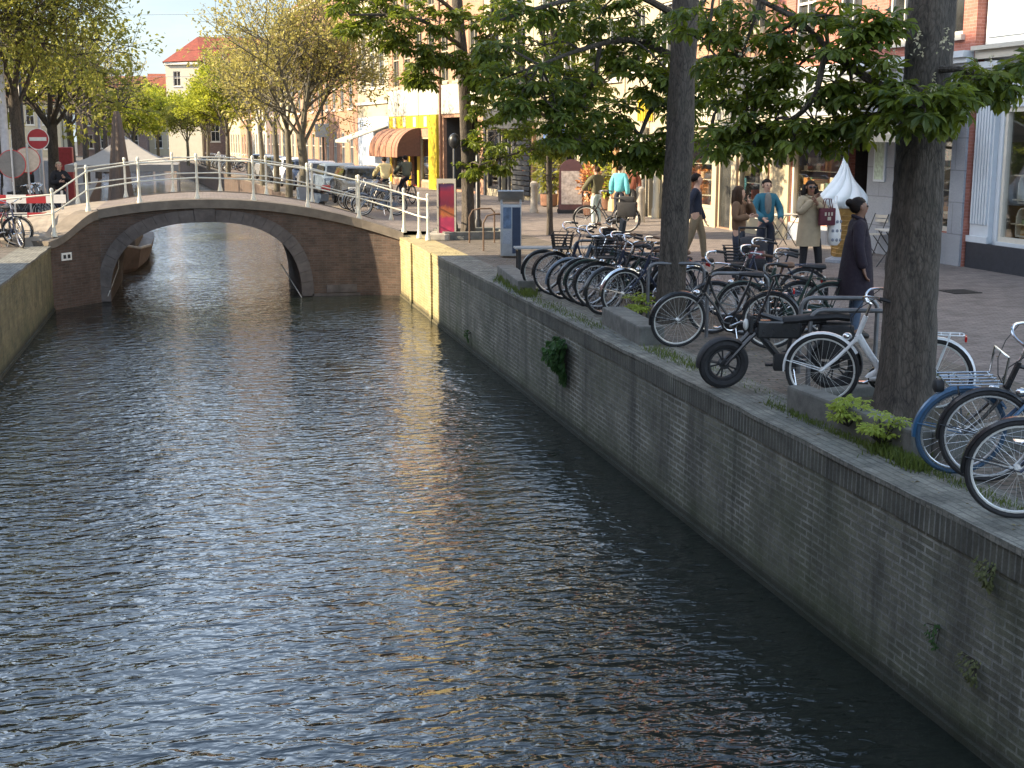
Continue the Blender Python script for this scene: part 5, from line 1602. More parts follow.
# ------------------------------------------------------------------ people
m_skin = M('skin_light', (0.50, 0.30, 0.21), 0.55, var=0.06)
m_skind = M('skin_brown', (0.22, 0.115, 0.07), 0.5, var=0.06)
m_hairb = M('hair_black', (0.014, 0.010, 0.008), 0.6, var=0.3, spec=.15, bump=.4)
m_hairn = M('hair_brown', (0.05, 0.027, 0.015), 0.6, var=0.3, spec=.15, bump=.4)
m_hairg = M('hair_grey_blond', (0.34, 0.26, 0.17), 0.6, var=0.2)
def cloth(name, c, var=.12): return M(name, c, .85, var=var, scale=12, bump=.35, bscale=60)
def skinned(nodes, edges, radii, root, sub=2):
    me = bpy.data.meshes.new('skel')
    names = list(nodes)
    me.from_pydata([tuple(nodes[n]) for n in names], [(names.index(a), names.index(b)) for a, b in edges], [])
    ob = bpy.data.objects.new('skel', me)
    COL.objects.link(ob)
    sm = ob.modifiers.new('s', 'SKIN')
    sm.branch_smoothing = 0.4
    sm.use_smooth_shade = True
    sl = me.skin_vertices[0].data
    for i, n in enumerate(names):
        r = radii[n]
        sl[i].radius = r if isinstance(r, tuple) else (r, r)
        sl[i].use_root = (n == root)
    sb = ob.modifiers.new('u', 'SUBSURF')
    sb.levels = sb.render_levels = sub
    dg = bpy.context.evaluated_depsgraph_get()
    out = bpy.data.meshes.new_from_object(ob.evaluated_get(dg))
    bpy.data.objects.remove(ob)
    return out
def link(name, me, m, parent):
    me.name = name
    me.materials.clear(); me.materials.append(m)
    me.polygons.foreach_set('use_smooth', [True] * len(me.polygons))
    o = bpy.data.objects.new(name, me)
    COL.objects.link(o); o.parent = parent
    return o
def person(label, loc, rz, h=1.68, skin=None, hair=None, hstyle='short', top=None, bottom=None, shoes=None, coat=None, cw=1.0, inner=None, lh=None, rh=None, le=None, re=None, lf=None, rf=None, lk=None, rk=None, headturn=0.0, pelvis=None, lean=0.0, glasses=False, topr=.018, coatlen=None, shirt_z=None):
    """facing -y; +x is the person's left. lh / rh: hand points, le / re: elbows, lf / rf: ankles, lk / rk: knees (metres for h = 1.68)"""
    t = thing('person', label, 'person', loc, rz)
    k = h / 1.68
    skin = skin or m_skin; hair = hair or m_hairn
    pz = (pelvis or Vector((0, 0, .93)))
    pz = Vector(pz)
    ln = Vector((0, -math.sin(lean), math.cos(lean)))
    ch = pz + ln * .30; nk = pz + ln * .485; hd0 = pz + ln * .54; hd = pz + ln * .625; tp = pz + ln * .70
    N = {'pel': pz, 'spine': pz + ln * .15, 'chest': ch, 'neck0': nk, 'neck': pz + ln * .52, 'jaw': hd0 + Vector((0, -.02, .03)), 'skull': hd + Vector((0, .005, .03)), 'top': tp + Vector((0, 0.01, .0))}
    Rr = {'pel': (.135, .10), 'spine': (.115, .085), 'chest': (.14, .095), 'neck0': (.075, .06), 'neck': .05, 'jaw': (.062, .07), 'skull': (.078, .095), 'top': (.05, .06)}
    E_ = [('pel', 'spine'), ('spine', 'chest'), ('chest', 'neck0'), ('neck0', 'neck'), ('neck', 'jaw'), ('jaw', 'skull'), ('skull', 'top')]
    for s, sx, ha, el, ft, kn in (('l', 1, lh, le, lf, lk), ('r', -1, rh, re, rf, rk)):
        sh = ch + Vector((sx * .165, 0.01, .145))
        ha = Vector(ha) if ha else Vector((sx * .24, -.03, .80))
        el = Vector(el) if el else (sh + ha) / 2 + Vector((sx * .03, .05, 0))
        N['sh' + s], N['el' + s], N['wr' + s] = sh, el, ha
        Rr['sh' + s], Rr['el' + s], Rr['wr' + s] = .052, .038, .026
        E_ += [('chest', 'sh' + s), ('sh' + s, 'el' + s), ('el' + s, 'wr' + s)]
        d = (ha - el).normalized()
        pm = ha + d * .06
        N['pa' + s] = pm; Rr['pa' + s] = (.034, .018); E_.append(('wr' + s, 'pa' + s))
        side = d.cross(Vector((0, 1, 0)))
        if side.length < .2: side = d.cross(Vector((1, 0, 0)))
        side.normalize()
        curl = d.cross(side).normalized()
        for f in range(4):
            off = side * (.026 - .017 * f)
            L_ = (.062, .072, .066, .052)[f]
            b0 = pm + off * .8 + d * .012
            b1 = pm + off + d * (.03 + L_ * .5) + curl * .012
            b2 = pm + off * 1.05 + d * (.03 + L_ * .85) + curl * .034
            for q, p_, r_ in (('a', b0, .0095), ('b', b1, .009), ('c', b2, .0075)):
                N['f%d%s%s' % (f, q, s)] = p_; Rr['f%d%s%s' % (f, q, s)] = r_
            E_ += [('pa' + s, 'f%da%s' % (f, s)), ('f%da%s' % (f, s), 'f%db%s' % (f, s)), ('f%db%s' % (f, s), 'f%dc%s' % (f, s))]
        N['th1' + s] = ha + d * .03 + side * .042; N['th2' + s] = ha + d * .075 + side * .055 + curl * .02
        Rr['th1' + s] = .011; Rr['th2' + s] = .009
        E_ += [('wr' + s, 'th1' + s), ('th1' + s, 'th2' + s)]
        hp = pz + Vector((sx * .09, 0, -.04))
        ft = Vector(ft) if ft else Vector((sx * .10, .02, .08))
        kn = Vector(kn) if kn else (hp + ft) / 2 + Vector((0, -.035, .02))
        N['hp' + s], N['kn' + s], N['an' + s] = hp, kn, ft
        Rr['hp' + s], Rr['kn' + s], Rr['an' + s] = .085, .055, .036
        N['toe' + s] = ft + Vector((sx * .02, -.15, -.045)); Rr['toe' + s] = (.036, .025)
        N['heel' + s] = ft + Vector((0, .03, -.045)); Rr['heel' + s] = .032
        E_ += [('pel', 'hp' + s), ('hp' + s, 'kn' + s), ('kn' + s, 'an' + s), ('an' + s, 'toe' + s), ('an' + s, 'heel' + s)]
    S_ = Matrix.Scale(k, 4)
    HT = Matrix.Translation(nk) @ Matrix.Rotation(headturn, 4, 'Z') @ Matrix.Translation(-nk)
    for q in ('jaw', 'skull', 'top'): N[q] = HT @ N[q]
    def sk(keep, grow, over=None, sub=2, root='pel', pos=None):
        n2 = {q: (pos or {}).get(q, N[q]) for q in N if q in keep}
        r2 = {}
        for q in n2:
            r = Rr[q] if not over or q not in over else over[q]
            r2[q] = tuple(x + grow for x in r) if isinstance(r, tuple) else r + grow
        e2 = [(a, b) for a, b in E_ if a in n2 and b in n2]
        me = skinned(n2, e2, r2, root, sub)
        me.transform(S_)
        return me
    body = sk(set(N), 0.0)
    fdir = (HT.to_3x3() @ Vector((0, -1, 0)))
    hc = HT @ (hd + Vector((0, 0, .0)))
    noses = [(hc + fdir * .085 + Vector((0, 0, -.01)), .028, .022), (hc + fdir * .07 + Vector((0, 0, -.085)), .014, .03), (hc + fdir * .08 + Vector((0, 0, .035)), .008, .03)]
    for v in body.vertices:
        co = v.co / k
        for c, amt, sg in noses:
            d2 = (co - c).length_squared
            if d2 < .012: v.co += fdir * amt * k * math.exp(-d2 / (2 * sg * sg))
    bo = link('person_body', body, skin, t)
    sd = HT.to_3x3() @ Vector((1, 0, 0))
    eb = MB(); 
    for sx in (-1, 1): eb.ball((hc + fdir * .088 + sd * sx * .032 + Vector((0, 0, .012))) * k, .0125 * k, 8, 6)
    eb.build('eyes', m_dark, t, smooth=True)
    MB().ball((hc + fdir * .086 + Vector((0, 0, -.052))) * k, (.024 * k, .012 * k, .008 * k), 8, 6).build('mouth', M('lips', (0.30, 0.09, 0.08), .5), t, smooth=True)
    er = MB()
    for sx in (-1, 1): er.ball((hc + sd * sx * .082 + Vector((0, 0, 0))) * k, (.014 * k, .02 * k, .032 * k), 8, 6)
    er.build('ears', skin, t, smooth=True)
    if glasses:
        gb = MB()
        for sx in (-1, 1): gb.ball((hc + fdir * .098 + sd * sx * .034 + Vector((0, 0, .012))) * k, (.03 * k, .02 * k, .022 * k), 10, 8)
        gb.build('sunglasses', m_dark, t, smooth=True)
    # hair
    hb = MB()
    c = hc + Vector((0, 0, .022)) - fdir * .02
    vs_, fs = [], []
    nu, nv = 20, 10
    for i in range(nv + 1):
        for j in range(nu):
            ph = 2 * math.pi * j / nu
            back = max(0.0, -(math.cos(ph)))           # ph = 0 is the face side
            side_ = min(1.0, max(0.0, 1 - (math.cos(ph) + .1) * 2.2))
            thm = lerp(.36, .62, side_) * math.pi + back * .12 * math.pi if hstyle == 'short' else lerp(.37, .84, side_) * math.pi
            th = thm * i / nv
            r = .098 + rnd.uniform(-.004, .004)
            q = fdir * math.cos(ph) * math.sin(th) * r * 1.08 + sd * math.sin(ph) * math.sin(th) * r * .93 + Vector((0, 0, math.cos(th) * r * 1.02))
            vs_.append((c + q) * k)
    for i in range(nv):
        for j in range(nu):
            a, b = i * nu + j, i * nu + (j + 1) % nu
            fs.append((a, b, b + nu, a + nu))
    hb.add(vs_, fs)
    if hstyle == 'long':
        for sx in (-1, -.55, 0, .55, 1):
            w = .05
            p0 = c + sd * sx * .07 - fdir * (.055 if abs(sx) < .9 else .02) + Vector((0, 0, .02))
            p3 = nk + sd * sx * .11 - fdir * (.10 if abs(sx) < .9 else .02) + Vector((0, 0, -.14))
            hb.tube([p0 * k, p0.lerp(p3, .35) * k + sd * sx * .02, p0.lerp(p3, .7) * k, p3 * k], [w * k, w * k * 1.05, w * k * .95, .02 * k], 8, jit=.08)
    if hstyle == 'bun': hb.ball((c - fdir * .10 + Vector((0, 0, .03))) * k, .05 * k, 10, 8)
    hb.build('hair', hair, t, smooth=True)
    legs = {q for q in N if q[:2] in ('hp', 'kn', 'an') or q in ('pel', 'spine')}
    if bottom: link('trousers', sk(legs, .016, {'anl': .04, 'anr': .04, 'knl': .056, 'knr': .056, 'spine': (.125, .09)}, pos={'spine': pz + ln * .05}), bottom, t)
    if shoes:
        sb_ = MB()
        for s in 'lr':
            a, b = N['heel' + s], N['toe' + s]
            sb_.tube([(a + Vector((0, .02, .0))) * k, (a + Vector((0, -.02, .012))) * k, a.lerp(b, .5) * k + Vector((0, 0, .012)), b * k, (b + Vector((0, -.035, -.008))) * k], [.03 * k, .046 * k, .045 * k, .042 * k, .02 * k], 10, flat=(1, .85))
        sb_.build('shoes', shoes, t, smooth=True)
    arms = {q for q in N if q[:2] in ('sh', 'el', 'wr')} | {'spine', 'chest', 'neck0', 'pel'}
    if top:
        link('jumper' if not coat else 'shirt', sk(arms, topr, {'wrl': .03, 'wrr': .03, 'pel': (.155, .118), 'neck0': (.07, .055), 'spine': (.135, .10)}, root='pel', pos={'pel': pz - ln * .10}), top, t)
    if coat:
        mat, zl = coat
        link('coat', sk(arms, .032, {'wrl': .03, 'wrr': .03, 'neck0': (.08, .07), 'chest': (.15, .115), 'spine': (.14, .11)}, root='pel'), mat, t)
        # skirt of the coat
        mb = MB(); vs_, fs = [], []
        nn = 26
        lv = 9
        for i in range(lv + 1):
            f = i / lv
            z = lerp(pz.z + .36, zl, f)
            wx, wy = lerp(.15, .215 * cw, f ** .6), lerp(.115, .17 * cw, f ** .6)
            for j in range(nn):
                a = 2 * math.pi * j / nn
                w = 1 + .035 * f * math.sin(5 * a + 1) + .02 * f * math.sin(9 * a)
                vs_.append((wx * w * math.cos(a) * k + pz.x * k, (wy * w * math.sin(a) + pz.y) * k, z * k))
        for i in range(lv):
            for j in range(nn):
                a, b = i * nn + j, i * nn + (j + 1) % nn
                fs.append((a, b, b + nn, a + nn))
        mb.add(vs_, fs).build('coat_skirt', mat, t, smooth=True)
        cl = MB().torus(tuple((nk + Vector((0, 0, .0))) * k), .075 * k, .026 * k, 18, 8, T=None)
        cl = MB()
        pts = [((nk + Vector((.08 * math.cos(a), .072 * math.sin(a), .01 - .03 * math.sin(-a)))) * k) for a in [2 * math.pi * i / 16 - .0 for i in range(17)]]
        cl.tube(pts, .022 * k, 8, cap=False)
        cl.build('collar', mat, t, smooth=True)
    if inner:
        MB().ball((ch + Vector((0, -.075, -.0))) * k, (.07 * k, .062 * k, .22 * k), 12, 10).build('shirt_front', inner, t, smooth=True)
    return t
c_navy = cloth('navy_wool', (0.018, 0.022, 0.038)); c_khaki = cloth('khaki', (0.20, 0.155, 0.095)); c_brown = cloth('brown_suede', (0.155, 0.085, 0.045)); c_jean = cloth('dark_denim', (0.022, 0.028, 0.045)); c_jean2 = cloth('denim', (0.06, 0.09, 0.14))
c_teal = cloth('teal_nylon', (0.025, 0.13, 0.18)); c_grey = cloth('grey_jersey', (0.20, 0.19, 0.17)); c_beige = cloth('beige_gabardine', (0.34, 0.27, 0.175)); c_black = cloth('black_cotton', (0.012, 0.012, 0.014)); c_plum = cloth('plum_wool', (0.014, 0.008, 0.016)); c_olive = cloth('olive_cotton', (0.10, 0.095, 0.05))
c_mint = cloth('pale_mint', (0.45, 0.55, 0.52)); c_turq = cloth('turquoise_nylon', (0.12, 0.45, 0.50)); c_yel = cloth('pale_yellow_shirt', (0.60, 0.50, 0.26)); c_sage = cloth('grey_green_jacket', (0.09, 0.10, 0.075)); c_maroon = cloth('maroon_canvas', (0.09, 0.02, 0.03)); c_rust = cloth('rust_wool', (0.22, 0.07, 0.04))
m_sneak = M('white_sneaker', (0.7, 0.69, 0.65), .6, var=.06)
m_dshoe = M('dark_shoe', (0.02, 0.018, 0.016), .5)
def pg(u, v): p = G(u, v); return (p.x, p.y, 0.0)
# man in navy, walking right
person('man in a navy jumper and khaki trousers walking behind the second trunk', pg(695, 263), R_(62), 1.80, m_skin, m_hairb, 'short', top=c_navy, bottom=c_khaki, shoes=m_dshoe, headturn=R_(25), lh=(.25, -.13, .80), rh=(-.24, .12, .82), lf=(.09, -.16, .09), rf=(-.09, .22, .13))
# woman in brown
person('woman with long brown hair in a brown jacket, hand raised to her mouth', pg(737, 283), R_(48), 1.68, m_skin, m_hairn, 'long', top=c_brown, topr=.03, bottom=c_jean, shoes=m_dshoe, headturn=R_(35), lh=(.03, -.16, 1.40), le=(.22, -.20, 1.16), rh=(-.10, -.22, 1.16), re=(-.24, .0, 1.12))
# woman in teal behind the pram
person('woman in an open teal jacket standing behind the pram', pg(764, 272), R_(-5), 1.74, m_skin, m_hairb, 'short', top=c_teal, topr=.03, inner=c_grey, bottom=c_jean, shoes=m_dshoe, headturn=R_(4), lh=(.17, -.30, .98), rh=(-.15, -.30, .98), le=(.25, -.05, 1.1), re=(-.25, -.05, 1.1))
# woman in the trench coat
pT = pg(807, 280)
person('woman in a beige trench coat and sunglasses eating beside the giant ice cream cone', pT, R_(-2), 1.76, m_skind, m_hairb, 'long', top=c_beige, coat=(c_beige, .58), bottom=c_black, shoes=m_sneak, headturn=R_(-6), glasses=True, rh=(-.04, -.20, 1.36), re=(-.25, -.12, 1.12), lh=(.02, -.24, 1.30), le=(.26, -.10, 1.12), lf=(.20, -.05, .085), rf=(-.09, .03, .08))
# person in the plum coat
person('person in a long plum coat with pinned dark hair, seen from the side', pg(853, 337), R_(72), 1.77, m_skind, m_hairb, 'bun', top=c_plum, coat=(c_plum, .50), cw=1.3, bottom=c_jean2, shoes=m_dshoe, headturn=R_(8), lh=(.25, -.12, .86), rh=(-.26, -.04, .84))
# standing in the plaza
pc = pg(596, 226)
person('person in an olive top and pale trousers beside a loaded bicycle', pc, R_(200), 1.70, m_skin, m_hairn, 'short', top=c_olive, topr=.04, bottom=c_mint, shoes=m_sneak, rh=(-.26, -.3, 1.0), lh=(.3, -.25, 1.0))
person('person in a turquoise jacket in the sunny street', pg(619, 222), R_(150), 1.70, m_skin, m_hairb, 'short', top=c_turq, topr=.05, bottom=c_jean, shoes=m_dshoe)
person('person in a rust brown jacket next to the turquoise one', pg(631, 219), R_(-30), 1.72, m_skin, m_hairn, 'short', top=c_rust, topr=.04, bottom=c_black, shoes=m_dshoe)
# cyclists on the far street
pz_ = (0, .10, 1.02)
def rider(label, u, v, top, hair, rz, h):
    p = pg(u, v)
    return person(label, p, rz, h, m_skin, hair, 'short', top=top, topr=.045, bottom=c_jean, shoes=m_dshoe, pelvis=pz_, lean=R_(12), lh=(.24, -.48, 1.08), rh=(-.24, -.48, 1.08), le=(.28, -.18, 1.2), re=(-.28, -.18, 1.2), lf=(.12, -.12, .22), rf=(-.12, -.20, .52), lk=(.12, -.22, .66), rk=(-.12, -.42, .80))
rider('cyclist in a pale yellow shirt riding away past the brown awning', 385, 206, c_yel, m_hairb, R_(190), 1.72)
rider('cyclist in a grey-green jacket riding just right of the yellow shirt', 406, 203, c_sage, m_hairb, R_(196), 1.74)
for (u, v, rz, lab) in [(385, 206, 100, 'dark bicycle under the cyclist in the yellow shirt'), (406, 203, 106, 'dark bicycle under the cyclist in the grey-green jacket')]:
    b_ = dup(S1, (0, 0, 0), 0, lab); b_['group'] = 'bicycles being ridden past the shops'
    p = G(u, v); b_.location = (p.x, p.y - .1, 0.0); b_.rotation_euler = (0, 0, R_(rz))
b_ = make_bike('bicycle', 'bicycle with big black saddlebags by the person in olive', 'oma', m_blk, m_blk, m_tyre, m_rimw, simple=True)
at_px(b_, 586, 232, 155, 0)
pg_ = MB()
for sy in (-1, 1): pg_.bbox(-.80, -.30, sy * .16 - .08, sy * .16 + .08, .42, .80, .05)
pg_.bbox(-.75, -.35, -.14, .14, .78, .95, .05)
pg_.build('saddlebag', m_blkm, b_, smooth=True)
# man on the left bank
person('man in a dark jacket standing behind the bridge on the left bank', tuple(A(61, 200, 41.5).xy) + (0.0,), R_(25), 1.78, m_skin, m_hairg, 'short', top=c_black, topr=.05, bottom=c_jean, shoes=m_dshoe, lh=(.05, -.24, 1.25), le=(.27, -.1, 1.1), rh=(-.08, -.24, 1.12), re=(-.27, -.08, 1.08))
# ------------------------------------------------------------------ giant ice cream cone
m_cream_ice = M('ice_cream_plaster', (0.66, 0.72, 0.74), 0.45, var=.04)
m_wafer = M('wafer', (0.36, 0.21, 0.06), 0.55, var=.2)
p = G(840, 262)
cone = thing('ice_cream_statue', 'giant ice cream cone with a white swirl standing before the shop', 'statue', (p.x, p.y, 0))
mb = MB(); vs_, fs = [], []
K, NN = 40, 108
PR = [(0, .40), (.04, .465), (.12, .485), (.22, .455), (.34, .36), (.48, .235), (.64, .13), (.82, .055), (1, .004)]
for i in range(K + 1):
    t = i / K
    z = 1.10 + 1.06 * t
    prof = .455 * (1 - t) ** .62 * (1 + .55 * math.exp(-((t - .12) / .16) ** 2) * .3) if t > .1 else .455 * math.sqrt(max(0, 1 - ((.1 - t) / .115) ** 2)) * .98 + .0
    prof = .46 * ((1 - t) ** 1.15 * .72 + .28 * math.exp(-(t / .3) ** 2)) if t > .08 else .46 * (.78 + .215 * math.sin(t / .08 * math.pi / 2))
    prof = pl(PR, t)
    for j in range(NN):
        a = 2 * math.pi * j / NN + t * 1.7
        r = prof * (1 + .14 * abs(math.sin(4.5 * (2 * math.pi * j / NN))) - .08) + .004
        vs_.append((r * math.cos(a), r * math.sin(a), z))
for i in range(K):
    for j in range(NN):
        a, b = i * NN + j, i * NN + (j + 1) % NN
        fs.append((a, b, b + NN, a + NN))
fs += [tuple(range(NN)), tuple(range(K * NN, K * NN + NN))]
mb.add(vs_, fs).build('swirl', m_cream_ice, cone, smooth=True)
wf = MB().lathe([(.12, .10), (.16, .12), (.33, 1.0), (.36, 1.04), (.36, 1.12)], 28)
wf.build('cone', m_wafer, cone, smooth=True)
rb = MB()
for s in (1,):
    for q in range(7):
        a0 = q * 2 * math.pi / 7
        pts = []
        for i in range(15):
            t = i / 14
            z = .14 + .88 * t
            r = lerp(.165, .335, t) + .004
            a = a0 + s * t * 2.6
            pts.append((r * math.cos(a), r * math.sin(a), z))
        rb.tube(pts, .014, 6)
for i in range(9):
    z = .2 + i * .1
    rb.torus((0, 0, 0), lerp(.165, .335, (z - .14) / .88) + .003, .013, 28, 6, T=Matrix.Translation((0, 0, z)) @ Matrix.Rotation(math.pi / 2, 4, 'X') @ Matrix.Rotation(.16, 4, 'X'))
rb.build('wafer_ridges', m_wafer, cone, smooth=True)
MB().lathe([(.30, 0), (.30, .06), (.2, .1), (.12, .12)], 24).build('base', m_gtilew, cone, smooth=True)
# ------------------------------------------------------------------ bistro tables and chairs
m_slat = M('pale_slats', (0.52, 0.49, 0.42), .6, var=.15)
def folding_table(x, y, lab, rz=0.0):
    t = thing('folding_table', lab, 'table', (x, y, 0), rz, 'folding tables outside the ice cream shop')
    MB().bbox(-.3, .3, -.3, .3, .72, .745, .008).build('tabletop', m_slat, t)
    for sy in (-.24, .24):
        lb = MB()
        lb.tube([(-.25, sy, 0), (.25, sy, .72)], .012, 6).tube([(.25, sy * .92, 0), (-.25, sy * .92, .72)], .012, 6)
        lb.build('crossed_legs', m_dark, t)
    return t
def folding_chair(x, y, lab, rz=0.0):
    t = thing('folding_chair', lab, 'chair', (x, y, 0), rz, 'folding chairs outside the ice cream shop')
    sb = MB()
    for i in range(5): sb.box(-.19, .19, -.19 + i * .08, -.19 + i * .08 + .06, .44, .455)
    sb.build('seat', m_slat, t)
    bb_ = MB()
    for z in (.70, .79): bb_.box(-.19, .19, .19, .205, z, z + .065)
    bb_.build('backrest', m_slat, t)
    for sx in (-.2, .2):
        lb = MB().tube([(sx, -.22, 0), (sx, .2, .88)], .011, 6)
        lb.tube([(sx * .93, .24, 0), (sx * .93, -.2, .44)], .011, 6)
        lb.build('crossed_legs', m_dark, t)
    return t
p = G(893, 268); folding_table(p.x, p.y, 'folding table half behind the foreground trunk', R_(-10))
p = G(873, 255); folding_chair(p.x, p.y, 'pale slatted folding chair under the menu board', R_(-75))
p = G(928, 262); folding_chair(p.x, p.y, 'folding chair just right of the foreground trunk', R_(80))
p = G(782, 246); folding_table(p.x, p.y, 'folding table by the cream pillar behind the woman in the trench coat', R_(5))
p = G(766, 250); folding_chair(p.x, p.y, 'brown topped folding chair beside the cream pillar', R_(95))
# ------------------------------------------------------------------ pram
p = G(752, 292)
pr = thing('pram', 'dark pram with a covered seat between the two women and the bicycles', 'pram', (p.x, p.y, 0), R_(-20))
for sx in (-.24, .24):
    for y, r in ((-.36, .10), (.34, .15)):
        w = MB().torus((0, 0, 0), r - .02, .022, 20, 8, T=Matrix.Translation((sx, y, r)) @ Matrix.Rotation(math.pi / 2, 4, 'Z'))
        w.tube([(sx - .03, y, r), (sx + .03, y, r)], .03, 8)
        for i in range(5): w.tube([(sx, y, r), (sx, y + (r - .02) * math.cos(i * 1.257), r + (r - .02) * math.sin(i * 1.257))], .008, 5)
        w.build('wheel', m_blkm, pr, smooth=True)
fr_ = MB()
for sx in (-.22, .22): fr_.tube([(sx, -.36, .12), (sx, .1, .55), (sx, .42, 1.02)], .014, 8).tube([(sx, .34, .16), (sx, -.05, .62)], .014, 8)
fr_.tube([(-.22, .42, 1.02), (.22, .42, 1.02)], .018, 8)
fr_.build('frame', m_blkm, pr, smooth=True)
MB().bbox(-.2, .2, -.34, .22, .40, .58, .06).build('seat', cloth('pram_black', (.018, .018, .022)), pr, smooth=True)
hd = MB(); vs_, fs = [], []
for i in range(9):
    a = lerp(R_(20), R_(165), i / 8)
    for j in range(9):
        s = lerp(-1, 1, j / 8)
        rr = .33 * (1 - .12 * s * s)
        vs_.append((s * .22, .12 - rr * math.cos(a) * .85, .58 + rr * math.sin(a)))
for i in range(8):
    for j in range(8):
        a = i * 9 + j
        fs.append((a, a + 1, a + 10, a + 9))
hd.add(vs_, fs).build('hood', cloth('pram_black', (.018, .018, .022)), pr, smooth=True)
MB().bbox(-.17, .17, -.30, .12, .56, .68, .05).build('blanket', cloth('pram_blanket', (.16, .05, .055)), pr, smooth=True)
MB().bbox(-.2, .2, .16, .34, .25, .48, .04).build('under_bag', m_blkm, pr, smooth=True)
# bags of the woman in the trench coat
tb = thing('tote_bag', 'maroon tote bag hanging at the trench coat', 'bag', (pT[0] + .2, pT[1] - .26, .98), R_(8))
MB().bbox(-.16, .16, -.035, .035, 0, .30, .02).build('bag_body', c_maroon, tb, smooth=True)
hn = MB()
for y in (-.03, .03): hn.tube([(-.09, y, .30), (-.05, y, .46), (.05, y, .46), (.09, y, .30)], .009, 6)
hn.build('handle', c_maroon, tb)
bm_ = MB()
for x, z, w in ((-.07, .17, .035), (.0, .17, .03), (.06, .17, .035), (-.01, .09, .07)): bm_.box(x, x + w, -.038, -.0355, z, z + .06)
bm_.build('print', m_wplas, tb)
m_spot = M('spotted_white', (0.72, 0.72, 0.70), .7, var=.05)
wbg = thing('carrier_bag', 'white spotted carrier bag hanging from the arm in the trench coat', 'bag', (pT[0] + .42, pT[1] - .12, .62), R_(0))
vs_, fs = [], []
mb = MB().lathe([(.07, 0), (.11, .05), (.125, .2), (.11, .45), (.07, .62), (.03, .72)], 18)
mb.build('bag_body', m_spot, wbg, smooth=True)
sp = MB()
for z in (.1, .26, .42): 
    for a in (-2.2, -1.57, -.9): sp.ball((.115 * math.cos(a), .115 * math.sin(a), z), (.03, .02, .03), 8, 6)
sp.build('spots', M('spot_grey', (.2, .22, .26), .7), wbg)
MB().tube([(-.03, 0, .7), (-.02, 0, .86), (.03, 0, .86), (.03, 0, .7)], .007, 6).build('handle', m_spot, wbg)
# ------------------------------------------------------------------ street furniture
p = A(511, 258, 26.8)
bn = thing('litter_bin', 'grey litter bin with a slanted lid and a blue panel beside the bench', 'litter bin', (p.x, 26.8, 0), R_(-14))
m_bing = M('bin_grey', (0.34, 0.36, 0.37), .45, metal=.3, var=.12)
MB().bbox(-.22, .22, -.22, .22, 0.04, 1.12, .03).build('bin_body', m_bing, bn, smooth=True)
MB().box(-.16, .01, -.226, -.221, .62, 1.06).build('sticker', M('sticker_blue', (.09, .14, .22), .5, var=.5, scale=8), bn)
MB().box(.03, .2, -.226, -.221, .1, 1.06).build('door_panel', M('bin_navy', (.02, .035, .07), .5), bn)
MB().box(-.16, .01, -.226, -.221, .3, .58).build('notice', m_gtilew, bn)
ld = MB()
T = Matrix.Translation((0, 0, 1.28)) @ Matrix.Rotation(R_(-24), 4, 'X')
ld.bbox(-.27, .27, -.30, .30, -.015, .02, .008, T=T)
for i in range(4): ld.box(-.2 + i * .12, -.17 + i * .12, -.28, .28, .02, .03, 0, T)
ld.build('lid', m_bing, bn)
for x in (-.2, .2):
    for y_, z_ in ((.12, 1.34), (-.18, 1.2)): MB().box(x - .02, x + .02, y_, y_ + .04, 1.1, z_).build('lid_support', m_bing, bn)
p = G(521, 273)
be = thing('bench', 'grey metal bench with dark legs between the bin and the bicycles', 'bench', (p.x + .75, p.y + .25, 0), R_(-8))
sb = MB()
for i in range(5): sb.box(-.8, .8, -.2 + i * .085, -.2 + i * .085 + .07, .43, .46)
sb.build('seat', m_bing, be)
for x in (-.72, .72): MB().box(x - .03, x + .03, -.2, -.14, 0, .43).box(x - .03, x + .03, .16, .22, 0, .43).box(x - .03, x + .03, -.14, .16, .39, .43).build('leg', m_dark, be)
for u, v, lab in [(482, 243, 'thin brown hoop guard beside the planter at the bridge foot'), (497, 251, 'low dark hoop guard next to the litter bin')]:
    p = G(u, v)
    o = quick('hoop_guard', MB().tube([(-.3, 0, 0), (-.3, 0, .62), (-.22, 0, .78), (-.05, 0, .82), (.22, 0, .82), (.3, 0, .74), (.3, 0, 0)], .02, 8), M('rust_brown', (.10, .06, .035), .6), lab, 'guard rail', 'hoop guards at the bridge foot', smooth=True)
    o.location = (p.x, p.y, 0); o.rotation_euler = (0, 0, R_(-10))
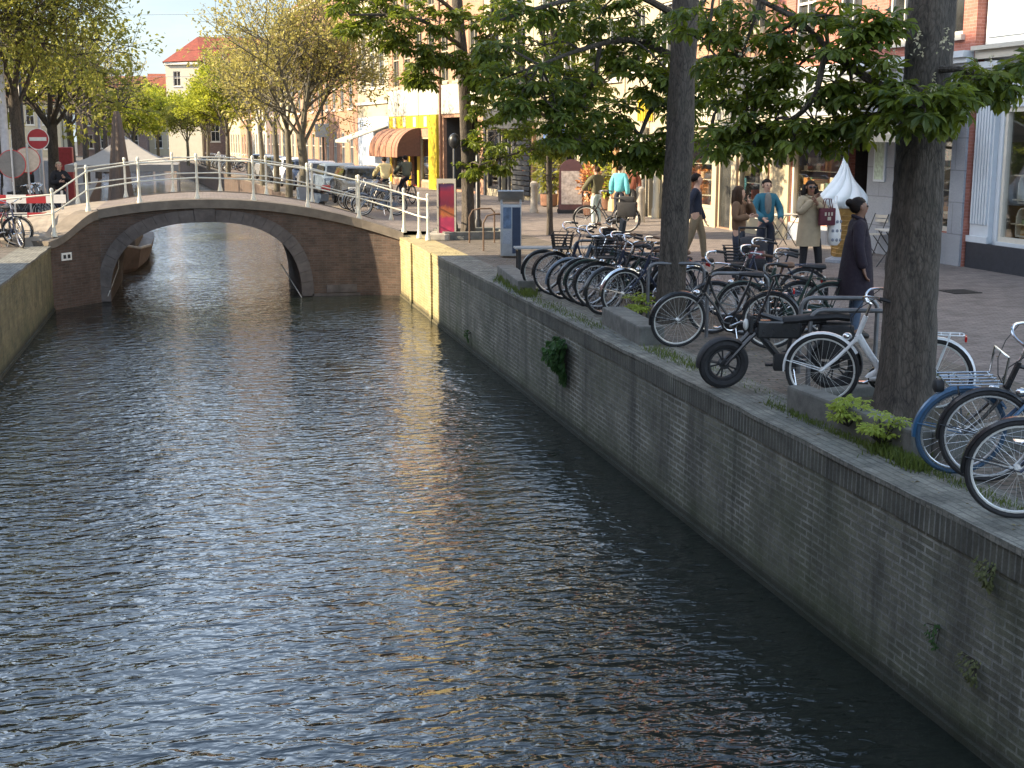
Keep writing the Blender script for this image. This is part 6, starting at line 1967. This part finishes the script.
# banner
p = A(446, 233, 32.0)
ba = thing('banner_sign', 'tall narrow banner with red and orange flowers at the right foot of the bridge', 'sign', (p.x, 31.9, 0), R_(-14))
def bannermat():
    m, nt, out = newmat('flower_banner')
    q = opos(nt)
    z = nd(nt, 'ShaderNodeSeparateXYZ', {0: q}).outputs[2]
    n1 = noise(nt, q, 5.0, 3, .6, 1.5)
    n2 = nd(nt, 'ShaderNodeTexVoronoi', {'Vector': q, 'Scale': 4.5}).outputs['Distance']
    zz = mth(nt, 'ADD', z, mth(nt, 'MULTIPLY', n1, .25))
    r = nt.nodes.new('ShaderNodeValToRGB')
    e = r.color_ramp.elements
    e[0].position = .12; e[0].color = (.55, .04, .10, 1)
    e[1].position = .95; e[1].color = (.055, .02, .10, 1)
    for ps, c in ((.30, (.50, .04, .10, 1)), (.35, (.55, .17, .02, 1)), (.46, (.50, .14, .02, 1)), (.52, (.16, .008, .02, 1)), (.74, (.34, .012, .025, 1)), (.82, (.06, .02, .07, 1))):
        x = e.new(ps); x.color = c
    nt.links.new(nd(nt, 'ShaderNodeMapRange', {0: zz, 1: .2, 2: 1.7}).outputs[0], r.inputs[0])
    colr = mixc(nt, ramp(nt, n2, .1, .5), r.outputs[0], (.06, .01, .04), 'MIX')
    colr = mixc(nt, .55, colr, r.outputs[0])
    b = nd(nt, 'ShaderNodeBsdfPrincipled', {'Base Color': colr, 'Roughness': .5})
    nt.links.new(b.outputs[0], out.inputs[0])
    return m
MB().box(-.19, .19, -.02, .02, .12, 1.36).build('banner_cloth', bannermat(), ba)
bf = MB()
bf.box(-.235, .235, -.03, .03, 0.0, .1).box(-.235, .235, -.03, .03, 1.38, 1.49).box(-.235, -.195, -.03, .03, .1, 1.38).box(.195, .235, -.03, .03, .1, 1.38)
bf.build('frame', m_wplas, ba)
MB().bbox(-.3, .45, -.25, .3, 0, .10, .02).build('base', m_kerb, ba)
# posts and lamps
def post(name, lab, cat, x, y, h, r, m, z=0, n=10):
    o = quick(name, MB().lathe([(r * 1.6, 0), (r * 1.6, .25), (r, .35), (r * .9, h), (r * .3, h + .05)], n), m, lab, cat, smooth=True)
    o.location = (x, y, z); return o
p = A(455, 235, 32.4); 
t = thing('street_lamp', 'short black lamp post beside the flower banner', 'street lamp', (p.x, 32.4, 0))
MB().lathe([(.08, 0), (.08, .3), (.05, .4), (.045, 2.2), (.03, 2.25)], 12).build('post', m_dark, t, smooth=True)
MB().lathe([(.05, 2.22), (.13, 2.3), (.15, 2.45), (.10, 2.55), (.02, 2.6)], 14).build('lamp_head', m_dark, t, smooth=True)
p = A(478, 230, 34.5); post('iron_post', 'black iron post right of the pale tree trunk', 'post', p.x, 34.5, 2.0, .07, m_dark)
p = A(441, 215, 40.0); post('flag_pole', 'thin rusty brown pole rising past the yellow shopfront', 'pole', p.x, 40.0, 7.5, .045, M('rusty_pole', (.16, .07, .035), .6))
p = G(640, 222)
bo = quick('bollard', MB().lathe([(.15, 0), (.15, .1), (.12, .15), (.11, .85), (.14, .9), (.13, 1.0), (.06, 1.06)], 14), m_stone, 'cream stone bollard in front of the columns', 'bollard', smooth=True); bo.location = (p.x, p.y, 0)
p = G(534, 213); bo = quick('bollard', MB().lathe([(.15, 0), (.15, .1), (.12, .15), (.11, .85), (.14, .9), (.13, 1.0), (.06, 1.06)], 14), m_stone, 'pale stone bollard before the wooden posts', 'bollard', smooth=True); bo.location = (p.x, p.y, 0)
# arched sandwich board
p = G(571, 213)
ab_ = thing('sandwich_board', 'round-topped dark sandwich board with a pale sheet in the sunny street', 'sign', (p.x, p.y, 0), R_(-12))
poly = [(-.42, .12), (.42, .12), (.40, 1.45)] + [(.38 * math.cos(a), 1.45 + .34 * math.sin(a)) for a in [math.pi * i / 12 for i in range(1, 12)]] + [(-.40, 1.45)]
for s in (-1, 1):
    T = Matrix.Translation((0, s * .26, 0)) @ Matrix.Rotation(s * .14, 4, 'X')
    MB().ext(poly, -.02, .02, T=T).build('board', M('board_maroon', (.075, .03, .03), .5), ab_)
    if s < 0: MB().box(-.34, .34, -.026, -.021, .3, 1.40, 0, T).build('paper_sheet', M('poster_paper', (.36, .31, .28), .7, var=.45, scale=9), ab_)
MB().box(-.45, .45, -.34, -.2, 0, .12).box(-.45, .45, .2, .34, 0, .12).build('foot', m_dark, ab_)
# shop plants
def bush(name, lab, x, y, r, h, m, n, cat='plant', pot=None, z=0, tpl=None, sz=.12):
    t = thing(name, lab, cat, (x, y, z))
    z0 = .0
    if pot:
        MB().lathe([(pot * .7, 0), (pot, .05), (pot * 1.1, .45), (pot * 1.0, .46), (pot * .9, .40)], 16).build('pot', M('clay_pot', (.20, .10, .06), .8), t, smooth=True); z0 = .4
    lv, st = Leaves(), MB()
    for i in range(n):
        v = rv(); q = Vector((v.x * r * rnd.uniform(.3, 1), v.y * r * rnd.uniform(.3, 1), z0 + h * (.5 + .5 * v.z * rnd.uniform(.5, 1))))
        lv.put(rnd.choice(tpl or TP_Q), Matrix.Translation(q) @ frame_to(v + Vector((0, 0, .3)), rnd.uniform(-1, 1)) @ Matrix.Scale(sz * rnd.uniform(.7, 1.3), 4))
        if i % 12 == 0: st.tube([(0, 0, z0), tuple(q)], .008, 4)
    st.build('stems', m_twig, t)
    lv.build('foliage', m, t)
    return t
p = G(598, 212); bush('potted_shrub', 'yellow-green shrub glowing in the sun behind the olive top', p.x + .6, p.y + 1, .8, 1.8, m_leafy, 500, pot=.3, sz=.2)
p = G(556, 208); bush('potted_shrub', 'leafy shrub left of the sandwich board', p.x, p.y + 1, .6, 2.0, m_leafo, 400, pot=.3, sz=.2)
p = G(590, 216); bush('potted_shrub', 'pot with orange flowers behind the sandwich board', p.x, p.y, .4, 1.3, M('orange_petals', (.55, .25, .10), .7), 200, pot=.22, sz=.15)
o = MB()
# ------------------------------------------------------------------ planters and kerb stones round the trees
def stone(name, lab, a, b, w, h, m=None, grp='kerb stones round the quay trees'):
    a, b = Vector((*a, 0)), Vector((*b, 0))
    mb = MB().bbox(0, (b - a).length, -w / 2, w / 2, -.05, h, .025)
    o = quick(name, mb, m or m_kerb, lab, 'kerb stone', grp)
    o.location = a; o.rotation_euler = (0, 0, math.atan2((b - a).y, (b - a).x))
    return o
stone('planter_kerb', 'long weathered stone kerb along the water side of the foreground tree', (5.42, 8.95), (5.30, 10.95), .20, .24)
stone('planter_kerb', 'short stone kerb at the near end of the foreground tree pit', (5.53, 8.95), (6.6, 9.2), .18, .22)
stone('planter_kerb', 'short stone kerb at the far end of the foreground tree pit', (5.42, 11.05), (6.5, 11.35), .18, .14)
stone('planter_kerb', 'thick stone kerb between the second trunk and the water', tuple(G(652, 346).xy), tuple(G(613, 324).xy), .32, .24)
stone('planter_kerb', 'mossy stone kerb at the bench end of the bicycle row', tuple(G(527, 293).xy), tuple(G(505, 276).xy), .3, .2)
p = G(470, 245)
pk = thing('tree_planter', 'low dark kerb frame round the pale tree at the bridge foot', 'planter', (6.5, 32.4, 0))
for x0, x1, y0, y1 in ((-.75, .95, -.8, -.62), (-.75, .95, .62, .8), (-.75, -.57, -.62, .62), (.77, .95, -.62, .62)):
    MB().bbox(x0, x1, y0, y1, 0, .2, .02).build('kerb', m_kerb, pk)
MB().box(-.57, .77, -.62, .62, 0, .1).build('soil', m_earth, pk)
struct('ground', MB().add([(5.5, 9.05, .05), (6.6, 9.3, .05), (6.5, 11.2, .05), (5.4, 11.0, .05)], [(0, 1, 2, 3)]), m_earth)
# fresh shoots and ferns
def shoots(lab, x, y, z, n, r, size=.10):
    t = thing('chestnut_shoot', lab, 'plant', (x, y, z))
    lv, st = Leaves(), MB()
    for i in range(n):
        q = Vector((rnd.uniform(-r, r), rnd.uniform(-r, r), rnd.uniform(.05, .24)))
        st.tube([(0, 0, 0), q * .6, tuple(q)], .005, 4)
        rosette(lv, TP_HI, q, Vector((0, 0, 1)), size, 5)
    st.build('stems', m_twig, t)
    lv.build('foliage', m_shoot, t)
p = G(842, 436); shoots('bright green shoots at the far part of the foreground stone kerb', p.x + .06, p.y, .08, 20, .17, .07)
p = G(874, 452); shoots('bright green shoots at the near part of the foreground stone kerb', p.x + .06, p.y, .06, 17, .15, .07)
p = G(641, 322); shoots('yellow-green shoots at the foot of the second trunk', p.x, p.y, .1, 12, .22, .10)
m_weed = leafmat('weed_olive', (.07, .085, .035), (.17, .185, .075), .25, .7)
def wallplant(name, lab, u, v, w, h, n, m, sz, out_=.16):
    p = A(u, v, 1); d = ray(u, v); s = 4.8 / d.x; c = Vector((4.8, d.y * s, EYE + d.z * s))
    t = thing(name, lab, 'plant', c)
    lv, st = Leaves(), MB()
    for i in range(n):
        f = rnd.random()
        a = rnd.uniform(-1, 1)
        q = Vector((-out_ * rnd.uniform(.1, 1) * math.sin(math.pi * min(1, f + .15)), a * w * (1 - f * .55), h * (.45 - f)))
        lv.put(rnd.choice(TP_Q), Matrix.Translation(q) @ frame_to(Vector((-.6, a * .8, -.7 + rnd.uniform(-.4, .6))), rnd.uniform(-1, 1)) @ Matrix.Scale(sz * rnd.uniform(.7, 1.4), 4))
        if i % 9 == 0: st.tube([(0.03, 0, h * .2), tuple(q)], .004, 4)
    st.build('stems', m_twig, t)
    lv.build('foliage', m, t)
wallplant('wall_fern', 'dense green fern growing out of the quay wall', 565, 357, .22, .62, 750, m_fern, .075, .26)
wallplant('wall_weed', 'small pale weed in the upper joints of the near quay wall', 990, 572, .11, .2, 150, m_weed, .028, .09)
wallplant('wall_weed', 'tiny dark weed between the two paler weeds on the wall', 936, 633, .07, .2, 60, m_fern, .026, .06)
wallplant('wall_weed', 'pale weed lowest on the near quay wall', 973, 668, .12, .2, 130, m_weed, .026, .08)
wallplant('wall_weed', 'dark tuft in the shaded wall near the bridge', 469, 335, .08, .24, 60, m_fern, .045, .07)
# grass along the kerb
gl = Leaves()
blade = (np.array([(0, -.06, 0), (0, .06, 0), (.55, .04, .12), (1, 0, .0)]), [(0, 1, 2), (0, 2, 3)])
def grass(a, b, n, sp_, hh):
    a, b = Vector((*a, 0)), Vector((*b, 0))
    for i in range(n):
        q = a.lerp(b, rnd.random()) + Vector((rnd.gauss(0, sp_), rnd.gauss(0, sp_), .005))
        gl.put(blade, Matrix.Translation(q) @ frame_to(Vector((rnd.uniform(-.5, .5), rnd.uniform(-.5, .5), 1)), rnd.uniform(0, 6)) @ Matrix.Scale(hh * rnd.uniform(.4, 1.2), 4))
grass((5.22, 8.6), (5.24, 9.3), 900, .055, .10); grass((5.20, 9.0), (5.14, 11.2), 700, .03, .06); grass((5.3, 7.4), (5.28, 8.7), 500, .05, .05)
grass(tuple(G(648, 350).xy), tuple(G(700, 372).xy), 400, .07, .07); grass(tuple(G(503, 280).xy), tuple(G(532, 298).xy), 1000, .09, .11); grass(tuple(G(535, 300).xy), tuple(G(600, 330).xy), 500, .08, .06)
grass((5.7, 9.3), (6.2, 11), 500, .25, .07); grass((5.3, 11.3), (5.3, 17), 600, .06, .04)
gob = bpy.data.objects.new('grass', None) if False else None
me = bpy.data.meshes.new('grass'); me.from_pydata(np.vstack(gl.V).tolist(), [], gl.F); me.materials.append(leafmat('grass_blade', (.05, .075, .015), (.13, .17, .035), .3, .6))
o = bpy.data.objects.new('grass', me); COL.objects.link(o); tag(o, 'short grass and moss along the quay kerb stones', 'grass', kind='stuff')
# ------------------------------------------------------------------ left bank things
m_sred = M('sign_red', (.42, .03, .035), .45, var=.08)
m_steel = M('steel_post', (.42, .43, .43), .4, metal=.5, var=.1)
p = A(42, 200, 43.0)
ns = thing('no_entry_sign', 'red no-entry sign with a white bar on a thin post', 'road sign', (p.x, 43.0, 0))
zc_ = A(42, 139, 43.0).z
MB().tube([(0, 0.03, 0), (0, 0.03, zc_ + .3)], .03, 8).build('post', m_steel, ns, smooth=True)
MB().lathe([(.0, -.012), (.32, -.012), (.33, 0), (.32, .012), (0, .012)], 32, T=Matrix.Translation((0, 0, zc_)) @ Matrix.Rotation(math.pi / 2, 4, 'X')).build('disc', m_sred, ns)
MB().torus((0, -.014, zc_), .318, .012, 32, 6, ry=.004).build('white_rim', m_white, ns)
MB().box(-.25, .25, -.02, -.014, zc_ - .055, zc_ + .055).build('white_bar', m_white, ns)
for u, v, Y, r, m, lab, fx in [(12, 164, 38.5, .37, M('sign_back_grey', (.16, .16, .15), .6), 'grey back of a round road sign by the left picture edge', .0), (27, 160, 39.2, .34, M('sign_back_tan', (.50, .42, .32), .6), 'tan back of a round road sign overlapping the grey one', .5)]:
    c = A(u, v, Y)
    t = thing('road_sign', lab, 'road sign', (c.x, Y, 0), R_(-12 + fx * 30))
    MB().tube([(0.02, -.04, 0), (0.02, -.04, c.z + .45)], .028, 8).build('post', m_steel, t, smooth=True)
    MB().lathe([(0, -.012), (r, -.012), (r, .012), (0, .012)], 32, T=Matrix.Translation((0, 0, c.z)) @ Matrix.Rotation(math.pi / 2, 4, 'X')).build('disc', m, t)
    MB().torus((0, 0, c.z), r + .005, .014, 32, 6, ry=.016).build('rim', m_sred, t)
p = A(28, 225, 36.2)
bar = thing('road_barrier', 'red and white road barrier behind the bicycles on the left', 'barrier', (p.x, 36.2, .02), R_(-6))
bb_ = MB()
for z in (.32, .78):
    for i in range(4): bb_.box(-1.0 + i * .5, -.5 + i * .5, -.02, .02, z, z + .22, i % 2)
bb_.build('striped_board', [m_sred, m_white], bar)
for x in (-.9, .9): MB().box(x - .03, x + .03, .022, .06, 0, 1.1).box(x - .05, x + .05, -.3, .3, 0, .05).build('leg', m_steel, bar)
# tent
p = A(125, 165, 47)
tn = thing('market_tent', 'grey white gazebo tent on the bank beyond the bridge', 'tent', (p.x, 47, 0))
m_tent = M('tent_cloth', (.30, .285, .26), .8, var=.05)
W = 1.8
zt_, ze = A(127, 138, 47).z, A(76, 164, 47).z
tm = MB()
q = [(-W, -W, ze), (W, -W, ze), (W, W, ze), (-W, W, ze)]
apex = (0, 0, zt_ + .1)
vs_, fs = [], []
for i in range(4):
    a, b = Vector(q[i]), Vector(q[(i + 1) % 4])
    base = len(vs_)
    for r_ in range(7):
        f = r_ / 6
        for c_ in range(7):
            pt = a.lerp(b, c_ / 6).lerp(Vector(apex), f)
            pt.z -= .22 * math.sin(math.pi * f) * (1 - .3 * abs(c_ / 3 - 1))
            vs_.append(tuple(pt))
    for r_ in range(6):
        for c_ in range(6):
            k = base + r_ * 7 + c_
            fs.append((k, k + 1, k + 8, k + 7))
tm.add(vs_, fs)
for i in range(4):
    a, b = q[i], q[(i + 1) % 4]
    tm.add([a, b, (b[0], b[1], ze - .22), (a[0], a[1], ze - .22)], [(0, 1, 2, 3)])
tm.build('canopy', m_tent, tn)
for x, y, z in q: MB().tube([(x * .98, y * .98, 0), (x * .98, y * .98, z)], .03, 8).build('leg', m_steel, tn)
p = A(121, 195, 40.6)
ps = thing('furled_parasol', 'tall furled brown parasol standing beyond the bridge railing', 'parasol', (p.x, 40.6, 0))
mb = MB(); vs_, fs = [], []
zt_ = A(117, 111, 40.6).z
for i in range(15):
    f = i / 14
    z = lerp(.25, zt_, f)
    r = lerp(.36, .10, f) * (1 if f < .96 else .6) * (.85 if f < .05 else 1)
    for j in range(24):
        a = 2 * math.pi * j / 24
        w = 1 + .18 * math.cos(8 * a + f * .6)
        vs_.append((r * w * math.cos(a), r * w * math.sin(a), z))
for i in range(14):
    for j in range(24):
        a, b = i * 24 + j, i * 24 + (j + 1) % 24
        fs.append((a, b, b + 24, a + 24))
fs += [tuple(range(24)), tuple(range(14 * 24, 15 * 24))]
mb.add(vs_, fs).build('folded_cloth', cloth('parasol_brown', (.13, .10, .08)), ps, smooth=True)
MB().tube([(0, 0, 0), (0, 0, .3)], .03, 8).bbox(-.35, .35, -.35, .35, 0, .1, .02).build('base', m_dark, ps)
p = A(68, 200, 56)
quick('red_kiosk', MB().bbox(-.3, .3, -.3, .3, 0, 2.1, .04).bbox(-.22, .22, -.32, -.301, 1.0, 1.9, .005), M('kiosk_red', (.36, .045, .05), .5), 'red shop kiosk behind the standing man', 'kiosk').location = (p.x, 56, 0)
p = A(9, 200, 41)
t = thing('street_lamp', 'pale grey lamp post at the left picture edge', 'street lamp', (p.x, 41, 0))
MB().lathe([(.16, 0), (.16, 1.0), (.12, 1.1), (.11, 6.5), (.05, 6.6)], 14).build('post', M('lamp_pale', (.42, .43, .44), .5), t, smooth=True)
MB().bbox(-.15, .9, -.12, .12, 6.5, 6.62, .03).build('lamp_head', m_steel, t)
for u, Y, lab in [(26, 47, 'slim dark pole between the pale lamp post and the no-entry sign'), (43, 60, 'thin grey lamp pole above the no-entry sign')]:
    p = A(u, 180, Y); post('lamp_pole', lab, 'lamp post', p.x, Y, 5.5 if Y < 50 else 6.5, .07, m_dark if Y < 50 else m_steel)
# parked cars of the left bank, small and far
def car(lab, x, y, rz, m, grp='cars parked along the left bank'):
    t = thing('parked_car', lab, 'car', (x, y, 0), rz, grp)
    def shell(prof, wf, m_, name, par=t):
        """side profile lofted across the width with rounded shoulders"""
        n = len(prof)
        vs_, fs = [], []
        lv = [(-1, .90), (-.97, .97), (-.8, 1.0), (.8, 1.0), (.97, .97), (1, .90)]
        cz = .62
        for s_, k_ in lv:
            for px, pz2, hw in prof: vs_.append((px * (1 if abs(s_) < .9 else .985), s_ * hw * wf, cz + (pz2 - cz) * k_))
        for i in range(5):
            for j in range(n):
                a_, b_ = i * n + j, i * n + (j + 1) % n
                fs.append((a_, b_, b_ + n, a_ + n))
        fs += [tuple(range(n)), tuple(range(6 * n - 1, 5 * n - 1, -1))]
        return MB().add(vs_, fs).build(name, m_, par, smooth=True)
    shell([(-2.0, .30, .78), (-2.05, .55, .80), (-2.0, .86, .78), (-1.85, .95, .74), (-1.0, .98, .80), (.95, .98, .80), (1.8, .84, .76), (2.02, .68, .74), (2.05, .45, .76), (1.98, .28, .76)], 1.05, m, 'body')
    shell([(-1.75, .94, .74), (-1.35, 1.40, .62), (.15, 1.46, .62), (.62, 1.36, .62), (1.1, .96, .74)], 1.0, m, 'roof')
    gm_ = MB()
    for s_ in (-1, 1):
        gm_.add([(-1.5, s_ * .765, 1.0), (.9, s_ * .765, 1.0), (.52, s_ * .665, 1.34), (-1.22, s_ * .665, 1.36)], [(0, 1, 2, 3)])
    gm_.add([(1.12, -.66, .99), (1.12, .66, .99), (.68, .56, 1.35), (.68, -.56, 1.35)], [(0, 1, 2, 3)])
    gm_.add([(-1.76, -.66, .99), (-1.76, .66, .99), (-1.39, .56, 1.36), (-1.39, -.56, 1.36)], [(0, 1, 2, 3)])
    gm_.build('windows', m_glass, t)
    for s_ in (-.6, .6):
        MB().bbox(1.93, 2.045, s_ - .15, s_ + .15, .60, .72, .02).build('headlight', m_lens, t)
        MB().bbox(-2.06, -1.98, s_ - .14, s_ + .14, .66, .82, .02).build('tail_light', m_redlens, t)
    MB().box(2.045, 2.062, -.26, .26, .40, .50).build('number_plate', m_wplas, t)
    for x_ in (-1.25, 1.25):
        for y_ in (-.76, .76):
            w_ = MB().torus((x_, y_, .31), .21, .10, 20, 8, ry=.09).build('wheel', m_tyre, t, smooth=True)
            MB().lathe([(.001, -.03), (.17, -.03), (.19, .03), (.001, .03)], 16, T=Matrix.Translation((x_, y_, .31)) @ Matrix.Rotation(math.pi / 2, 4, 'X')).build('rim', m_rim, w_)
    return t
for i, (x, y, m, lab) in enumerate([(-8.2, 47, m_bdblue, 'dark blue car parked behind the standing man'), (-8.6, 60, m_bwhite, 'white car parked farther along the left bank'), (-9.3, 72, m_blk, 'black car parked farthest along the left bank')]): car(lab, x, y, R_(97), m)
m_silver = M('car_silver', (.45, .46, .47), .3, metal=.6, var=.05)
m_dgrey = M('car_dark_grey', (.06, .065, .07), .3, var=.05, coat=.5)
for i, (m, lab) in enumerate([(m_dgrey, 'dark grey car parked nearest on the far right bank beyond the bridge'), (m_bgrey, 'blue grey car parked second on the far right bank'), (m_silver, 'silver car parked between the blue grey and dark blue ones beyond the bridge'), (m_bdblue, 'dark blue car parked on the far right bank'), (m_bwhite, 'white car parked beyond the dark blue one on the far right bank'), (m_dgrey, 'dark grey car parked far off on the right bank'), (m_silver, 'silver car parked far off on the right bank'), (m_blk, 'black car farthest in the row on the right bank')]):
    y = 49.5 + i * 5.0
    car(lab, pl(ER, y) + 1.55, y, R_(-90 + 3), m, 'cars parked along the far right bank')
# barge
bg_ = thing('barge', 'dark brown barge bow moored behind the left half of the arch', 'boat', (-2.9, 44.5, WZ))
mb = MB(); vs_, fs = [], []
st = [(-4.5, .05, .95), (-4.2, .55, .8), (-3.4, 1.0, .65), (-1, 1.2, .55), (3, 1.2, .55), (5, 1.1, .6)]
for y, w, h in st:
    for sx, z in ((-1, h), (-.9, .1), (-.5, -.3), (.5, -.3), (.9, .1), (1, h)): vs_.append((sx * w, y, z))
for i in range(len(st) - 1):
    for k in range(5):
        a = i * 6 + k
        fs.append((a, a + 1, a + 7, a + 6))
    fs.append((i * 6 + 5, i * 6, i * 6 + 6, i * 6 + 11))
fs += [tuple(range(6)), tuple(range(35, 29, -1))]
mb.add(vs_, fs).build('hull', M('hull_brown', (.09, .06, .045), .6, var=.3, scale=3), bg_)
MB().tube([(-1.02 * .95, -3.4, .68), (-.1, -4.5, .98), (1.02 * .95, -3.4, .68), (1.2, -1, .58)], .05, 6).build('gunwale', m_stone, bg_)
MB().bbox(-.8, .8, -2.2, 3.5, .5, 1.0, .08).build('cabin', cloth('tarpaulin', (.10, .085, .07)), bg_, smooth=True)
# pigeon-like small birds on the left quay are too blurred to tell: two little dark jars
for u, v, lab in [(21, 247, 'small dark round tin on the left quay edge'), (29, 245, 'small pale cup on the left quay edge')]:
    p = G(u, v); quick('tin_can' if u < 25 else 'paper_cup', MB().lathe([(.06, 0), (.08, .1), (.07, .18), (.05, .2)], 12), m_bdblue if u < 25 else m_bgrey, lab, 'litter', smooth=True).location = (p.x, p.y, 0)
# scooter on the far right bank
p = A(311, 198, 43.6)
sc2 = thing('motor_scooter', 'grey motor scooter with a red top box parked past the far end of the bridge', 'scooter', (p.x, 44.2, 0), R_(120))
for x in (-.6, .6): 
    w = MB().torus((x, 0, .24), .17, .07, 20, 8); w.tube([(x, -.07, .24), (x, .07, .24)], .09, 10); w.build('wheel', m_tyre, sc2, smooth=True)
MB().ext([(-.85, .42), (-.9, .66), (-.25, .72), (-.12, .36), (.3, .30), (.42, .85), (.52, .85), (.5, .28), (.2, .2), (-.4, .22)], -.16, .16).build('body', m_bgrey, sc2)
MB().bbox(-.85, -.15, -.15, .15, .70, .82, .04).build('seat', m_blkm, sc2, smooth=True)
hb = MB().tube([(.60, 0, .3), (.45, 0, 1.0)], .03, 8).tube([(.4, -.33, 1.05), (.45, 0, 1.0), (.4, .33, 1.05)], .018, 8); hb.build('handlebar', m_blkm, sc2, smooth=True)
MB().bbox(-1.05, -.85, -.13, .13, .75, .95, .05).build('top_box', m_bred, sc2, smooth=True)
# overhead wires and a hanging lamp
for i, (v0, v1, Y) in enumerate([(5, 7, 52), (74, 75, 95)]):
    a, b = A(-260, v0 - 4, Y), A(480, v1 - 6, Y)
    pts = [a.lerp(b, k / 12) - Vector((0, 0, .5 * math.sin(math.pi * k / 12))) for k in range(13)]
    quick('overhead_wire', MB().tube(pts, .007 if i == 0 else .012, 4), m_steel, ['thin wire across the sky above the bridge', 'thin wire across the sky in front of the red roof'][i], 'wire')
p = A(338, 74, 50)
t = thing('hanging_lamp', 'dark street lamp hanging from a wire before the brick house', 'street lamp', p)
MB().lathe([(.02, .35), (.08, .3), (.30, .05), (.34, 0), (.2, -.06), (.05, -.10)], 20).build('lamp_shade', m_dark, t, smooth=True)
MB().tube([(0, 0, .3), (0, 0, 3.4)], .012, 5).build('hanger', m_dark, t)
p = A(324, 175, 66)
t = thing('shop_sign', 'pale square sign on a dark pole before the brick house', 'sign', (p.x, 66, 0))
MB().tube([(0, 0, 0), (0, 0, 8.0)], .06, 8).build('pole', m_dark, t)
MB().bbox(-.4, .3, -.12, -.07, A(324, 131, 66).z - .3, A(324, 131, 66).z + .35, .02).build('board', m_bing, t)

# fallen bud scales, petals and leaf bits on the quay; two covers in the paving
fl = Leaves()
for i in range(1500):
    y = rnd.uniform(6, 30); x = 4.95 + abs(rnd.gauss(0, 1.6))
    fl.put(rnd.choice(TP_Q), Matrix.Translation((x, y, .018)) @ Matrix.Rotation(rnd.uniform(0, 6.28), 4, 'Z') @ Matrix.Rotation(rnd.uniform(-.2, .2), 4, 'X') @ Matrix.Scale(rnd.uniform(.012, .045), 4))
me = bpy.data.meshes.new('fallen_leaves'); me.from_pydata(np.vstack(fl.V).tolist(), [], fl.F); me.materials.append(leafmat('dry_leaf', (.09, .06, .03), (.26, .23, .12), .1, .8))
o = bpy.data.objects.new('fallen_leaves', me); COL.objects.link(o); tag(o, 'dry bud scales and leaf bits scattered over the quay paving', 'fallen leaves', kind='stuff')
m_iron = M('cast_iron', (.05, .048, .046), .6, metal=.5, var=.3, bump=.5, bscale=30)
for u, v, lab in [(905, 300, 'square cast iron cover in the paving right of the plum coat'), (960, 292, 'square cast iron cover in the paving near the dark shop plinth')]:
    p = G(u, v)
    mb = MB().box(-.25, .25, -.25, .25, 0, .012)
    for k in range(5): mb.box(-.2, .2, -.2 + k * .09, -.2 + k * .09 + .05, .012, .017)
    o = quick('drain_cover', mb, m_iron, lab, 'drain cover'); o.location = (p.x, p.y, .004)
